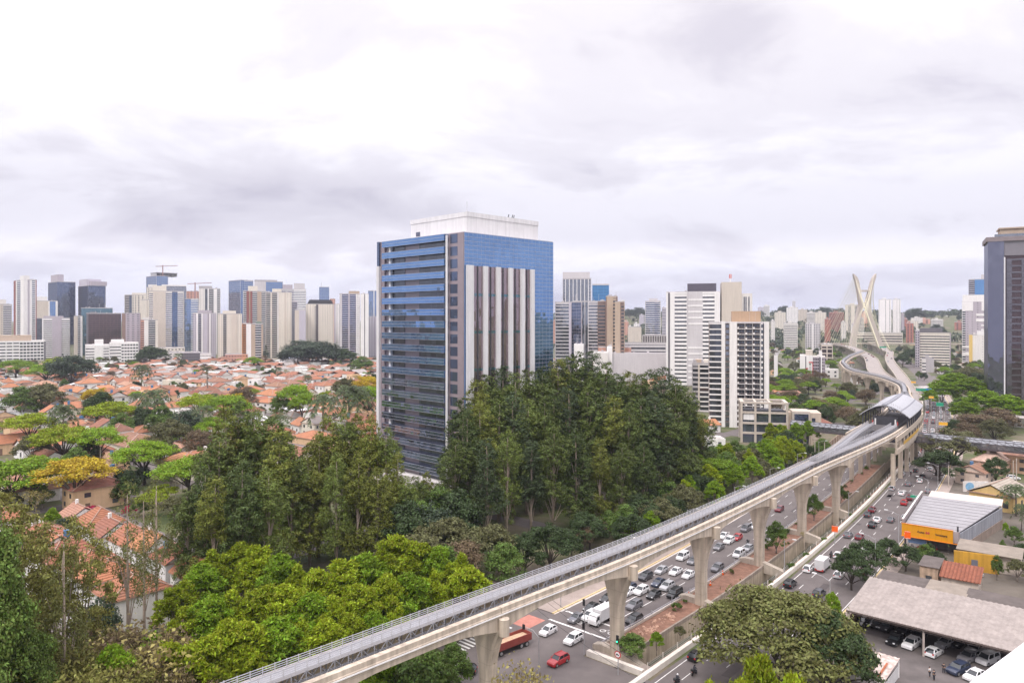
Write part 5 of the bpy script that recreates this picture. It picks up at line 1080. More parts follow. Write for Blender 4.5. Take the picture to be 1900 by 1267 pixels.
# ------------------------------------------------------------------ trees
import numpy as np
rng = np.random.default_rng(5); random.seed(5)
def unit(v): return v/np.maximum(np.linalg.norm(v, axis=1, keepdims=True), 1e-6)
def leafmesh(name, P, Nn, L, W, mat, droop=0.0, jit=.6, spr=0.0):
    n = len(P); N0 = unit(Nn); Nn = unit(Nn+rng.normal(0, jit, (n,3))); t = rng.normal(0, 1, (n,3))*(1-.55*spr)+N0*2.2*spr*rng.uniform(0,1,(n,1)); t[:,2] -= droop
    if spr: Nn = unit(np.cross(t, rng.normal(0,1,(n,3)))); Nn *= np.sign(Nn[:,2:3]+1e-9)
    t = unit(t-(t*Nn).sum(1, keepdims=True)*Nn); b = np.cross(Nn, t)
    l = (L*rng.uniform(.6,1.35,(n,1))); w_ = (W*rng.uniform(.6,1.3,(n,1))); V = np.stack([P-t*l*.5, P+b*w_*.5+Nn*l*.06, P+t*l*.5-Nn*l*.12, P-b*w_*.5+Nn*l*.06], 1).reshape(-1,3)
    me = bpy.data.meshes.new(name); me.vertices.add(4*n); me.vertices.foreach_set('co', V.astype(np.float32).ravel()); me.loops.add(4*n); me.loops.foreach_set('vertex_index', np.arange(4*n, dtype=np.int32)); me.polygons.add(n); me.polygons.foreach_set('loop_start', np.arange(0,4*n,4,dtype=np.int32))
    me.materials.append(mat); me.update(calc_edges=True); return me
def puffs(cs, rs, n, flat=1.0, sub=14, up=.25, hollow=.35):
    """leaves in clumps over the outer shells of ellipsoidal puffs: positions and outward normals"""
    P, Q = [], []; w = np.array(rs)**2; w = w/w.sum()
    for c, r, k in zip(cs, rs, (w*n).astype(int)):
        if k < 3: continue
        m = max(4, int(sub)); d = unit(rng.normal(0,1,(m,3))+np.array([0,0,up])); sc = c+d*r*rng.uniform(hollow+.35,1.0,(m,1))*np.array([1,1,flat]); i = rng.integers(0,m,k)
        o = rng.normal(0,.30*r,(k,3))*np.array([1,1,max(flat,.5)*.8]); p = sc[i]+o; P.append(p); Q.append(unit((p-c)/np.array([1,1,flat*flat+.12]))*.9+np.array([0,0,.35]))
    return np.concatenate(P), np.concatenate(Q)
BARK = {k: M('bark_'+k, c, .9, .25, 2, bump=.3) for k, c in dict(grey=(.20,.165,.14), pale=(.34,.27,.22), dark=(.07,.055,.045)).items()}
def leaf(nm, c, isl=.38, tr=.25): return M('leaf_'+nm, c, .6, .16, .18, island=isl, objvar=.16, trans=tr, spec=.25)
LF = dict(euc=leaf('eucalyptus', (.070,.098,.026), .45, .10), euc2=leaf('eucalyptus_mid', (.102,.132,.030), .45, .10), eucb=leaf('eucalyptus_blue', (.062,.088,.036), .42, .10), eucm=leaf('eucalyptus_light', (.150,.190,.040), .45, .12), eucl=leaf('eucalyptus_olive', (.160,.175,.030), .48, .12), dark=leaf('dark', (.058,.088,.032)), mid=leaf('mid', (.115,.175,.036), .45), lime=leaf('lime', (.290,.350,.020), .5, .3), bright=leaf('bright', (.205,.310,.020), .45, .3),
    olive=leaf('olive', (.130,.130,.055)), oliveD=leaf('olive_dark', (.145,.150,.046), .45), brown=leaf('brown', (.160,.115,.070)), yel=leaf('yellow', (.50,.36,.03), .35, .3), palm=leaf('palm', (.075,.100,.040)), straw=leaf('straw', (.30,.25,.09)), pink=leaf('magenta', (.40,.03,.09)), near=leaf('near_green', (.130,.185,.038), .5), nearo=leaf('near_olive', (.215,.205,.055), .5), nearb=leaf('near_brown', (.220,.170,.085), .5), blueg=leaf('blue_green', (.060,.085,.050)))
def limbs(mb, base, ends, r0, r1, m=0, sag=.15):
    for e in ends:
        b, e = Vector(base), Vector(e); mid = b.lerp(e, .5)+Vector((random.uniform(-.4,.4), random.uniform(-.4,.4), (e-b).length*sag)); mb.tube([b, mid, e], [r0, (r0+r1)/2, r1], 5, m, False)
TP = {}
def proto(kind, word, cat, trunk, crown_me, bark, group):
    o = thing(kind, word, cat); PROTO.append(o); trunk.build('trunk', BARK[bark], o, True); link('crown', crown_me, o); o['group'] = group; return o
def euc(seed, lf, n=18000, Hh=40, Rm=6.0, L=.60, low=.30, tops=6, lows=6, r0=(2.3,3.5), jit=.45):
    """a tall gum: several leaders, each with its own rounded billowing crown, on pale forking limbs"""
    random.seed(seed); cs, rs = [], []; tr = MB(); tx, ty = random.uniform(-.8,.8), random.uniform(-.8,.8); tr.tube([(0,0,-.3),(tx*.3,ty*.3,Hh*.3),(tx*.8,ty*.8,Hh*.65),(tx,ty,Hh*.93)], [.50,.40,.24,.06], 7)
    lead = [(tx, ty, Hh, random.uniform(2.4,3.0), 9)]
    for k in range(tops): a = k*6.28/tops+random.uniform(-.5,.5); d = Rm*random.uniform(.35,.72); lead.append((d*math.cos(a), d*math.sin(a), Hh*random.uniform(.62,.92), random.uniform(*r0), random.uniform(6,9)))
    for k in range(lows): a = k*6.28/lows+random.uniform(-.6,.6); d = Rm*random.uniform(.55,.95); lead.append((d*math.cos(a), d*math.sin(a), Hh*random.uniform(low+.06,.60), random.uniform(*r0)*.95, random.uniform(4.5,7)))
    for x, y, zt, r, hh in lead:
        m = int(5+hh*.8); limbs(tr, (x*.12+tx*.3, y*.12+ty*.3, max(zt-hh-abs(x)-abs(y)-2, Hh*.12)), [(x, y, zt-hh*.45)], .17, .05)
        for j in range(m):
            t = (j+.4)/m; rr = r*math.sin(math.pi*(.10+.72*t))**.8; a = j*2.399+random.uniform(-.4,.4); q = random.uniform(.9,1.55)*(1.1-.25*(1-t)); cs.append((x+max(rr-q*.4,0)*math.cos(a), y+max(rr-q*.4,0)*math.sin(a), zt-q*.7-t*hh)); rs.append(q)
    P, Q = puffs(np.array(cs), rs, n, .9, 12, .45, .5)
    return tr, leafmesh('crown', P, Q, L, L*.5, LF[lf], .5, jit)
def dome(seed, lf, n, Hh, Rm, th, np_=26, flat=.7, L=.6, sub=16, limbn=7, hollow=.35, lay=False, rr0=(.22,.36), jit=.6, spr=0.0):
    """spreading crowns: puffs over a dome whose underside is open, on forking limbs"""
    random.seed(seed); cs, rs = [], []; zb = Hh-th
    for i in range(np_):
        q = math.sqrt(random.random()); a = i*2.399+random.uniform(-.4,.4); top = math.sqrt(max(0,1-q*q)); r = Rm*random.uniform(*rr0)
        z = zb+th*(top*random.uniform(.55,.92)+(.05 if not lay else random.choice((.0,.12,.22)))); cs.append((q*(Rm-r*.6)*math.cos(a), q*(Rm-r*.6)*math.sin(a), z)); rs.append(r)
    P, Q = puffs(np.array(cs), rs, n, flat, sub, .5, hollow); tr = MB(); fk = zb*.55; tr.tube([(0,0,-.2),(random.uniform(-.3,.3),random.uniform(-.3,.3),fk)], [.045*Rm+.12,.035*Rm+.08], 7)
    for c in random.sample(cs, min(limbn, len(cs))): limbs(tr, (0,0,fk-.2), [(c[0]*.9,c[1]*.9,c[2]-.3)], .022*Rm+.05, .03, 0, .08)
    return tr, leafmesh('crown', P, Q, L, L*(.6-.22*spr), LF[lf], 0, jit, spr)
def palm(seed, Hh, n=22, Lf=4.0, droop=1.0):
    random.seed(seed); tr = MB(); tr.tube([(0,0,0),(.3,.1,Hh*.5),(.35,.2,Hh)], [.26,.2,.17], 7); mb = MB()
    for i in range(n):
        a = i*2.399; e0 = random.uniform(-.2,1.2); P = []
        for k in range(7): t = k/6; P.append(Vector((.35+math.cos(a)*Lf*t*math.cos(e0*.6), .2+math.sin(a)*Lf*t*math.cos(e0*.6), Hh+Lf*(t*math.sin(e0)-droop*.75*t*t))))
        sd_ = Vector((-math.sin(a), math.cos(a), 0))
        for k in range(6):
            for s in (-1, 1):
                for j in range(3):
                    p = P[k].lerp(P[k+1], j/3); w_ = .95*(1-.55*abs((k+j/3)/6-.35)); mb.add([p, p.lerp(P[k+1], .35), p.lerp(P[k+1], .55)+sd_*s*w_+Vector((0,0,-.42*w_))], [(0,1,2)])
    return tr, mb.mesh('crown', LF['palm'])
def cone(seed, Hh, Rb, lf, n=3500):
    random.seed(seed); P, Q = [], []
    for i in range(n):
        w_ = int(random.random()**1.3*14)/14; z = Hh*(.08+.9*w_); r = Rb*(1-w_)*math.sqrt(random.random()); k = random.randrange(7)*.898+w_*9+random.gauss(0,.16); P.append((r*math.cos(k), r*math.sin(k), z-.16*r+random.gauss(0,.12))); Q.append((.2*math.cos(k),.2*math.sin(k),1))
    tr = MB(); tr.tube([(0,0,0),(0,0,Hh)], [.2,.03], 6); return tr, leafmesh('crown', np.array(P), np.array(Q), .5, .2, LF[lf], 0, .4)
def bare(seed, Hh, Rm, lf, n=900):
    random.seed(seed); tr = MB(); tips = []
    def grow(b, d, l, r, k):
        e = b+d*l; tr.tube([b, b.lerp(e,.5)+Vector((random.uniform(-.1,.1),random.uniform(-.1,.1),0))*l, e], [r, r*.8, r*.6], 5 if k > 2 else 4, 0, False)
        if k == 0: tips.append(e); return
        for j in range(3 if k > 1 else 2): dd = (d+Vector((random.gauss(0,.5),random.gauss(0,.5),random.gauss(.1,.25)))).normalized(); grow(e, dd, l*.72, r*.6, k-1); tips.append(e)
    grow(Vector((0,0,-.2)), Vector((0,0,1)), Hh*.32, .03*Hh**.8, 4); T = np.array([tuple(t) for t in tips]); i = rng.integers(0,len(T),n); P = T[i]+rng.normal(0,.05*Hh,(n,3)); return tr, leafmesh('crown', P, rng.normal(0,1,(n,3))+[0,0,.6], .42, .24, LF[lf])
G_E, G_N, G_R, G_L = 'eucalyptus trees around the office tower', 'trees among the houses', 'trees along the avenue', 'lime green trees beside the viaduct'
DEF = dict(
 nr1=('tall_tree','tall leafy dark green tree','tree','grey',G_N,lambda: dome(91,'near',26000,34,7.2,25,70,1.0,.50,14,9,.35,False,(.17,.27))), nr2=('tall_tree','tall see-through olive tree','tree','grey',G_N,lambda: dome(92,'nearo',6500,32,7.5,20,38,.75,.50,12,14,.4,False,(.12,.22),.8)), bsh1=('thicket_bush','dense olive thicket bush','shrub','grey',G_N,lambda: dome(93,'nearo',26000,7,5.2,6,80,.75,.25,12,6,.3,False,(.10,.2),.7,.6)), bsh2=('thicket_bush','brown tinged thicket bush','shrub','grey',G_N,lambda: dome(94,'nearb',24000,7,5.0,6,76,.75,.24,12,6,.3,False,(.10,.2),.7,.7)),
 euc1=('eucalyptus_tree','tall dark billowing eucalyptus','tree','pale',G_E,lambda: euc(1,'euc')), euc2=('eucalyptus_tree','tall broad dense eucalyptus','tree','pale',G_E,lambda: euc(2,'euc2',19000,40,7.0,.62,.22,7,8)), euc3=('eucalyptus_tree','slender dark eucalyptus','tree','pale',G_E,lambda: euc(3,'eucb',14000,40,4.6,.55,.30,5,5)), euc4=('eucalyptus_tree','light olive slender eucalyptus','tree','pale',G_E,lambda: euc(5,'eucm',14000,40,4.8,.52,.26,5,6)),
 eul1=('eucalyptus_tree','tall olive eucalyptus','tree','pale',G_E,lambda: euc(4,'eucl',18000,40,6.2,.60,.16,6,8)), eul2=('eucalyptus_tree','broad olive eucalyptus','tree','pale',G_E,lambda: euc(6,'eucl',19000,40,7.4,.62,.14,7,9)), eusp=('eucalyptus_tree','sparse bare-trunked eucalyptus','tree','pale',G_E,lambda: euc(9,'oliveD',2300,40,5.5,.55,.55,4,2,(1.2,2.0),.9)),
 lime1=('lime_tree','lush lime green tree','tree','grey',G_L,lambda: dome(11,'lime',14000,18,6.0,13,64,.9,.80,10,6,.35,False,(.11,.21),.7,.8)), lime2=('lime_tree','billowing yellow green tree','tree','grey',G_L,lambda: dome(12,'lime',13000,18,5.2,14,60,1.1,.80,9,6,.35,False,(.11,.22),.7,.9)), lime3=('lime_tree','bright green leafy tree','tree','grey',G_L,lambda: dome(13,'bright',13000,18,6.2,12,56,.8,.72,10,6,.35,False,(.12,.22),.7,.6)),
 umb1=('umbrella_tree','flat-topped bright green umbrella tree','tree','dark',G_N,lambda: dome(21,'bright',9000,12,8.5,4.2,34,.30,.55,18,12,.35,True,(.18,.30))), umb2=('umbrella_tree','layered yellow green umbrella tree','tree','dark',G_N,lambda: dome(22,'lime',8000,12,8.0,4.6,30,.32,.55,18,12,.35,True,(.18,.30))), umby=('flowering_tree','umbrella tree covered in yellow flowers','tree','dark',G_N,lambda: dome(23,'yel',7000,12,7.0,4.2,28,.34,.5,18,10,.35,True,(.18,.30))),
 brd1=('round_tree','round dark green tree','tree','grey',G_N,lambda: dome(31,'dark',8000,11,5.2,8.5,38,.85,.5,12,7,.35,False,(.16,.3))), brd2=('garden_tree','round mid green tree','tree','grey',G_N,lambda: dome(32,'mid',8000,11,5.4,8,38,.8,.5,12,7,.35,False,(.16,.3))), brd3=('spreading_tree','spreading olive tree','tree','grey',G_N,lambda: dome(33,'olive',8000,10,6.0,6.5,40,.7,.5,12,7,.35,False,(.15,.27))), brd4=('brownish_tree','bushy brownish tree','tree','grey',G_N,lambda: dome(34,'brown',5200,10,5.6,7,24,.7,.5)), brd5=('dense_tree','dense bluish green tree','tree','grey',G_N,lambda: dome(35,'blueg',7000,14,6,11,30,.9,.6)),
 oli1=('street_tree','wide feathery olive tree','tree','dark',G_R,lambda: dome(41,'oliveD',27000,13,10,8.8,84,.6,.52,16,14,.3,False,(.12,.21))), oli2=('street_tree','dark feathery street tree','tree','dark',G_R,lambda: dome(42,'dark',11000,13,7.5,9,44,.6,.55,16,12,.3,False,(.14,.24))), oli3=('street_tree','greyish olive street tree','tree','dark',G_R,lambda: dome(43,'olive',14000,13,8,9.5,60,.7,.5,14,12,.3,False,(.12,.22))),
 palm1=('palm_tree','tall slender palm','palm','grey',G_N,lambda: palm(51,13)), palm2=('palm_tree','stout drooping palm','palm','grey',G_N,lambda: palm(52,9,30,4.6,1.5)), con1=('conifer_tree','dark pointed conifer','tree','dark',G_N,lambda: cone(61,14,3.4,'dark')),
 bare1=('bare_tree','thin half-bare tree','tree','grey',G_N,lambda: bare(71,10,4,'straw',700)), bare2=('bare_tree','reddish half-bare tree','tree','grey',G_N,lambda: bare(72,11,5,'brown',1500)),
 shr1=('shrub','low green shrub','shrub','grey',G_N,lambda: dome(81,'mid',1600,2.6,1.9,2.2,10,.8,.38,10,2)), shr2=('shrub','low dark shrub','shrub','grey',G_N,lambda: dome(82,'oliveD',1600,2.6,2.0,2.2,10,.8,.38,10,2)), shp=('flowering_shrub','magenta flowering shrub','shrub','grey',G_N,lambda: dome(83,'pink',1500,2.4,2.4,1.8,10,.6,.35,10,2)), strw=('thicket_bush','straw coloured thicket bush','shrub','grey',G_N,lambda: dome(84,'straw',4200,5,4.2,4,20,.7,.5,14,4)))
DH = {}
for k, (nm, wd, ct, bk, gp, fn_) in DEF.items():
    t_, c_ = fn_(); TP[k] = proto(nm, wd, ct, t_, c_, bk, gp); DH[k] = max(v.co.z for v in c_.vertices)
TREES = []; random.seed(77)
def tree(k, x, y, Hh, wid=None, label=None, z=0.0, group=None):
    s = Hh/DH[k]; sx = s if wid is None else wid; o = dup(TP[k], (x, y, z), random.uniform(0, 6.28), (sx, sx*random.uniform(.9,1.1), s)); o['label'] = label or DEF[k][1]; TREES.append(o)
    if group: o['group'] = group
    return o
def tp(k, px, ytop, Y, w_=1.0, label=None, group=None):
    """tree whose top is seen at (px, ytop) at depth Y"""
    Hh = zat(ytop, Y); return tree(k, atY(px, Y), Y, Hh, Hh/DH[k]*w_, label, 0, group)
E1 = ['euc1','euc2','euc3']
# main eucalyptus grove in front of the office tower (column, top row, depth)
for i, (px, yt, Y) in enumerate([(862,735,222),(885,712,236),(910,702,246),(935,690,250),(958,694,240),(985,694,248),(1010,688,255),(1035,668,262),(1050,655,268),(1075,662,270),(1098,653,272),(1120,672,262),(1142,690,256),(1165,690,262),(1185,690,252),(1208,688,258),(1232,690,250),(1250,712,246),(1268,722,252),(1285,745,256),(1302,772,262),
    (868,770,205),(895,752,208),(925,742,214),(952,738,218),(978,745,222),(1005,735,224),(1030,725,228),(1058,722,230),(1085,720,232),(1110,728,232),(1138,738,228),(1162,742,226),(1190,745,230),(1216,742,232),(1240,760,234),(1262,790,238),
    (842,810,200),(905,812,192),(940,805,196),(985,812,200),(1025,800,203),(1070,795,206),(1112,806,208),(1152,815,210),(1195,822,214)]):
    tp(['euc2','euc1','euc4','euc3','eul1','euc2','euc4'][(i*3+1) % 7] if px < 980 else ['euc1','euc2','euc3','euc1','euc2','eul1'][(i*5) % 6], px, yt+random.uniform(-13,4), Y, random.uniform(1.0,1.3))
for i, (px, yt, Y) in enumerate([(405,800,168),(425,752,176),(445,742,180),(470,756,178),(495,768,174),(515,792,170),(378,862,158),(540,822,172),(352,905,158),(395,880,150),(450,850,152),(500,862,155)]): tp(['euc2','eul1','euc1','euc4'][i % 4], px, yt, Y, random.uniform(.95,1.2))
for i, (px, yt, Y) in enumerate([(590,800,182),(612,766,188),(640,756,192),(668,764,192),(690,766,190),(714,790,188),(735,836,184),(575,842,176),(625,838,172),(662,842,174),(700,862,174),(752,880,182),(768,905,186)]): tp(['eul1','eul2','euc4'][i % 3], px, yt, Y, random.uniform(.9,1.1))
tp('eusp',238,890,118,.8,'bare-trunked sparse eucalyptus standing before the front terracotta roofs'); tp('eusp',268,905,126,.8,'second sparse eucalyptus with thin forked trunks before the front roofs'); tp('eusp',120,965,92,.8,'sparse olive eucalyptus at lower left before white houses'); tp('eusp',290,880,140,.9,'sparse eucalyptus leaning over the white houses')
# lower trees between the groves and the viaduct
for k, px, yt, Y in (('eul2',790,872,196),('brd2',812,900,192),('euc2',770,880,188),('brd1',845,905,190),('brd5',800,930,178),('brd1',745,925,176),('brd2',780,925,180),('brd3',820,955,172),('brd1',870,962,178),('brd3',905,968,168),('brd4',850,1000,158),('oli2',1020,968,172),('oli2',975,985,170),('brd1',1060,985,180),('brd2',935,1005,160),('brd4',1100,960,196),('brd2',1130,945,200),('brd3',1165,930,206),('oli2',1205,925,214),('brd1',1240,905,222),('brd2',1180,905,226),('brd1',1275,880,232),
    ('umb1',1330,848,250),('lime3',1340,870,244),('brd1',1300,850,262),('brd1',1325,825,285),('brd2',1365,815,290),('brd3',1395,830,278),('lime3',1420,812,282),('lime1',1450,806,290),('lime2',1480,815,292),('brd3',1410,850,262),('lime3',1440,845,266),('brd1',1500,822,300),('brd2',1525,812,310),('brd1',1270,838,270),('brd2',830,1010,150),('brd3',760,985,158),('brd4',1085,975,188)): tp(k, px, yt, Y, random.uniform(.9,1.15))
for i in range(66):
    st_ = 52+i*2.9; u_ = random.choice((-37.5,-44,-52))+random.uniform(-2.5,2.5); p = SU(st_, u_); right = p.y > 222
    k = random.choice(['lime3','lime1','lime3','lime2','brd2','brd1','lime3'] if right else ['brd1','brd2','oli2','brd3','brd1','lime3']); tree(k, p.x, p.y, random.uniform(9,14) if right else random.uniform(7,12), None, None, 0, 'trees between the grove and the viaduct')
# lime green trees along the viaduct
for i, (px, yt, Y) in enumerate([(330,1075,132),(372,1040,138),(400,1012,144),(440,1005,146),(480,1010,142),(520,1022,138),(560,1040,134),(600,1048,132),(640,1036,134),(680,1022,138),(715,1000,142),(745,985,146),(780,1000,146),(815,1010,144),(850,1022,140),(870,1045,136),(350,1125,116),(395,1100,118),(440,1085,120),(485,1078,122),(530,1085,120),(575,1095,119),(620,1100,118),(665,1085,122),(710,1065,126),(755,1058,128),(800,1052,131),
    (420,1150,104),(465,1140,106),(510,1138,108),(555,1142,110),(600,1150,110),(648,1140,114),(690,1130,116),(735,1118,119),(330,1180,100),(375,1170,101),(285,1170,104)]): tp(['lime1','lime3','lime2','lime1'][i % 4], px, yt, Y, random.uniform(.9,1.12))
tp('lime3',700,1215,99,.9,'leafy green tree just under the viaduct beam'); tp('brd2',790,1200,108,1.0,'dark green tree beside the zebra crossing under the viaduct'); tp('brd2',760,1225,100,1.0); tp('brd2',840,1185,116,.9)
# near trees at lower left
for k, px, yt, Y, w_ in (('nr2',-6,890,96,.8),('nr2',150,950,112,.75),('nr2',20,925,100,.7),('nr1',-30,960,84,.7),('nr2',72,965,108,.75),('nr2',118,1000,104,.7),('nr1',-5,1040,86,.6),('nr2',45,1040,96,.7),('nr1',25,1120,88,.6),('nr2',95,1100,92,.7),('nr1',70,1165,86,.62),('bsh1',165,1165,108,1.1),('bsh1',215,1175,106,1.0),('bsh2',255,1172,103,1.1),('bsh2',300,1185,100,1.0),('bsh1',175,1205,97,1.1),('bsh2',225,1205,96,1.0),('bsh1',130,1195,92,1.1),('bsh2',330,1205,99,1.0),('lime3',205,1190,94,.7),('bsh1',110,1225,88,1.0),('bare1',215,1155,106,1.1),('bare2',262,1150,104,1.1),('bare1',290,1165,100,1.0),('bare2',140,1180,98,1.0),('bsh2',160,1238,90,1.0),('bsh1',275,1225,94,1.0),('lime3',330,1190,102,.6),('bsh1',50,1225,84,1.0)): tp(k, px, yt, Y, w_)
tp('con1',345,1015,158,1.0,'dark pointed conifer beside the front white houses'); tp('brd5',180,1105,128,.8,'dark round tree in front of the white house corner'); tp('brd5',120,955,190,.75,'bluish dark tree between terracotta roofs'); tp('lime3',98,940,196,.8,'bright green tree between the terracotta roofs')
# hand-placed neighbourhood trees
for k, px, yt, Y, w_, lb in (('umb1',60,846,232,1.6,'broad bright green umbrella tree joined to the yellow one'),('umb1',20,852,228,1.2,None),('umby',138,848,226,1.3,'umbrella tree covered in yellow flowers beside the peach house'),('umb2',55,758,330,1.4,'big layered umbrella tree at left, above the road'),('umb2',205,737,370,1.6,'wide umbrella tree with dark twisted limbs'),('umb1',268,815,262,1.1,'small bright umbrella tree before the broad brown roof'),('umb2',118,786,290,1.3,None),('umb1',182,790,290,1.0,'dark and yellow layered tree beside the broad brown roof'),
    ('umb2',370,722,400,1.4,None),('umb1',420,724,380,1.3,None),('umby',432,722,400,1.0,'yellow topped umbrella tree among the green ones'),('umb1',395,765,330,1.0,None),('brd5',132,655,640,1.5,'tall dark tree towering over the left roofs'),('umb1',85,668,640,1.6,'umbrella tree left of the tall dark tree'),('umb1',30,660,700,1.8,'pale umbrella tree below the long low office'),('umb2',110,655,760,1.6,'umbrella tree behind the tall dark tree'),
    ('brd5',575,628,900,2.2,'huge dark tree mound below the cream towers'),('brd5',600,634,905,2.0,'right half of the dark tree mound below the cream towers'),('brd5',550,636,900,1.6,'left half of the dark tree mound below the cream towers'),('brd1',640,645,900,1.6,None),('brd1',283,640,930,1.8,'dark tree mound beside the white school'),('brd1',270,646,920,1.4,None),('con1',493,640,880,1.3,'dark pointed tree beside the little orange tower'),('umb1',470,655,840,1.5,'bright tree left of the dark pointed one'),
    ('umb1',548,705,430,1.0,None),('umb1',560,722,410,.9,None),('palm2',600,730,360,1.0,'stout drooping palm above the olive eucalyptus'),('palm2',650,714,390,1.0,'second drooping palm nearer the glass tower'),('palm2',662,716,395,1.0,'third drooping palm nearest the glass tower'),('palm1',519,766,300,1.0,'feathery palm before the blue pool wall'),('palm1',386,678,560,1.1,'slender palm with pale trunk among red roofs'),('palm2',262,676,600,1.0,None),('palm1',330,655,830,1.2,None),('palm2',120,750,330,.9,'drooping palm before the solar panel house'),('palm2',290,722,380,1.0,None),('palm1',375,752,330,1.0,None),('palm1',470,762,300,.9,None),
    ('umb1',685,708,420,1.0,'bright tree against the tower edge fin'),('umby',680,690,500,1.1,'yellow tinged tree beside the tower edge fin'),('brd2',672,660,760,1.3,None),('umb1',350,845,238,1.3,'bright tree half behind the dark eucalyptus'),('brd1',185,722,400,1.0,None),('umby',178,712,420,.9,'yellow green round tree beside the dark one'),('brd2',40,715,430,1.2,None),('brd3',78,708,440,1.1,None)): tp(k, px, yt+(6 if k[:3] == 'umb' and Y > 300 else 0), Y, w_*(.74 if k[:3] == 'umb' and Y > 300 else .9 if k[:3] == 'umb' else 1), lb)
for k, px, yt, Y, w_ in (('brd5',345,756,340,1.0),('brd2',300,750,360,1.0),('brd1',268,752,370,1.0),('brd3',315,775,320,1.0),('brd2',225,764,345,.9),('brd4',372,795,300,.9),('brd1',160,805,290,.9),('brd3',60,804,295,1.0),('brd2',140,828,262,.9),('brd1',232,864,236,.9),('brd3',300,806,280,.9),('brd2',520,728,430,.9),('brd4',450,716,450,.9),('brd3',640,698,520,.9)): tp(k, px, yt, Y, w_)
# shrubs and garden trees, seeded between the houses
kinds = ['umb1','brd1','brd2','brd3','brd4','brd2','brd1','bare1','palm2','brd3','brd5','brd2','umb2','brd4']; cnt = 0
for i in range(2600):
    if cnt >= 285: break
    Y = 215+790*random.random()**1.25; px = random.uniform(-15, 700)
    if Y < 262 and px > 340: continue
    x = atY(px, Y); v = Vector((x, Y))-O2; u, s = v.dot(AX), v.dot(AY)
    if any((h.location.x-x)**2+(h.location.y-Y)**2 < (6.6*max(h.scale.x,1))**2 for h in HOUSES): continue
    k = random.choice(kinds); hh = {'umb':random.uniform(6.5,9),'brd':random.uniform(5,9.5),'bar':9,'pal':random.uniform(7,12),'shr':3}[k[:3]]; tree(k, x, Y, hh); cnt += 1
tree('shp', *at(165,958).xy, 3.2, 1.3, 'magenta flowering shrub below the peach house'); tree('shp', *at(238,955).xy, 3.0, 1.0, 'smaller magenta shrub in the shade of sparse eucalyptus')
for i in range(34): p = SU(random.uniform(8,210), random.choice((-11.3,-10.6,-7.6,-.9))+random.uniform(-.4,.4)); tree(random.choice(['shr1','shr2']), p.x, p.y, random.uniform(.5,1.8), None, None, 0, 'weeds along the canal')
# right of the avenue
RT = (('oli1',1450,1095,118,1.18,'huge feathery olive tree over the near pavement'),('oli2',1545,1130,113,.8,'dark lower tree leaning against the huge olive one'),('lime3',1545,1095,136,.55,'small bright lime tree at the shed corner'),('lime3',1560,1132,128,.55,'second small lime tree by the shed post'),('oli2',1608,1000,166,1.0,'dark street tree left of the yellow shop'),('oli2',1680,1008,172,1.05,None),('oli2',1645,996,178,1.0,None),('brd2',1718,1008,176,1.0,None),('oli2',1738,1020,170,.8,None),('oli2',1580,1015,160,.8,None),('oli2',1742,832,268,1.35,'dark tree with black trunk beside the avenue'),('oli3',1768,794,296,1.45,'brownish olive tree in front of the right footbridge'),('oli2',1848,846,262,.8,'tree before the peach house'),('umb1',1822,832,300,.7,'bright tree below the right footbridge'),
 ('lime3',1775,690,500,2.2,'big bright tree right of the jammed avenue'),('lime3',1748,706,480,1.7,None),('lime3',1800,700,470,1.9,None),('lime3',1725,720,470,1.2,None),('lime3',1830,722,410,2.0,'bright tree at the foot of the dark tower'),('lime3',1870,730,395,1.8,None),('lime3',1790,742,400,1.5,None),('brd4',1815,765,370,1.7,None),('brd2',1790,735,430,1.4,None),('oli3',1845,775,350,1.2,'yellow olive tree above the right footbridge'),('brd4',1795,782,350,1.0,None),('brd1',1770,775,360,1.0,None),('brd4',1855,755,380,1.2,None),('brd3',1800,678,640,1.4,None),('brd1',1815,690,600,1.3,None),('brd1',1690,645,960,1.6,None),('brd1',1675,655,900,1.4,None),('brd2',1705,688,720,.9,None),('brd5',1715,690,700,.9,None),
 ('palm2',1885,900,220,1.3,'palm at the right photo edge behind the grey shop'),('palm2',1895,935,205,.9,'palm frond clump at the right photo edge'),('brd2',1882,975,192,1.0,None),('lime3',1866,968,198,.6,None),('brd2',1850,1028,166,.5,None),('brd1',1895,1005,176,1.0,None),('brd3',1888,1035,165,.8,None),('brd2',1860,1000,186,.6,None),('brd1',1725,1005,182,.8,None),('palm1',1760,1010,182,.45,'small palm before the yellow shop front'),
 ('brd2',1440,965,185,.75,'tree leaning over the canal beside a pier'),('brd2',1510,915,215,.7,'small tree between two piers over the canal'),('brd2',1172,1172,127,1.25,'leafy tree at the pier foot by the green traffic light'),('lime3',1218,1170,129,.95,'bright shrubby tree by the green traffic light'),('brd3',1262,1160,136,.9,'straggly olive tree over the canal wall'),('brd2',1560,900,235,.8,None),('bare1',1488,985,195,.7,'thin leafless tree on the earth bank'),('bare1',968,1220,96,.7,'thin sprouting tree in front of the junction'))
for k, px, yt, Y, w_, lb in RT: tp(k, px, yt, Y, w_, lb, G_R)
for i in range(7): tp(('lime2','lime1')[i % 2], 1330+27*i+random.uniform(-8,8), (1205 if i == 3 else 1240)+random.uniform(-8,12), 84+random.uniform(-5,4), .5, None, 'lime bamboo-like tops at the bottom edge')
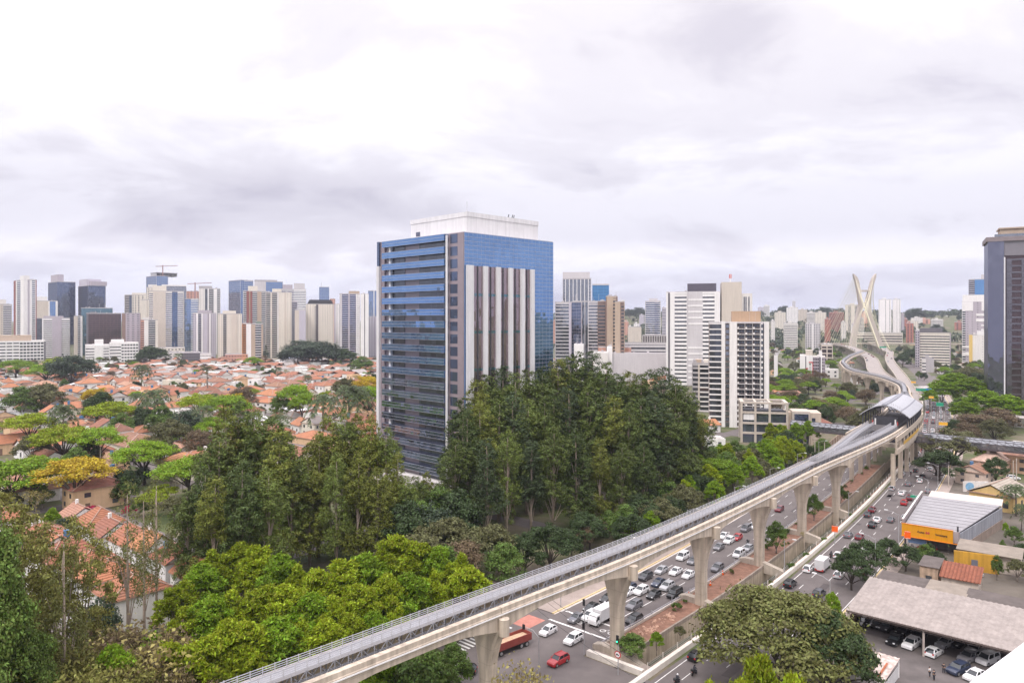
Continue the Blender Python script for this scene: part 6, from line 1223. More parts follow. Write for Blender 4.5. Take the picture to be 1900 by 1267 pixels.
# trees behind: between the apartment block and the station, below the bridge, and in the right neighbourhood
for i in range(96):
    px = random.uniform(1428,1615); Y = random.uniform(370,760); k = random.choice(['brd1','brd2','brd3','brd4','umb1','brd1','brd4','oli3']); x = atY(px, Y)
    if any((p.location.x-x)**2+(p.location.y-Y)**2 < 10**2 for p in PIERS): continue
    if any((h.location.x-x)**2+(h.location.y-Y)**2 < 9**2 for h in HOUSES[-10:]): continue
    q_, u_ = VI.near(x, Y)
    if abs(u_) < 11: continue
    tree(k, x, Y, random.uniform(7,12.5), None, None, 0, 'trees between the apartment block and the station')
for i in range(60):
    px = random.choice((random.uniform(1030,1240), random.uniform(1660,1835), random.uniform(1430,1560))); Y = random.uniform(560,900) if px < 1300 else random.uniform(760,1350); x = atY(px, Y); q_, u_ = AV.near(x, Y)
    if -26 < u_ < 19 or abs(RP1.near(x,Y)[1]) < 14 or abs(RP2.near(x,Y)[1]) < 11: continue
    tree(random.choice(['brd1','brd5','brd3','brd2','brd4']), x, Y, random.uniform(8,13), None, None, 0, 'trees of the middle distance')
cnt = 0
for i in range(1400):
    if cnt >= 210: break
    px = random.uniform(1425,1835); Y = 480+980*random.random()**.85; x = atY(px, Y); u_ = AV.near(x, Y)[1]
    if -31 < u_ < 19 or abs(RP1.near(x,Y)[1]) < 13 or abs(RP2.near(x,Y)[1]) < 10 or abs(VI.near(x,Y)[1]) < 10: continue
    if any(abs(o.location.x-x) < 16 and -26 < o.location.y-Y < 8 for o in THINGS if o.name.split('.')[0] in ('apartment_tower','office_block','hotel_block','apartment_block','concrete_frame')): continue
    cnt += 1; tree(random.choice(['brd1','brd5','brd3','brd2','brd4','umb1','oli3','brd2']), x, Y, random.uniform(7,13), None, None, hill(x, Y), 'trees around the bridge and ramps')
for i in range(150):
    px = random.choice((random.uniform(1430,1600), random.uniform(1690,1830), random.uniform(1020,1240))); Y = random.uniform(620,1500); x = atY(px, Y); u_ = AV.near(x, Y)[1]
    if -31 < u_ < 22 or abs(RP1.near(x,Y)[1]) < 15 or abs(RP2.near(x,Y)[1]) < 12 or abs(VI.near(x,Y)[1]) < 12 or len(HOUSES) > 372: continue
    h_ = house(random.choice((0,2,4,5,5,7,9)), x, Y, R(random.uniform(0,90)), random.uniform(.9,1.4), None, None, None, hill(x, Y)); h_['group'] = 'small houses around the bridge'
# far woods on the hills: one mass nobody could count
Pw, Qw, Cn = [], [], 0
while Cn < 900:
    px = random.uniform(980,1930); Y = 1420+1700*random.random()**1.1; x = atY(px, Y)
    den = mnoise.noise(Vector((x/260, Y/260, 5)))+(.35 if px < 1240 or 1400 < px < 1530 else .0)
    if den < -.05: continue
    z = hill(x, Y); r = random.uniform(7,15); c = np.array([x, Y, z+r*.55]); d = unit(rng.normal(0,1,(46,3))+[0,0,.5]); Pw.append(c+d*r*np.array([1,1,.75])*rng.uniform(.75,1.05,(46,1))); Qw.append(d); Cn += 1
wm = leafmesh('hillside_woods', np.concatenate(Pw), np.concatenate(Qw), 6.5, 4.5, leaf('far_woods', (.060,.082,.045), .35, .1)); o = link('hillside_woods', wm); o['kind'] = 'stuff'; o['label'] = 'dark woods covering the far hills beyond the river'
for px, yt, Y, s_ in ((1698,570,2000,2.6),(1690,574,1980,1.8),(1730,581,2100,1.5),(1748,584,2100,1.5),(1530,568,2100,2.0),(1555,570,2050,2.0),(1548,575,2000,1.6),(1456,566,2200,1.6),(1450,568,2250,1.5),(1205,572,2300,2.4),(1185,569,2350,2.4),(1168,572,2300,2.2),(1780,584,2000,1.4),(1738,600,1650,2.0),(1745,606,1600,2.0)):
    x = atY(px, Y); z = hill(x, Y); hh = max(zat(yt, Y)-z, 9); tree('brd5', x, Y, hh, hh/DH['brd5']*s_*.6, None, z, 'big trees on the ridge line')
print('trees', len(TREES))
# ------------------------------------------------------------------ vehicles
random.seed(3)
PAINT = M('car_paint', (.5,.5,.5), .28, .04, 2, objcol=True, coat=.6); CGL = M('car_glass', (.025,.03,.035), .08, .1, 3, spec=.7); TYRE = M('tyre', (.03,.03,.03), .85, .1, 4); RIM = M('rim', (.42,.42,.43), .35, .1, 4, metal=.6)
HL = M('headlight', (.75,.76,.78), .15, .05, 4); TL = M('tail_light', (.55,.03,.03), .3, .1, 4); PLATE = M('plate', (.70,.70,.72), .5, .05, 4); BLK = M('black_trim', (.03,.03,.032), .6, .1, 2); CARGO = M('cargo_box', (.62,.61,.62), .6, .1, .8, .1)
def wheels(o, L, W, r, fx, rx, extra=()):
    for x in (fx, rx, *extra):
        for s in (-1, 1):
            w_ = MB(); w_.loft([[(x+r*k*math.cos(a), s*(W/2+dy), r+r*k*math.sin(a)) for a in [i*math.pi/7 for i in range(14)]] for k, dy in ((.90,-.24),(1,-.20),(1,-.02),(.92,.03))]); wo_ = w_.build('wheel', TYRE, o)
            q = MB(); q.loft([[(x+r*.6*math.cos(a), s*(W/2+dy), r+r*.6*math.sin(a)) for a in [i*math.pi/5 for i in range(10)]] for dy in (.0,.045)]); q.build('rim', RIM, wo_)
def carproto(kind, word, cat, L, W, prof, roofz, beltz, gx, small, wr=.33):
    """prof: (x, z) outline of the lower body side; gx: x of windscreen foot, roof front, roof rear, rear foot"""
    o = thing(kind, word, cat); PROTO.append(o); b = MB(); n = len(prof); hw = W/2
    def ring(z, sx, y): return None
    # lower body: side outline swept across the width with tucked-in edges
    def outline(k, dz): return [(x*k, z+dz) for x, z in prof]
    rings = []
    for y, kx, kz in ((-hw,.965,.90),(-hw*.93,.99,.985),(-hw*.55,1,1),(hw*.55,1,1),(hw*.93,.99,.985),(hw,.965,.90)):
        rings.append([(x*kx, y, .18+(z-.18)*kz) for x, z in prof])
    b.loft(rings)
    # pillars and roof over a glass house
    f0, f1, r1, r0 = gx; t = hw*.74; bt = hw*.93
    roof = [(f1,-t,roofz-.06),(f1+.15,-t*.6,roofz),(r1+.1,-t*.6,roofz),(r1,-t,roofz-.06),(r1,t,roofz-.06),(r1+.1,t*.6,roofz),(f1+.15,t*.6,roofz),(f1,t,roofz-.06)]
    b.add(roof, [(7,6,5,4),(6,1,2,5),(1,0,3,2)]) ; b.add([(x,y,z-.07) for x,y,z in roof], [(4,5,6,7),(5,2,1,6),(2,3,0,1)])
    for s in (-1, 1):
        b.bar((f0,s*bt,beltz),(f1,s*t,roofz-.06),.09); b.bar((r0,s*bt,beltz),(r1,s*t,roofz-.06),.14); b.bar(((f0+r0)/2+.05,s*bt,beltz),((f1+r1)/2,s*t,roofz-.06),.10); b.bar((f1,s*t,roofz-.05),(r1,s*t,roofz-.05),.09)
    g = MB(); q = .03
    lo = [(f0+q*2,-bt+q,beltz-.02),(f0+q*2,bt-q,beltz-.02),(r0-q*2,bt-q,beltz-.02),(r0-q*2,-bt+q,beltz-.02)]; hi = [(f1+q,-t+q,roofz-.07),(f1+q,t-q,roofz-.07),(r1-q,t-q,roofz-.07),(r1-q,-t+q,roofz-.07)]
    g.add(lo+hi, [(0,1,5,4),(1,2,6,5),(2,3,7,6),(3,0,4,7),(4,5,6,7)])
    fx, rx = L*.315, -L*.305; lx = L/2*.985
    zb = prof[0][1]
    lights = [('headlight', HL, (lx-.28, .52*hw, .60, lx-.02, .90*hw, .76)), ('tail_light', TL, (-lx-.01, .62*hw, .66, -lx+.16, .92*hw, .92))]
    if small:
        mm_ = MB(); mm_.merge(b); mm_.merge(g, 1)
        for x in (fx, rx):
            for s in (-1, 1): mm_.loft([[(x+wr*math.cos(a), s*(hw+dy), wr+wr*math.sin(a)) for a in [i*math.pi/4 for i in range(8)]] for dy in (-.2,.02)], True, True, 2)
        for nm, mt, (x0,y0,z0,x1,y1,z1) in lights:
            for s in (-1,1): mm_.box(x0, s*y0, z0, x1, s*y1, z1, 3 if nm == 'headlight' else 4)
        mm_.build('body', [PAINT, CGL, TYRE, HL, TL], o)
    else:
        b.build('body', PAINT, o); g.build('windows', CGL, o); wheels(o, L, W, wr, fx, rx)
        for nm, mt, (x0,y0,z0,x1,y1,z1) in lights:
            for s in (-1,1): MB().box(x0, s*y0, z0, x1, s*y1, z1).build(nm, mt, o)
        for x, s in ((lx+.005,1),(-lx-.005,-1)): MB().box(x-.02,-.22,.42,x+.02,.22,.54).build('number_plate', PLATE, o)
        MB().box(lx-.10,-.55*hw,.34,lx+.004,.55*hw,.58).build('grille', BLK, o)
        for s in (-1,1): MB().box(f0-.25, s*(hw-.02), beltz-.02, f0-.07, s*(hw+.16), beltz+.12).build('mirror', PAINT, o)
    return o
def P_(L, nose, hood, trunk, tail, ground=.22): return [(L/2,ground+.02),(L/2,nose),(L/2-.22,hood-.10),(L/2-.55,hood-.02),(L*.16,hood+.10),(-L*.34,trunk+.02),(-L/2+.1,trunk-.04),(-L/2,tail),(-L/2,ground+.06),(-L/2+.2,ground),(L/2-.2,ground)]
CP = {}
for sm_ in (False, True):
    tg = 's' if sm_ else ''
    CP['hatch'+tg] = carproto('car', 'hatchback', 'car', 4.0, 1.74, P_(4.0,.62,.86,1.02,.62), 1.50, .96, (.85,.15,-1.35,-1.88), sm_)
    CP['sedan'+tg] = carproto('car', 'sedan', 'car', 4.45, 1.76, P_(4.45,.60,.84,1.0,.66), 1.47, .94, (.85,.10,-1.05,-1.75), sm_)
    CP['suv'+tg] = carproto('car', 'suv', 'car', 4.35, 1.85, P_(4.35,.72,1.0,1.12,.72,.28), 1.68, 1.06, (.95,.30,-1.65,-2.02), sm_, .37)
    CP['van'+tg] = carproto('van', 'van', 'van', 4.5, 1.85, P_(4.5,.72,1.02,1.2,.8,.25), 1.86, 1.12, (1.35,.75,-2.05,-2.18), sm_, .35)
def pickup():
    o = carproto('pickup_truck', 'pickup', 'pickup truck', 4.9, 1.85, P_(4.9,.74,1.02,1.06,.74,.3), 1.74, 1.08, (1.05,.45,-.55,-.8), False, .38)
    MB().box(-2.35,-.75,1.085,-.95,.75,1.12).build('cargo_bed', BLK, o); return o
CP['pickup'] = pickup()
def boxtruck():
    o = thing('box_truck', 'truck', 'truck'); PROTO.append(o); c = MB()
    c.loft([[(3.0,y*s_,.55),(3.05,y*s_,1.35),(2.62,y*s_*.94,2.35),(1.45,y*s_*.94,2.42),(1.4,y*s_,.5)] for y, s_ in ((-1.0,1),(-.6,1),(.6,1),(1.0,1))]); c.box(-3.2,-.5,.55,1.4,.5,.75); c.build('cab', PAINT, o)
    w_ = MB(); w_.add([(2.99,-.86,1.42),(2.99,.86,1.42),(2.68,.80,2.22),(2.68,-.80,2.22)],[(0,1,2,3)]); w_.build('windscreen', CGL, o)
    for s in (-1,1): q = MB(); q.box(1.7,s*.985,1.4,2.55,s*1.01,2.1); q.build('side_window', CGL, o); MB().box(3.0,s*.6,.7,3.06,s*.95,.9).build('headlight', HL, o); MB().box(2.75,s*1.02,1.3,2.85,s*1.22,1.7).build('mirror', BLK, o); MB().box(-3.28,s*.7,.7,-3.22,s*1.0,.95).build('tail_light', TL, o)
    MB().box(-3.25,-1.08,.78,1.3,1.08,3.05).build('cargo_box', CARGO, o); MB().box(-3.3,-1.0,.45,-3.2,1.0,.62).build('bumper', M('bumper_red', (.45,.05,.05), .5, .2, 2), o); wheels(o, 6, 2.0, .40, 2.2, -2.0); return o
CP['truck'] = boxtruck()
def tipper():
    o = thing('tipper_trailer', 'trailer', 'truck'); PROTO.append(o); b = MB(); b.box(-4.0,-1.2,1.0,4.0,1.2,1.15); b.box(-4.0,-1.25,1.15,4.0,-1.12,2.3); b.box(-4.0,1.12,1.15,4.0,1.25,2.3); b.box(-4.05,-1.11,1.15,-3.9,1.11,2.3); b.box(3.9,-1.11,1.15,4.05,1.11,2.3)
    for k in range(9): b.box(-3.9+k*.95,-1.30,1.0,-3.78+k*.95,-1.25,2.3)
    b.build('tipper_body', M('truck_red', (.24,.05,.04), .6, .2, 1.2), o); s = MB(); n = 7
    s.loft([[(-3.88+7.76*i/n, y, 1.7+.45*math.sin(math.pi*(i/n))*(1-abs(y)/1.4)+random.uniform(-.05,.05)) for i in range(n+1)] for y in (-1.1,-.6,0,.6,1.1)], False); s.build('sand_load', M('sand', (.52,.36,.24), .95, .2, 1.5, bump=.4), o)
    MB().box(-3.9,-.5,.6,3.9,.5,.99).build('chassis', BLK, o); wheels(o, 8, 2.3, .5, -1.6, -2.9, (3.2,)); c = MB(); c.loft([[(6.6,y,.6),(6.65,y,1.6),(6.3,y,2.7),(4.7,y,2.8),(4.6,y,.6)] for y in (-1.2,-.7,.7,1.2)]); c.build('cab', M('truck_red', (0,0,0)), o); q = MB(); q.add([(6.62,-1.0,1.7),(6.62,1.0,1.7),(6.34,.95,2.6),(6.34,-.95,2.6)],[(0,1,2,3)]); q.build('windscreen', CGL, o); return o
CP['tipper'] = tipper()
def skin_body(name, verts, edges, radii, mat, parent, sub=1):
    me = bpy.data.meshes.new(name); me.from_pydata(verts, edges, []); o = bpy.data.objects.new(name, me); C.objects.link(o); md = o.modifiers.new('skin', 'SKIN'); md.use_smooth_shade = True
    for i, r in enumerate(radii): me.skin_vertices[0].data[i].radius = (r, r)
    me.skin_vertices[0].data[0].use_root = True
    if sub: sb = o.modifiers.new('sub', 'SUBSURF'); sb.levels = sub; sb.render_levels = sub
    dg = bpy.context.evaluated_depsgraph_get(); m2 = bpy.data.meshes.new_from_object(o.evaluated_get(dg)); bpy.data.objects.remove(o); m2.name = name; m2.materials.clear(); m2.materials.append(mat); return link(name, m2, parent)
SKIN = M('skin', (.42,.26,.18), .6, .05, 5); CLOTHD = M('dark_cloth', (.035,.035,.045), .85, .15, 4); CLOTHW = M('white_cloth', (.68,.67,.66), .85, .1, 4); HAIR = M('hair', (.03,.022,.018), .8, .2, 8)
BODYV = dict(stand=[(0,0,.95),(0,0,1.18),(0,0,1.42),(0,0,1.53),(0,.02,1.64),(0,.02,1.73),(.20,0,1.42),(.25,.02,1.15),(.24,.10,.92),(-.20,0,1.42),(-.25,-.02,1.15),(-.22,.06,.92),(.10,0,.88),(.11,.04,.50),(.12,-.02,.08),(.12,.14,.04),(-.10,0,.88),(-.11,-.05,.50),(-.12,-.10,.08),(-.12,.06,.04)],
    ride=[(0,-.1,.82),(0,-.02,1.05),(0,.10,1.28),(0,.15,1.38),(0,.20,1.49),(0,.21,1.57),(.20,.10,1.28),(.30,.30,1.08),(.28,.55,1.02),(-.20,.10,1.28),(-.30,.30,1.08),(-.28,.55,1.02),(.14,0,.80),(.22,.38,.72),(.20,.15,.32),(.20,.30,.27),(-.14,0,.80),(-.22,.38,.72),(-.20,.15,.32),(-.20,.30,.27)])
BE = [(0,1),(1,2),(2,3),(3,4),(4,5),(2,6),(6,7),(7,8),(2,9),(9,10),(10,11),(0,12),(12,13),(13,14),(14,15),(0,16),(16,17),(17,18),(18,19)]; BR = [.15,.14,.16,.06,.10,.07,.07,.05,.04,.07,.05,.04,.10,.075,.05,.045,.10,.075,.05,.045]
def person(label, x, y, z, rz, shirt=None, group=None):
    o = thing('person', label, 'person', (x, y, z), rz, group); V = BODYV['stand']; skin_body('body', V, BE, BR, SKIN, o)
    tv = [(a*1.0, b, c) for a, b, c in V]; skin_body('shirt', [tv[i] for i in (0,1,2,6,7,9,10)], [(0,1),(1,2),(2,3),(3,4),(2,5),(5,6)], [.165,.16,.175,.09,.075,.09,.075], shirt or CLOTHD, o)
    skin_body('trousers', [tv[i] for i in (0,12,13,14,16,17,18)], [(0,1),(1,2),(2,3),(0,4),(4,5),(5,6)], [.165,.115,.09,.07,.115,.09,.07], CLOTHD, o); h = MB(); h.loft([[(r*math.cos(a), .0+r*math.sin(a), z_) for a in [i*.785 for i in range(8)]] for z_, r in ((1.66,.115),(1.72,.118),(1.78,.08),(1.80,.02))]); h.build('hair', HAIR, o, True); return o
def motoproto():
    o = thing('motorcycle', 'motorcycle', 'motorcycle'); PROTO.append(o); b = MB()   # travels along +y
    b.loft([[(-.12,-.55,.62),(.12,-.55,.62),(.12,-.55,.78),(-.12,-.55,.78)],[(-.14,-.1,.55),(.14,-.1,.55),(.13,-.1,.80),(-.13,-.1,.80)],[(-.15,.25,.55),(.15,.25,.55),(.14,.25,.95),(-.14,.25,.95)],[(-.08,.55,.6),(.08,.55,.6),(.08,.5,1.0),(-.08,.5,1.0)]]); b.box(-.12,-.25,.3,.12,.3,.56); b.build('body', PAINT, o)
    for y in (-.62,.68): w_ = MB(); w_.loft([[(x, y+r*math.cos(a), .31+r*math.sin(a)) for a in [i*.524 for i in range(12)]] for x, r in ((-.06,.24),(-.05,.31),(.05,.31),(.06,.24))]); w_.build('wheel', TYRE, o)
    f = MB(); 
    for s in (-1,1): f.bar((s*.09,.68,.31),(s*.09,.5,1.0),.05); f.bar((0,.5,1.03),(s*.34,.46,1.08),.04)
    f.build('fork', RIM, o); MB().box(-.06,-.78,.7,.06,-.70,.8).build('tail_light', TL, o); MB().box(-.22,-.85,.82,.22,-.42,1.18).build('top_box', BLK, o); return o
CP['moto'] = motoproto()
def riderproto():
    o = thing('person', 'rider', 'person'); PROTO.append(o); V = BODYV['ride']; skin_body('body', V, BE, [r*1.08 for r in BR], CLOTHD, o); h = MB(); h.loft([[(r*math.cos(a), .21+r*1.15*math.sin(a), z_) for a in [i*.628 for i in range(10)]] for z_, r in ((1.40,.09),(1.46,.14),(1.54,.155),(1.62,.13),(1.67,.05))]); h.build('helmet', PAINT, o, True); return o
CP['rider'] = riderproto()
CC = dict(white=(.78,.77,.78), black=(.012,.012,.014), silver=(.42,.42,.44), grey=(.16,.155,.17), dark=(.045,.045,.055), red=(.42,.02,.025), blue=(.03,.04,.075), maroon=(.16,.02,.03))
CW_ = {'black':'black','dark':'dark grey','silver':'silver','grey':'grey','white':'white','red':'red','blue':'dark blue','maroon':'maroon'}
VEH = []
def veh(kind, c, x, y, z, ang, label=None, group=None, sc=1.0):
    o = dup(CP[kind], (x, y, z), ang, sc, label, group, CC[c], ('body','mirror','cab','helmet')); VEH.append(o)
    if not label: o['label'] = f"{CW_[c]} {kind.rstrip('s') if kind.endswith('s') and kind != 's' else kind}"
    return o
def on(kind, c, px, py, fwd, label, gp, turn=0.0, sc=.97):
    """a vehicle whose middle is seen at a photo pixel, aligned with the avenue; fwd +1 drives away, -1 towards us"""
    p = at(px, py, .55); q, u = AV.near(p.x, p.y); a = AV.ang(q)+(0 if fwd > 0 else math.pi)+R(turn); return veh(kind, c, p.x, p.y, .06, a, label, gp, sc)
GL1, GL2 = 'cars queuing on the left carriageway', 'cars on the right carriageway'
for k, c, px, py, lb in (('hatch','white',1017,1170,'white hatchback crossing the first stop line'),('suv','white',1064,1186,'white rounded crossover stopped on the motorcycle box'),('truck','white',1114,1150,'white box truck with grey cargo body beside the big pier'),('suv','white',1095,1143,'white pickup-like car just left of the box truck'),('sedan','black',1098,1127,'black sedan behind the white car beside the kerb'),('hatch','white',1128,1128,'white car peeping over the box truck roof'),('hatch','black',1127,1111,'black hatchback half hidden by the big pier'),
    ('suv','grey',1177,1123,'grey crossover just right of the big pier'),('suv','black',1177,1150,'black crossover beside the guard rail below the grey one'),('suv','white',1190,1096,'white car with black roof right of the pier flare'),('hatch','black',1213,1104,'black hatchback between white car and black van'),('van','black',1252,1102,'black van-like car beside the guard rail'),('suv','silver',1238,1088,'pale silver crossover ahead of the black hatchback'),('sedan','blue',1222,1081,'dark blue sedan ahead of the silver crossover'),('hatch','blue',1168,1090,'dark car behind the pier flare'),('hatch','white',1166,1098,'white car behind the pier flare'),
    ('suv','dark',1198,1070,'black car with open-looking dark bonnet in the second lane'),('hatch','silver',1227,1058,'silver hatchback in the second lane'),('sedan','white',1254,1060,'white sedan ahead of the silver hatchback'),('sedan','white',1278,1066,'white sedan half behind the second pier'),('van','white',1267,1033,'white delivery van near the left kerb'),('hatch','grey',1286,1041,'dark grey hatchback beside the white delivery van'),('suv','grey',1331,1054,'grey crossover between the second and third piers'),('van','white',1371,1028,'white pickup van with rounded cargo cover'),('suv','white',1353,1003,'white crossover right of the third lane'),('sedan','white',1343,994,'white car under the viaduct beam'),('hatch','grey',1334,1015,'dark grey car blurred beside white crossover'),
    ('van','grey',1384,981,'grey van under the viaduct beam'),('hatch','white',1397,976,'white hatchback beside the grey van'),('hatch','red',1368,997,'small red car ahead of the white crossover'),('hatch','silver',1388,1017,'silver hatchback by the canal rail'),('suv','maroon',1446,945,'maroon car alone in the shade beyond the third pier')): on(k, c, px, py, -1, lb, GL1)
on('sedan','grey',1070,1146,-1,'dark grey car moving along the left kerb',GL1)
on('suv','red',1036,1225,-1,'red crossover driving through the junction',GL1, -4); p = at(948,1195,.9); veh('tipper','white',p.x,p.y,.05,sang(0)+R(-8)+math.pi,'red tipper trailer loaded with sand in the junction','vehicles at the junction')
for k, c, px, py, lb, dy in (('hatch','black',863,1242,'black hatchback on the zebra crossing under the viaduct',0),('sedan','black',826,1262,'black car cut by the bottom photo edge',0)): p = at(px, py, .55); veh(k, c, p.x, p.y, .06, A0+math.pi+R(30), lb, 'vehicles at the junction')
for k, c, px, py, lb in (('hatch','black',1292,1216,'black hatchback on the right carriageway by the pale barrier'),('suv','black',1466,1083,'black pickup-like car beside the pale barrier'),('suv','dark',1520,1101,'black crossover left of the shed trees'),('hatch','white',1500,1055,'white hatchback left of the cargo truck'),('truck','white',1527,1052,'white cargo truck with dirty box and red bumper'),('hatch','white',1557,1066,'white hatchback beside the truck, under tree'),('sedan','grey',1574,992,'grey sedan near the pale barrier'),('hatch','maroon',1595,996,'dark maroon hatchback right of the grey sedan'),('sedan','white',1628,964,'white sedan in the middle lanes'),('sedan','grey',1653,964,'grey coupe-like sedan in the third lane'),('suv','silver',1680,961,'silver crossover in the kerb lane'),
    ('suv','red',1678,933,'bright red crossover in the third lane'),('sedan','white',1673,915,'white sedan with its shadow ahead of the red crossover'),('hatch','silver',1655,906,'silver hatchback by the pale barrier'),('suv','silver',1674,880,'silver car beside the pale barrier bend'),('hatch','white',1707,892,'white hatchback in the outer lane near tree'),('van','white',1684,863,'white van beside the barrier bend'),('suv','black',1693,852,'black crossover just behind the white van'),('hatch','dark',1699,873,'dark grey hatchback right of the white van'),('suv','maroon',1704,825,'maroon car under the right footbridge'),('hatch','white',1556,1030,'small white hatchback under the street tree'),('hatch','dark',1610,955,'dark car partly hidden by the pale barrier'),('sedan','black',1712,884,'black car at the shaded kerb')): on(k, c, px, py, 1, lb, GL2)
cs_0 = ['white','silver','dark','black','grey','white','maroon']
for s_, u_ in ((112,3.0),(121,6.6),(131,10.3),(139,3.1),(147,13.7),(156,6.4),(163,10.1),(172,3.0),(178,13.8),(186,6.7),(193,10.2),(201,3.0),(205,6.6),(212,13.6),(219,10.3),(226,6.5),(229,2.9),(96,10.2),(88,6.6),(78,13.5)):
    p = SU(s_, u_, .06)
    if all((v.location-p).length > 6.5 for v in VEH): veh(random.choice(['hatch','sedan','suv']), random.choice(cs_0), p.x, p.y, p.z, sang(s_), None, GL2, .97)
# the jam beyond the footbridge: four tight lanes of small cars with tail lights towards us
cs_ = ['white','white','silver','maroon','red','dark','black','grey','white','silver']
for lane, u in enumerate((2.9, 6.5, 10.2, 13.8)):
    q = S0+238+random.uniform(0,6)
    while q < S0+560:
        if not (lane == 3 and random.random() < .45) and not random.random() < .10:
            p = AV.off(q, u, .06); veh(random.choice(['hatchs','sedans','suvs','hatchs']), random.choice(cs_), p.x, p.y, p.z, AV.ang(q)+R(random.uniform(-2,2)), None, 'cars jammed beyond the footbridge')
        q += random.uniform(6.0, 9.5) if lane < 3 else random.uniform(9, 18)
for RP, hf, n, gp in ((RP1,5.0,16,'cars on the bridge ramps'),(RP2,2.4,9,'cars on the bridge ramps')):
    for i in range(n): q = RP.len*(.08+.62*i/n)+random.uniform(-8,8); u = random.choice((-hf,0,hf)); p = RP.off(q, u); veh(random.choice(['hatchs','sedans','suvs']), random.choice(cs_), p.x, p.y, p.z+.05, RP.ang(q)+(math.pi if u < 0 else 0), None, gp)
for i in range(14): q = S0+245+random.uniform(0,230); p = AV.off(q, random.choice((-25.8,-22.3,-18.5,-14.8)), .06); veh(random.choice(['hatchs','sedans','suvs']), random.choice(cs_), p.x, p.y, p.z, AV.ang(q)+math.pi, None, 'cars on the far left carriageway')
# parked cars in the shed yard (fronts to the yard) and elsewhere
def par(k, c, px, py, ang, lb, gp='cars parked in the shed yard', z=.5): p = at(px, py, z); return veh(k, c, p.x, p.y, .06, sang(0)+R(ang), lb, gp)
for k, c, px, py, a_, lb in (('suv','black',1600,1154,172,'black car deep in the shade at the shed end'),('hatch','dark',1645,1163,172,'dark hatchback under the shed roof'),('sedan','black',1661,1188,170,'black sedan with a yellow sticker under the shed edge'),('suv','white',1691,1195,170,'white crossover beside the pale shed post'),('hatch','white',1733,1210,-12,'white hatchback with its rear to the yard'),('sedan','silver',1755,1193,160,'silver sedan under the shed roof behind white hatchback'),('suv','silver',1812,1205,158,'silver sedan parked behind the grey crossover'),('suv','grey',1798,1220,158,'grey crossover with roof rails in the yard'),('suv','blue',1778,1242,158,'dark blue crossover at the front of the yard'),('van','white',1833,1224,158,'white pickup with silver cover at the yard edge'),('hatch','white',1808,1254,158,'small white hatchback cut by the white ledge')): par(k, c, px, py, a_, lb)
for px, py in ((1610,1160),(1628,1166),(1676,1178),(1706,1186),(1775,1200)): par('hatch','black',px,py-8,172,'black car almost lost in the shed shade')
for k, c, px, py, a_, lb, g_ in (('sedan','black',1818,905,-70,'long black car parked in front of the blue mural wall','cars parked by the small shops'),('hatch','black',1840,907,-70,'second black car parked by the mural wall','cars parked by the small shops'),('suv','dark',1870,893,-60,'black crossover parked at the upper shop yard','cars parked by the small shops'),('suv','white',1880,887,-60,'white crossover behind the black one','cars parked by the small shops'),('hatch','grey',1856,897,-60,'grey hatchback left of the black crossover','cars parked by the small shops'),('sedan','silver',1803,1064,-55,'silver blue sedan parked before the yellow wall','cars parked by the small shops'),('van','white',1706,1012,80,'white van with blue window under the yellow sign','cars parked by the small shops'),('suv','maroon',1720,1018,80,'maroon car under the yellow sign','cars parked by the small shops'),
    ('hatch','white',128,836,40,'white car parked on the street behind the umbrella tree','cars in the neighbourhood streets'),('sedan','grey',141,841,40,'grey car parked beside the white one','cars in the neighbourhood streets'),('hatch','white',72,816,40,'white car parked among trees at far left','cars in the neighbourhood streets'),('sedan','silver',78,818,40,'silver car parked next to white one at far left','cars in the neighbourhood streets')): par(k, c, px, py, a_, lb, g_)
# motorcycles with riders
RG = 'motorcycles in the traffic'
for px, py, fwd, hc, lb in ((1288,1245,1,'black','motorcycle on the right carriageway behind the black hatchback'),(1256,1262,1,'white','motorcycle cut by the bottom photo edge'),(1387,1007,-1,'dark','motorcycle between lanes left of the third pier'),(1542,1030,1,'black','motorcycle near the pale barrier above the cargo truck'),(1690,878,1,'red','motorcycle with red rider near the silver car'),(1716,833,1,'black','motorcycle under the right footbridge'),(1698,940,1,'dark','motorcycle beside the bright red crossover')):
    p = at(px, py, .6); q, u = AV.near(p.x, p.y); a = AV.ang(q)-R(90)+(0 if fwd > 0 else math.pi); veh('moto', hc if hc != 'white' else 'black', p.x, p.y, .06, a, lb, RG); veh('rider', hc if hc != 'red' else 'white', p.x, p.y, .06, a, 'rider with '+{'black':'black','white':'white','dark':'dark grey','red':'white'}[hc]+' helmet on the '+lb, 'motorcycle riders')
for (px, py), rz, sh, lb in (((1725,1256),30,CLOTHW,'person in white and black standing in the yard'),((1733,1262),10,CLOTHD,'person in black standing beside the person in white'),((1751,1249),-40,CLOTHD,'person in black standing alone near the blue crossover')): p = at(px, py); person(lb, p.x, p.y, .05, R(rz), sh, 'people standing in the yard')
# ------------------------------------------------------------------ right of the avenue: shed yard, shop, small buildings
CORR = M('corrugated', (.30,.258,.238), .75, .17, .35, .18); GREYR = M('grey_sheet_roof', (.30,.288,.302), .65, .12, .35, .1); FIBRE = M('fibre_cement', (.115,.095,.088), .9, .3, .6); PALEF = M('pale_fibre', (.25,.21,.175), .9, .25, .5); YARD = M('yard_concrete', (.125,.108,.104), .92, .38, .22)
rect('yard_ground', YARD, -16, 60, 19.6, 75, .035); rect('block_ground', M('block_ground', (.135,.115,.095), .95, .35, .15), 60, 215, 19.6, 95, .032)
mb = MB(); mb.prism([tuple(SU(20,20.5).xy),tuple(SU(20,34).xy),tuple(SU(27,31).xy),tuple(SU(34,24).xy),tuple(SU(33,20.5).xy)], .036, .05); struct(mb.build('pale_slab', M('pale_yard', (.33,.29,.25), .9, .2, .3)))
def sub_(s, u, z=0): return SU(s, u, z)
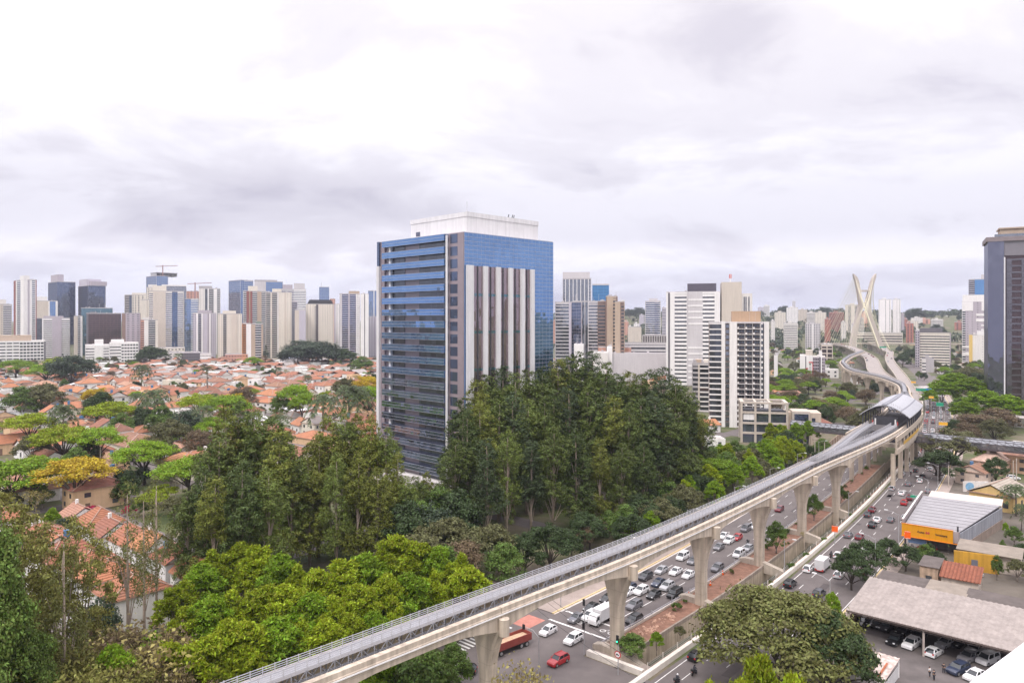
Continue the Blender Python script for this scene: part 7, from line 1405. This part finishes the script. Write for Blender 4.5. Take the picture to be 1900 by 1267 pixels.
def roofquad(mb, s0, s1, u0, u1, z0, z1, th=.12, m=0):
    a = [SU(s0,u0,z0),SU(s0,u1,z0),SU(s1,u1,z1),SU(s1,u0,z1)]; b = [p-Vector((0,0,th)) for p in a]; mb.add(a+b, [(0,1,2,3),(7,6,5,4),(0,4,5,1),(1,5,6,2),(2,6,7,3),(3,7,4,0)], m)
def corrug(mb, s0, s1, u0, u1, z0, z1, pitch=.9, amp=.07):
    n = int((u1-u0)/(pitch/4)); P = []
    for i in range(n+1): u = u0+(u1-u0)*i/n; d = amp*math.sin(i*math.pi/2); P.append((SU(s0,u,z0+d), SU(s1,u,z1+d)))
    for a, b in zip(P, P[1:]): mb.quad(a[0], b[0], b[1], a[1])
def swall(mb, s0, u0, s1, u1, z0, z1, t=.2, m=0): a, b = SU(s0,u0,(z0+z1)/2), SU(s1,u1,(z0+z1)/2); mb.bar(a, b, t, z1-z0, m)
sh = thing('parking_shed', 'long open parking shed with a sagging pale corrugated roof', 'shed')
q = MB(); corrug(q, 40.6, 48.4, 19.7, 66, 5.0, 6.0); corrug(q, 48.4, 57.0, 19.7, 66, 5.98, 6.7); q.build('roof', CORR, sh)
q = MB(); q.bar(SU(40.7,19.8,4.85), SU(40.7,66,4.85), .25, .3); q.bar(SU(40.9,19.8,4.35), SU(40.9,66,4.35), .08)
for k in range(46): q.bar(SU(40.8,20+k,4.4), SU(40.8,20.5+k,4.8), .05); q.bar(SU(40.8,20.5+k,4.8), SU(40.8,21+k,4.4), .05)
q.build('eave_truss', M('truss_brown', (.13,.10,.09), .7, .2, 1), sh)
for u in (20.1, 32.7, 46.5, 60): MB().bar(SU(41,u,0), SU(41,u,4.9), .28).build('post', M('post_pale', (.50,.43,.39), .8, .2, 1), sh)
for u in (20.1, 32.7, 46.5, 60): MB().bar(SU(56.6,u,0), SU(56.6,u,6.5), .28).build('post', M('post_pale', (0,0,0)), sh)
q = MB(); swall(q, 56.9, 19.8, 56.9, 66, 0, 6.2); swall(q, 42, 19.75, 56.8, 19.75, 0, 3.2); q.build('back_wall', M('brown_wall', (0,0,0)), sh)
rs_ = thing('rusty_shelter', 'small shelter with rusty striped roof sheets and white gates', 'shelter'); q = MB(); corrug(q, 21.5, 30.3, 20.2, 31.6, 2.7, 3.2, .8, .05); q.build('roof', M('rusty_sheet', (.50,.40,.36), .8, .35, .9, .5), rs_)
q = MB()
for k in range(7): u = 21+1.55*k; s_ = 22+random.random()*2; q.quad(SU(s_,u,3.0-.5*(30.3-s_)/8.8*1+.32), SU(s_,u+.32,3.0-.5*(30.3-s_)/8.8+.32), SU(s_+5,u+.32,3.3-.5*(25.3-s_)/8.8+.12), SU(s_+5,u,3.3-.5*(25.3-s_)/8.8+.12))
q.build('rust_streak', M('rust', (.36,.12,.06), .9, .3, 1), rs_)
for s, u in ((21.7,20.4),(21.7,31.4),(30.1,20.4),(30.1,31.4)): MB().bar(SU(s,u,0), SU(s,u,2.9), .16).build('post', col('white'), rs_)
q = MB(); swall(q, 21.7, 20.6, 21.7, 31.2, .1, 2.2, .08); swall(q, 21.9, 31.4, 29.9, 31.4, .1, 2.0, .08); q.build('gate', M('gate_white', (.58,.57,.57), .6, .15, 1), rs_)
fw_ = thing('front_wall', 'low pale wall with a tiled top along the yard edge', 'wall'); q = MB(); swall(q, 18.5, 19.8, 18.5, 62, 0, 1.5, .5); q.build('wall', M('pale_render', (.52,.45,.39), .9, .25, .5, .2), fw_)
lr = thing('lean_to', 'low brown fibre roof lean-to at the bottom of the yard', 'shed'); q = MB(); roofquad(q, 8.5, 17.6, 24, 37, 2.6, 3.1); q.build('roof', FIBRE, lr); q = MB(); swall(q, 8.6, 24.2, 8.6, 36.8, 0, 2.5); swall(q, 17.4, 24.2, 17.4, 36.8, 0, 2.9); q.build('wall', M('pale_render', (0,0,0)), lr)
def box_b(name, label, s0, s1, u0, u1, zr0, zr1, rm, wm, cat='building', wins=0, over=.3):
    o = thing(name, label, cat); q = MB(); q.prism([tuple(SU(s,u).xy) for s, u in ((s0,u0),(s0,u1),(s1,u1),(s1,u0))], 0, min(zr0,zr1)-.13); q.build('wall', wm, o)
    q = MB(); roofquad(q, s0-over, s1+over, u0-over, u1+over, zr0, zr1); q.build('roof', rm, o)
    for k in range(wins): u = u0+(u1-u0)*(k+.5)/wins; q = MB(); swall(q, s0-.06, u-.6, s0-.06, u+.6, 1.2, 2.3, .1); q.build('window', HGL, o)
    return o
PR, YW = M('pale_render', (0,0,0)), M('yellow_wall', (.52,.28,.035), .85, .15, .6, .25)
box_b('workshop', 'dark roofed workshop beside the street trees behind the shed', 57.6, 68, 20, 29, 4.6, 5.0, FIBRE, M('brown_wall', (0,0,0)))
box_b('workshop', 'workshop with a pale patched roof behind the shed', 58, 67, 29.3, 36, 5.2, 5.4, PALEF, PR, wins=2); box_b('workshop', 'long dark brown roofed workshop behind the shed', 57.8, 66, 36.3, 51, 5.0, 5.5, FIBRE, PR, wins=4); box_b('workshop', 'beige roofed workshop with a white end wall', 57.8, 66, 51.3, 59, 5.4, 5.6, PALEF, col('white'), wins=2)
o = thing('tiled_house', 'small house with a steep orange tiled lean-to roof', 'house'); q = MB(); q.prism([tuple(SU(s,u).xy) for s, u in ((78,29.4),(78,36.3),(83.6,36.3),(83.6,29.4))], 0, 3.2); q.build('wall', PR, o); q = MB(); roofquad(q, 77.4, 84, 29, 36.8, 3.2, 4.9); ob = q.build('roof', M('orange_tile', (.24,.085,.05), .9, .35, .8, .2), o)
q = MB()
for k in range(11): u = 29.2+.72*k; q.bar(SU(77.4,u,3.27), SU(84,u,4.97), .16, .1)
q.build('tile_ridge', M('orange_tile_dark', (.19,.065,.04), .9, .2, 1), ob)
box_b('old_house', 'old peeling house wall with a small window beside the tiled roof', 79, 86, 25, 28.6, 4.4, 4.7, FIBRE, M('peeling', (.40,.29,.21), .9, .35, .8, .4), 'house', 1)
yw = thing('yellow_wall_building', 'low workshop with a stained yellow wall and a grey door', 'building'); q = MB(); swall(q, 95.5, 29.6, 97.0, 38.5, 0, 4.4, .3); q.build('wall', YW, yw); q = MB(); swall(q, 95.7, 33.2, 95.9, 34.5, 0, 3.0, .1); q.xf(Matrix.Translation(SU(95.0,33)-SU(95.6,33))); q.build('door', M('grey_door', (.14,.14,.17), .6, .1, 1), yw)
q = MB(); roofquad(q, 97.3, 105, 29.8, 43, 4.4, 5.0); q.build('roof', PALEF, yw); q = MB(); q.prism([tuple(SU(s,u).xy) for s, u in ((97.9,30.2),(98.5,42.6),(104.6,42.6),(104.6,30.2))], 0, 4.4); q.build('body', PR, yw)
box_b('workshop', 'white gable roofed workshop at the right photo edge', 72, 90, 50, 66, 4.6, 6.2, M('white_sheet', (.60,.57,.55), .7, .15, .4), M('brown_wall', (0,0,0))); box_b('workshop', 'dark roofed workshop behind the white gable one', 91, 96, 46, 64, 4.0, 4.6, M('dark_sheet', (.10,.10,.13), .6, .2, .4), PR); box_b('grey_wall_building', 'grey stained concrete building at the shed back', 68.5, 72, 46, 60, 4.8, 4.8, FIBRE, M('stained_concrete', (0,0,0))); box_b('white_house', 'white and orange rendered house at the right photo edge', 60.5, 68, 59.5, 70, 4.8, 4.8, PALEF, col('white'), 'house', 2)
# the yellow shop
sp = thing('shop_building', 'large grey roofed shop with a yellow signboard facing the yard', 'shop'); poly = [(106.5,17.2),(106.5,29.3),(143,36),(143,16.5)]
q = MB(); q.prism([tuple(SU(s,u).xy) for s, u in ((110,17.6),(110,29.0),(142.8,35.7),(142.8,17))], 0, 5.6); q.build('wall', M('shop_wall', (.16,.15,.165), .8, .15, .4, .2), sp)
q = MB(); P = [SU(s,u,5.95+(.35 if s > 120 else 0)) for s, u in poly]; q.add(P+[p-Vector((0,0,.2)) for p in P], [(0,1,2,3),(7,6,5,4),(0,4,5,1),(1,5,6,2),(2,6,7,3),(3,7,4,0)]); q.build('roof', GREYR, sp)
q = MB()
for i in range(10): s = 108.5+i*3.5; q.bar(SU(s,17.3,6.02+.35*(s-106)/37), SU(s,29.3+6.6*(s-106)/37,6.02+.35*(s-106)/37), .10, .06)
q.build('roof_seam', M('seam', (.265,.252,.265), .6, .1, 1), sp)
q = MB(); swall(q, 106.5, 16.7, 144, 16.0, 5.3, 7.3, .25); q.build('side_parapet', M('parapet_mauve', (.30,.25,.25), .85, .2, .4, .3), sp); q = MB(); swall(q, 106.5, 16.7, 144, 16.0, 7.3, 7.42, .4); q.build('parapet_cap', col('offwhite'), sp)
q = MB(); swall(q, 106.8, 29.6, 143, 36.4, 2.4, 5.7, .15); q.build('side_cladding', M('cladding', (.27,.275,.31), .6, .15, .5, .3), sp); q = MB(); swall(q, 106.8, 29.7, 143, 36.5, 0, 2.4, .2); q.build('side_base', M('base_brown', (.26,.20,.165), .9, .25, .5, .3), sp)
for u in (17.2, 23, 29): MB().bar(SU(107,u,0), SU(107,u,3.2), .3).build('pillar', M('dark_panel', (0,0,0)), sp)
MB().bar(SU(106.2,29.2,0), SU(106.2,29.2,7.6), .3).build('corner_post', M('dark_panel', (0,0,0)), sp)
sgn = MB(); swall(sgn, 106.0, 16.6, 106.0, 28.2, 3.15, 6.35, .3); so_ = sgn.build('signboard', M('sign_yellow', (.66,.29,.008), .5, .05, 1), sp); q = MB(); swall(q, 106.0, 28.25, 106.0, 29.6, 3.3, 6.2, .25); q.build('sign_end', M('parapet_mauve', (0,0,0)), sp)
q = MB(); swall(q, 105.8, 16.5, 105.8, 29.7, 3.05, 3.16, .5); swall(q, 105.9, 16.5, 105.9, 28.3, 6.35, 6.43, .35); q.build('sign_trim', M('sign_orange', (.70,.22,.02), .5, .1, 1), so_)
q = MB()
for k in range(1, 9): u = 16.6+11.6*k/9; swall(q, 105.84, u-.015, 105.84, u+.015, 3.2, 6.3, .02)
q.build('sign_joint', M('sign_joint', (.45,.20,.01), .6, 0, 1), so_)
def text(body, size, s, u, z, mat, parent, name='lettering', face=None, bold=.02):
    c = bpy.data.curves.new(name, 'FONT'); c.body = body; c.size = size; c.extrude = .02; c.offset = bold; c.align_x = 'CENTER'; c.align_y = 'CENTER'; o = bpy.data.objects.new(name, c); C.objects.link(o)
    dg = bpy.context.evaluated_depsgraph_get(); me = bpy.data.meshes.new_from_object(o.evaluated_get(dg)); bpy.data.objects.remove(o); bpy.data.curves.remove(c); me.materials.clear(); me.materials.append(mat)
    o2 = link(name, me, parent); o2.location = SU(s, u, z); o2.rotation_euler = (R(90), 0, A0 if face is None else face); return o2
INK = M('ink', (.04,.025,.02), .6, 0, 1); text('Auto', .82, 105.82, 21.0, 4.75, INK, so_); text('Webmotors', .74, 105.82, 25.1, 4.72, INK, so_); text('1130', .62, 105.82, 17.7, 3.62, M('ink_white', (.75,.72,.66), .6, 0, 1), so_)
q = MB()
for dx in (-.24, .24): q.loft([[SU(105.83+d, 22.55+dx+.24*math.cos(a), 4.78+.34*math.sin(a)) for a in [k*.628 for k in range(10)]] for d in (.1, -.02)])
q.build('emblem', M('emblem_red', (.45,.07,.05), .5, 0, 1), so_)
q = MB(); swall(q, 106.6, 18.0, 106.6, 22.2, 1.4, 2.6, .1); q.build('blue_window', M('blue_poster', (.10,.17,.30), .4, .2, 1), sp)
box_b('flat_annex', 'cream flat roofed annex behind the grey shop roof', 144, 151, 18, 36, 6.0, 6.4, M('cream_sheet', (.55,.48,.43), .8, .15, .5, .2), PR)
for px, py, t, rz, sc, rc, wc, lb in ((1855,938,9,80,(1.0,1.1,1.3),((.36,.31,.26),'grey'),((.66,.47,.20),'yellow'),'yellow gabled house with a pale grey roof behind the shop'),(1850,872,8,80,(1.5,.8,1.3),((.48,.33,.27),'pink'),((.62,.42,.32),'peach'),'long low building with a dull pink roof'),(1893,872,1,80,(1.2,1.1,1.1),RC[4],((.68,.46,.32),'peach'),'two-storey peach house at the right photo edge'),(1808,896,3,80,(1.0,.8,.8),RC[3],((.60,.48,.40),'pinkish'),'pinkish house with bright blue window behind street trees'),
    (1888,790,5,80,(1.3,1.2,.8),RC[0],((.55,.52,.50),'grey'),'grey flat building under the dark tower'),(1880,838,5,80,(1.6,.5,.6),RC[0],W_,'white garden wall building behind the footbridge'),(1730,735,7,60,(1.6,1,1),RC[0],W_,'white metal roof beside the jammed avenue'),(1715,728,5,60,(1.2,1,.7),RC[0],W_,'low white kiosk building near the blue hoardings')): p = at(px, py); house(t, p.x, p.y, R(rz)+A0, sc, rc, wc, lb)
ml = thing('mural_wall', 'white wall with a blue round mural and a row of windows', 'wall'); a, b = at(1787,912), at(1833,912); q = MB(); q.bar(a+Vector((0,0,1.8)), b+Vector((0,0,1.8)), .3, 3.6); q.build('wall', col('offwhite'), ml); q = MB(); dv = (b-a).normalized(); nv = Vector((dv.y,-dv.x,0)); c0 = a+dv*2.2+nv*.17+Vector((0,0,1.9))
q.loft([[c0+nv*e+dv*1.5*math.cos(t)+Vector((0,0,1.4*math.sin(t))) for t in [k*.449 for k in range(14)]] for e in (0,.02)]); q.build('mural', M('mural_blue', (.22,.42,.62), .7, .3, 1.5), ml)
# ------------------------------------------------------------------ street furniture
POLE = M('pole_grey', (.36,.35,.36), .6, .1, 1); SIGB = M('signal_black', (.02,.02,.022), .6, .1, 2)
def lamp(x, y, ang, h=9.0, arm=2.6, label='grey street lamp with a single slanting arm', gp='street lamps along the avenue'):
    o = thing('street_lamp', label, 'street lamp', (x, y, 0), ang, gp); MB().tube([(0,0,0),(0,0,h*.6),(0,0,h)], [.11,.085,.06], 8).build('pole', POLE, o); MB().tube([(0,0,h-.3),(arm*.5,0,h+.35),(arm,0,h+.6)], [.05,.045,.04], 6).build('arm', POLE, o); MB().box(arm-.1,-.16,h+.54,arm+.75,.16,h+.72).build('lamp_head', M('lamp_head', (.66,.66,.66), .5, .1, 1), o); return o
for s in (40, 74, 108, 142, 176, 210): p = SU(s, -29.2); lamp(p.x, p.y, sang(s)-R(90))
for s in (40.5, 74, 100, 126, 150, 176, 214, 262, 310, 360): p = SU(s, 16.9); lamp(p.x, p.y, sang(s)+R(90), 10)
for s in (66, 126): p = SU(s, -.9); lamp(p.x, p.y, sang(s)-R(90), 8, 2.0)
for px, py, a in ((188,864,40),(118,826,-20),(595,760,10),(1487,790,0)): p = at(px, py); lamp(p.x, p.y, R(a), 9, 3.2, 'street lamp among the trees of the low neighbourhood', 'neighbourhood street lamps')
def upole(px, py, h, label, gp='utility poles'):
    p = at(px, py); o = thing('utility_pole', label, 'utility pole', p, A0, gp); MB().tube([(0,0,0),(0,0,h)], [.18,.12], 8).build('pole', CONC, o); MB().box(-1.1,-.06,h-.8,1.1,.06,h-.66).build('crossarm', M('dark_wood', (.12,.09,.07), .9, .2, 2), o); return p+Vector((0,0,h-.7))
U = [upole(px, py, h, lb) for px, py, h, lb in ((116,832,10,'concrete utility pole before the green trees at left'),(186,872,10,'concrete utility pole right of the yellow tree'),(326,925,10,'concrete utility pole beside the cream house garages'),(1512,862,11,'pale utility pole below the left footbridge'),(1530,860,9,'shorter pale pole below the left footbridge'),(1548,768,11,'utility pole rising from the trees left of the station'),(1880,900,9,'first of two thin poles before the peach house'),(1886,896,9,'second of two thin poles before the peach house'),(1760,905,8,'pole beside the big black street tree trunk'))]
def wire(name, label, ends):
    o = thing(name, label, 'cable'); 
    for a, b in ends: a, b = Vector(a), Vector(b); MB().tube([a, a.lerp(b,.25)-Vector((0,0,.5)), a.lerp(b,.5)-Vector((0,0,.7)), a.lerp(b,.75)-Vector((0,0,.5)), b], .035, 4).build('wire', SIGB, o)
wire('overhead_cables', 'thin black overhead cables crossing the neighbourhood street', [(U[0]+Vector((k*.5,0,0)), U[1]+Vector((k*.5,0,0))) for k in (-1,0,1)]+[(U[1]+Vector((k*.5,0,0)), U[2]+Vector((k*.5,0,0))) for k in (-1,0,1)])
wire('overhead_cables', 'dark cables strung over the junction in front of the red car', [(SU(8,-34,8), SU(-6,4,7)), (SU(7,-34,7.6), SU(-7,4,6.6)), (SU(4,-34,7.2), SU(-10,4,6.2))])
def signal(s, u, label, arm=0, green=False, h=5.2, disc=False, adir=0.0):
    p = SU(s, u); o = thing('traffic_light', label, 'traffic light', p, A0+adir, 'traffic lights at the junction'); MB().tube([(0,0,0),(0,0,h)], [.09,.07], 8).build('pole', POLE, o)
    if arm: MB().tube([(0,0,h-.1),(arm*.4,0,h+.8),(arm,0,h+.9)], [.07,.06,.05], 6).build('arm', POLE, o)
    q = MB(); q.box(arm-.22,-.34,h-.5+(1.0 if arm else 0),arm+.22,-.12,h+.75+(.6 if arm else 0)); hd = q.build('signal_head', SIGB, o)
    if green: q = MB(); q.cyl((arm,-.42,h-.28), .13, .05, 10); q.v = [(x, -.37+(z-h+.28)*-1, h-.25+(y+.42)) for x, y, z in q.v]; q.build('green_lamp', emat('green_lamp', (.05,.9,.45), 3.0), hd)
    if disc:
        ring = lambda r0, r1, y: [[(r*math.cos(a), y, 3.5+r*math.sin(a)) for a in [k*.314 for k in range(20)]] for r in (r0, r1)]
        q = MB(); q.loft([[(r*math.cos(a), y, 3.5+r*math.sin(a)) for a in [k*.314 for k in range(20)]] for r, y in ((.62,-.10),(.62,-.16),(.01,-.16))]); sgd = q.build('round_sign', M('sign_red', (.55,.02,.03), .5, .05, 1), o); q = MB(); q.loft([[(r*math.cos(a), y, 3.5+r*math.sin(a)) for a in [k*.314 for k in range(20)]] for r, y in ((.46,-.165),(.46,-.18),(.01,-.18))]); q.build('sign_face', col('white'), sgd)
        q = MB(); q.box(-.3,-.20,3.40,.08,-.185,3.62); q.box(.1,-.20,3.40,.28,-.185,3.54); q.box(-.24,-.20,3.33,-.14,-.185,3.40); q.box(.12,-.20,3.33,.22,-.185,3.40); q.build('truck_symbol', SIGB, sgd)
    return o
signal(1.6, -12.7, 'grey traffic light pole at the guard rail end'); signal(-.5, -4.2, 'traffic light showing green above a round red no-trucks sign', 0, True, 6.0, True); signal(-9, -14.5, 'curved arm traffic light over the junction', -3.2 , False, 6.2); signal(15.5, -28.8, 'black traffic light left of the white hatchback', 0, False, 4.5); signal(-9.5, 6.5, 'traffic light with a tall black head near the olive tree', 0, False, 5.0); signal(11.5,-19.8,'traffic light hanging over the white crossover', 0, False, 4.6)
def board(px, py, Y, w, h, mat, label, name='road_sign', pole=True, gp=None, two=False):
    z = zat(py, Y); o = thing(name, label, 'road sign', (atY(px, Y), Y, 0), math.atan2(-(px-CX), FX), gp); MB().box(-w/2,-.08,z-h/2,w/2,.0,z+h/2).build('panel', mat, o)
    q = MB(); q.box(-w/2+.08,-.1,z-h/2+.08,w/2-.08,-.085,z-h/2+.14); q.box(-w/2+.08,-.1,z+h/2-.14,w/2-.08,-.085,z+h/2-.08); q.build('border_line', col('white'), o)
    for dx in ((-w*.3, w*.3) if two else (0,)): MB().tube([(dx,.1,0),(dx,.1,z+h/2)], .09, 6).build('post', POLE, o)
    return o
GRN, YLW, BLU, ORG = M('sign_green', (.01,.30,.17), .5, .05, 1), M('sign_amber', (.80,.42,.03), .5, .05, 1), M('sign_blue', (.02,.20,.50), .5, .05, 1), M('sign_orange2', (.85,.12,.01), .5, .05, 1)
board(1699,921,236,3.0,1.0,GRN,'small green direction sign beyond the yellow shop roof'); board(1744,750,395,3.4,2.2,GRN,'green direction sign beside the jammed avenue'); board(1728,737,430,2.6,1.4,YLW,'yellow sign board right of the station roof'); board(1750,786,340,3.6,1.6,YLW,'amber sign board at the end of the jam'); board(1705,723,470,3.4,1.6,GRN,'first green hoarding beyond the jam'); board(1713,723,470,3.0,1.6,GRN,'second green hoarding beyond the jam'); board(1721,723,470,4.4,1.8,BLU,'blue hoarding beyond the jam'); board(1695,709,560,3.2,1.4,YLW,'tiny yellow sign far along the jammed avenue'); board(1655,683,900,18,1.6,GRN,'long green gantry sign over the far ramp', 'road_sign', True, None, True)
board(1549,981,192,1.5,1.7,ORG,'orange roadworks sign on the earth bank'); board(1684,992,186,1.4,1.9,ORG,'orange roadworks sign left of the yellow shop'); board(1638,644,1160,10,2.2,GRN,'green overhead signs below the bridge leg', 'road_sign', True, None, True)
def cone(px, py, h, label): p = at(px, py); o = thing('traffic_cone', label, 'traffic cone', p, 0, 'traffic cones on the earth bank'); MB().cyl((0,0,.05), .26, h, 12, 0, .05).build('cone', ORG, o); MB().box(-.34,-.34,0,.34,.34,.06).build('base', BLK, o); MB().cyl((0,0,h*.5), .175, h*.18, 12, 0, .14).build('stripe', col('white'), o)
for px, py, h, lb in ((1341,1066,1.1,'orange cone beside the earth pile right of the second pier'),(1318,1086,1.1,'orange cone just right of the second pier foot'),(1278,1108,1.3,'orange and white cone by the footing beam')): cone(px, py, h, lb)
rb = MB(); random.seed(9)
for i in range(70):
    p = SU(17+random.gauss(0,2.2)+ (8 if i % 3 == 0 else 0), -9.5+random.gauss(0,.9), .1); r = random.uniform(.12,.5); v = [(p.x+r*random.uniform(.6,1.1)*a, p.y+r*random.uniform(.6,1.1)*b, .08+r*.55*c*random.uniform(.6,1.1)) for a, b, c in ((-1,-1,0),(1,-1,0),(1,1,0),(-1,1,0),(-.7,-.7,1),(.7,-.7,1),(.7,.7,1),(-.7,.7,1))]; rb.add(v, [(0,3,2,1),(4,5,6,7),(0,1,5,4),(1,2,6,5),(2,3,7,6),(3,0,4,7)])
ro_ = rb.build('rubble', M('rubble', (.46,.28,.20), .95, .3, 1.5)); ro_['kind'] = 'stuff'; ro_['label'] = 'heap of broken pinkish concrete rubble on the earth bank'
# the rooftop ledge the camera looks over
pA, pB = Vector((2.27,3.2,0)), Vector((1.81,2.85,0)); dl = (pA-pB).normalized(); pp = Vector((dl.y,-dl.x,0)); c4 = [pB-dl*2.2, pA+dl*5, pA+dl*5+pp*1.1, pB-dl*2.2+pp*1.1]
o = thing('rooftop_ledge', 'white rooftop ledge in the lower right corner close to the viewer', 'ledge'); q = MB(); q.prism([tuple(v.xy) for v in c4], 58.30, 58.57); q.build('coping', M('ledge_white', (.74,.73,.74), .7, .10, 2.5), o); c5 = [pB-dl*2.0+pp*.12, pA+dl*4.9+pp*.12, pA+dl*4.9+pp*8, pB-dl*2.0+pp*8]; q = MB(); q.prism([tuple(v.xy) for v in c5], 0, 58.29); q.build('wall', col('white'), o)
# ------------------------------------------------------------------ the air: thin even haze round everything
hz = MB().box(-8300, -420, -6, 8300, 9300, 205).build('haze', []); hz['kind'] = 'stuff'
hm = bpy.data.materials.new('haze'); hm.use_nodes = True; hn = hm.node_tree; hn.nodes.remove(hn.nodes['Principled BSDF'])
pv = hn.nodes.new('ShaderNodeVolumePrincipled'); pv.inputs['Color'].default_value = (.80, .83, 1.0, 1); pv.inputs['Density'].default_value = 0.00008; pv.inputs['Anisotropy'].default_value = 0.2
hn.links.new(pv.outputs[0], hn.nodes['Material Output'].inputs['Volume']); hz.data.materials.append(hm)
# ------------------------------------------------------------------ labels: what tells each of many look-alikes apart
retire()
import collections
def wpos(o): return o.matrix_world.translation
bpy.context.view_layer.update()
LM = [ # landmarks: words, photo column, photo row
 ('the glass office tower', 770, 650), ('the yellow flowering umbrella tree', 138, 870), ('the peach house', 178, 905), ('the solar panel house', 115, 750), ('the broad brown roof', 255, 805), ('the tall dark tree', 132, 690), ('the white school block', 205, 648), ('the dark tree mound', 580, 645),
 ('the pale blue warehouse', 545, 660), ('the left photo edge', 5, 760), ('the little orange tower', 465, 640), ('the drooping palms', 630, 745), ('the lilac apartment block', 380, 650), ('the dark pointed conifer', 345, 1055), ('the magenta shrub', 165, 945), ('the red tipper trailer', 948, 1195),
 ('the white box truck', 1114, 1150), ('the big flared pier', 1147, 1150), ('the second pier', 1302, 1070), ('the third pier', 1411, 1000), ('the station roof', 1650, 755), ('the left footbridge', 1530, 795), ('the right footbridge', 1780, 810), ('the yellow shop sign', 1730, 990), ('the parking shed', 1740, 1130), ('the huge olive tree', 1450, 1170),
 ('the slim apartment block', 1370, 760), ('the white office block', 1290, 680), ('the hotel block', 1507, 690), ('the X-shaped bridge tower', 1605, 630), ('the striped office block', 1730, 660), ('the dark right tower', 1860, 690), ('the orange market wall', 1150, 650), ('the white office low block', 40, 645), ('the beige frame building', 1425, 795), ('the twin white towers', 1650, 600),
 ('the corner of the bottom edge', 20, 1240), ('the walkway at bottom left', 500, 1220), ('the white corner house', 210, 1130), ('the cream garage house', 345, 870), ('the zebra crossing', 865, 1220), ('the mosaic tower', 1808, 640), ('the green hoardings', 1712, 723), ('the green direction sign', 1744, 750), ('the amber sign', 1750, 786), ('the tall fin tower', 1070, 620),
 ('the blank-walled white house', 580, 785), ('the tower podium', 790, 905), ('the bright round tree', 1340, 890), ('the tall slim palm', 386, 690)]
ORD = ['nearest','second nearest','third nearest','fourth nearest','fifth nearest','sixth nearest','seventh nearest','eighth nearest','ninth nearest','tenth nearest','eleventh nearest','twelfth nearest']
ORD += [str(i)+'th nearest' for i in range(13, 60)]
by = collections.defaultdict(list)
for o in THINGS:
    if o.get('label') is not None: by[o['label']].append(o)
used = set(l for l, v in by.items() if len(v) == 1)
for lb, os_ in list(by.items()):
    if len(os_) == 1 and len(lb.split()) >= 4: continue
    pos = {}
    for o in os_:
        p = wpos(o); h = 4 if 'tree' not in o.name else 8; pos[o.name] = proj((p.x, p.y, p.z+h*min(1.5, max(.4, o.scale.z))))
    rank = collections.defaultdict(dict)
    for w_, lx, ly in LM:
        for i, o in enumerate(sorted(os_, key=lambda o: (pos[o.name][0]-lx)**2+(1.7*(pos[o.name][1]-ly))**2)): rank[o.name][w_] = i
    for o in os_:
        w_, lx, ly = min(LM, key=lambda l: (rank[o.name][l[0]], (pos[o.name][0]-l[1])**2+(pos[o.name][1]-l[2])**2)); i = rank[o.name][w_]
        new = f"{lb}, {ORD[min(i, len(ORD)-1)]} to {w_}" if len(os_) > 1 else f"{lb} beside {w_}"
        k = 0
        while new in used: k += 1; l2 = sorted(LM, key=lambda l: (rank[o.name][l[0]], (pos[o.name][0]-l[1])**2+(pos[o.name][1]-l[2])**2))[k]; new = f"{lb}, {ORD[min(rank[o.name][l2[0]], len(ORD)-1)]} to {l2[0]}"
        used.add(new); o['label'] = ' '.join(new.split()[:16])
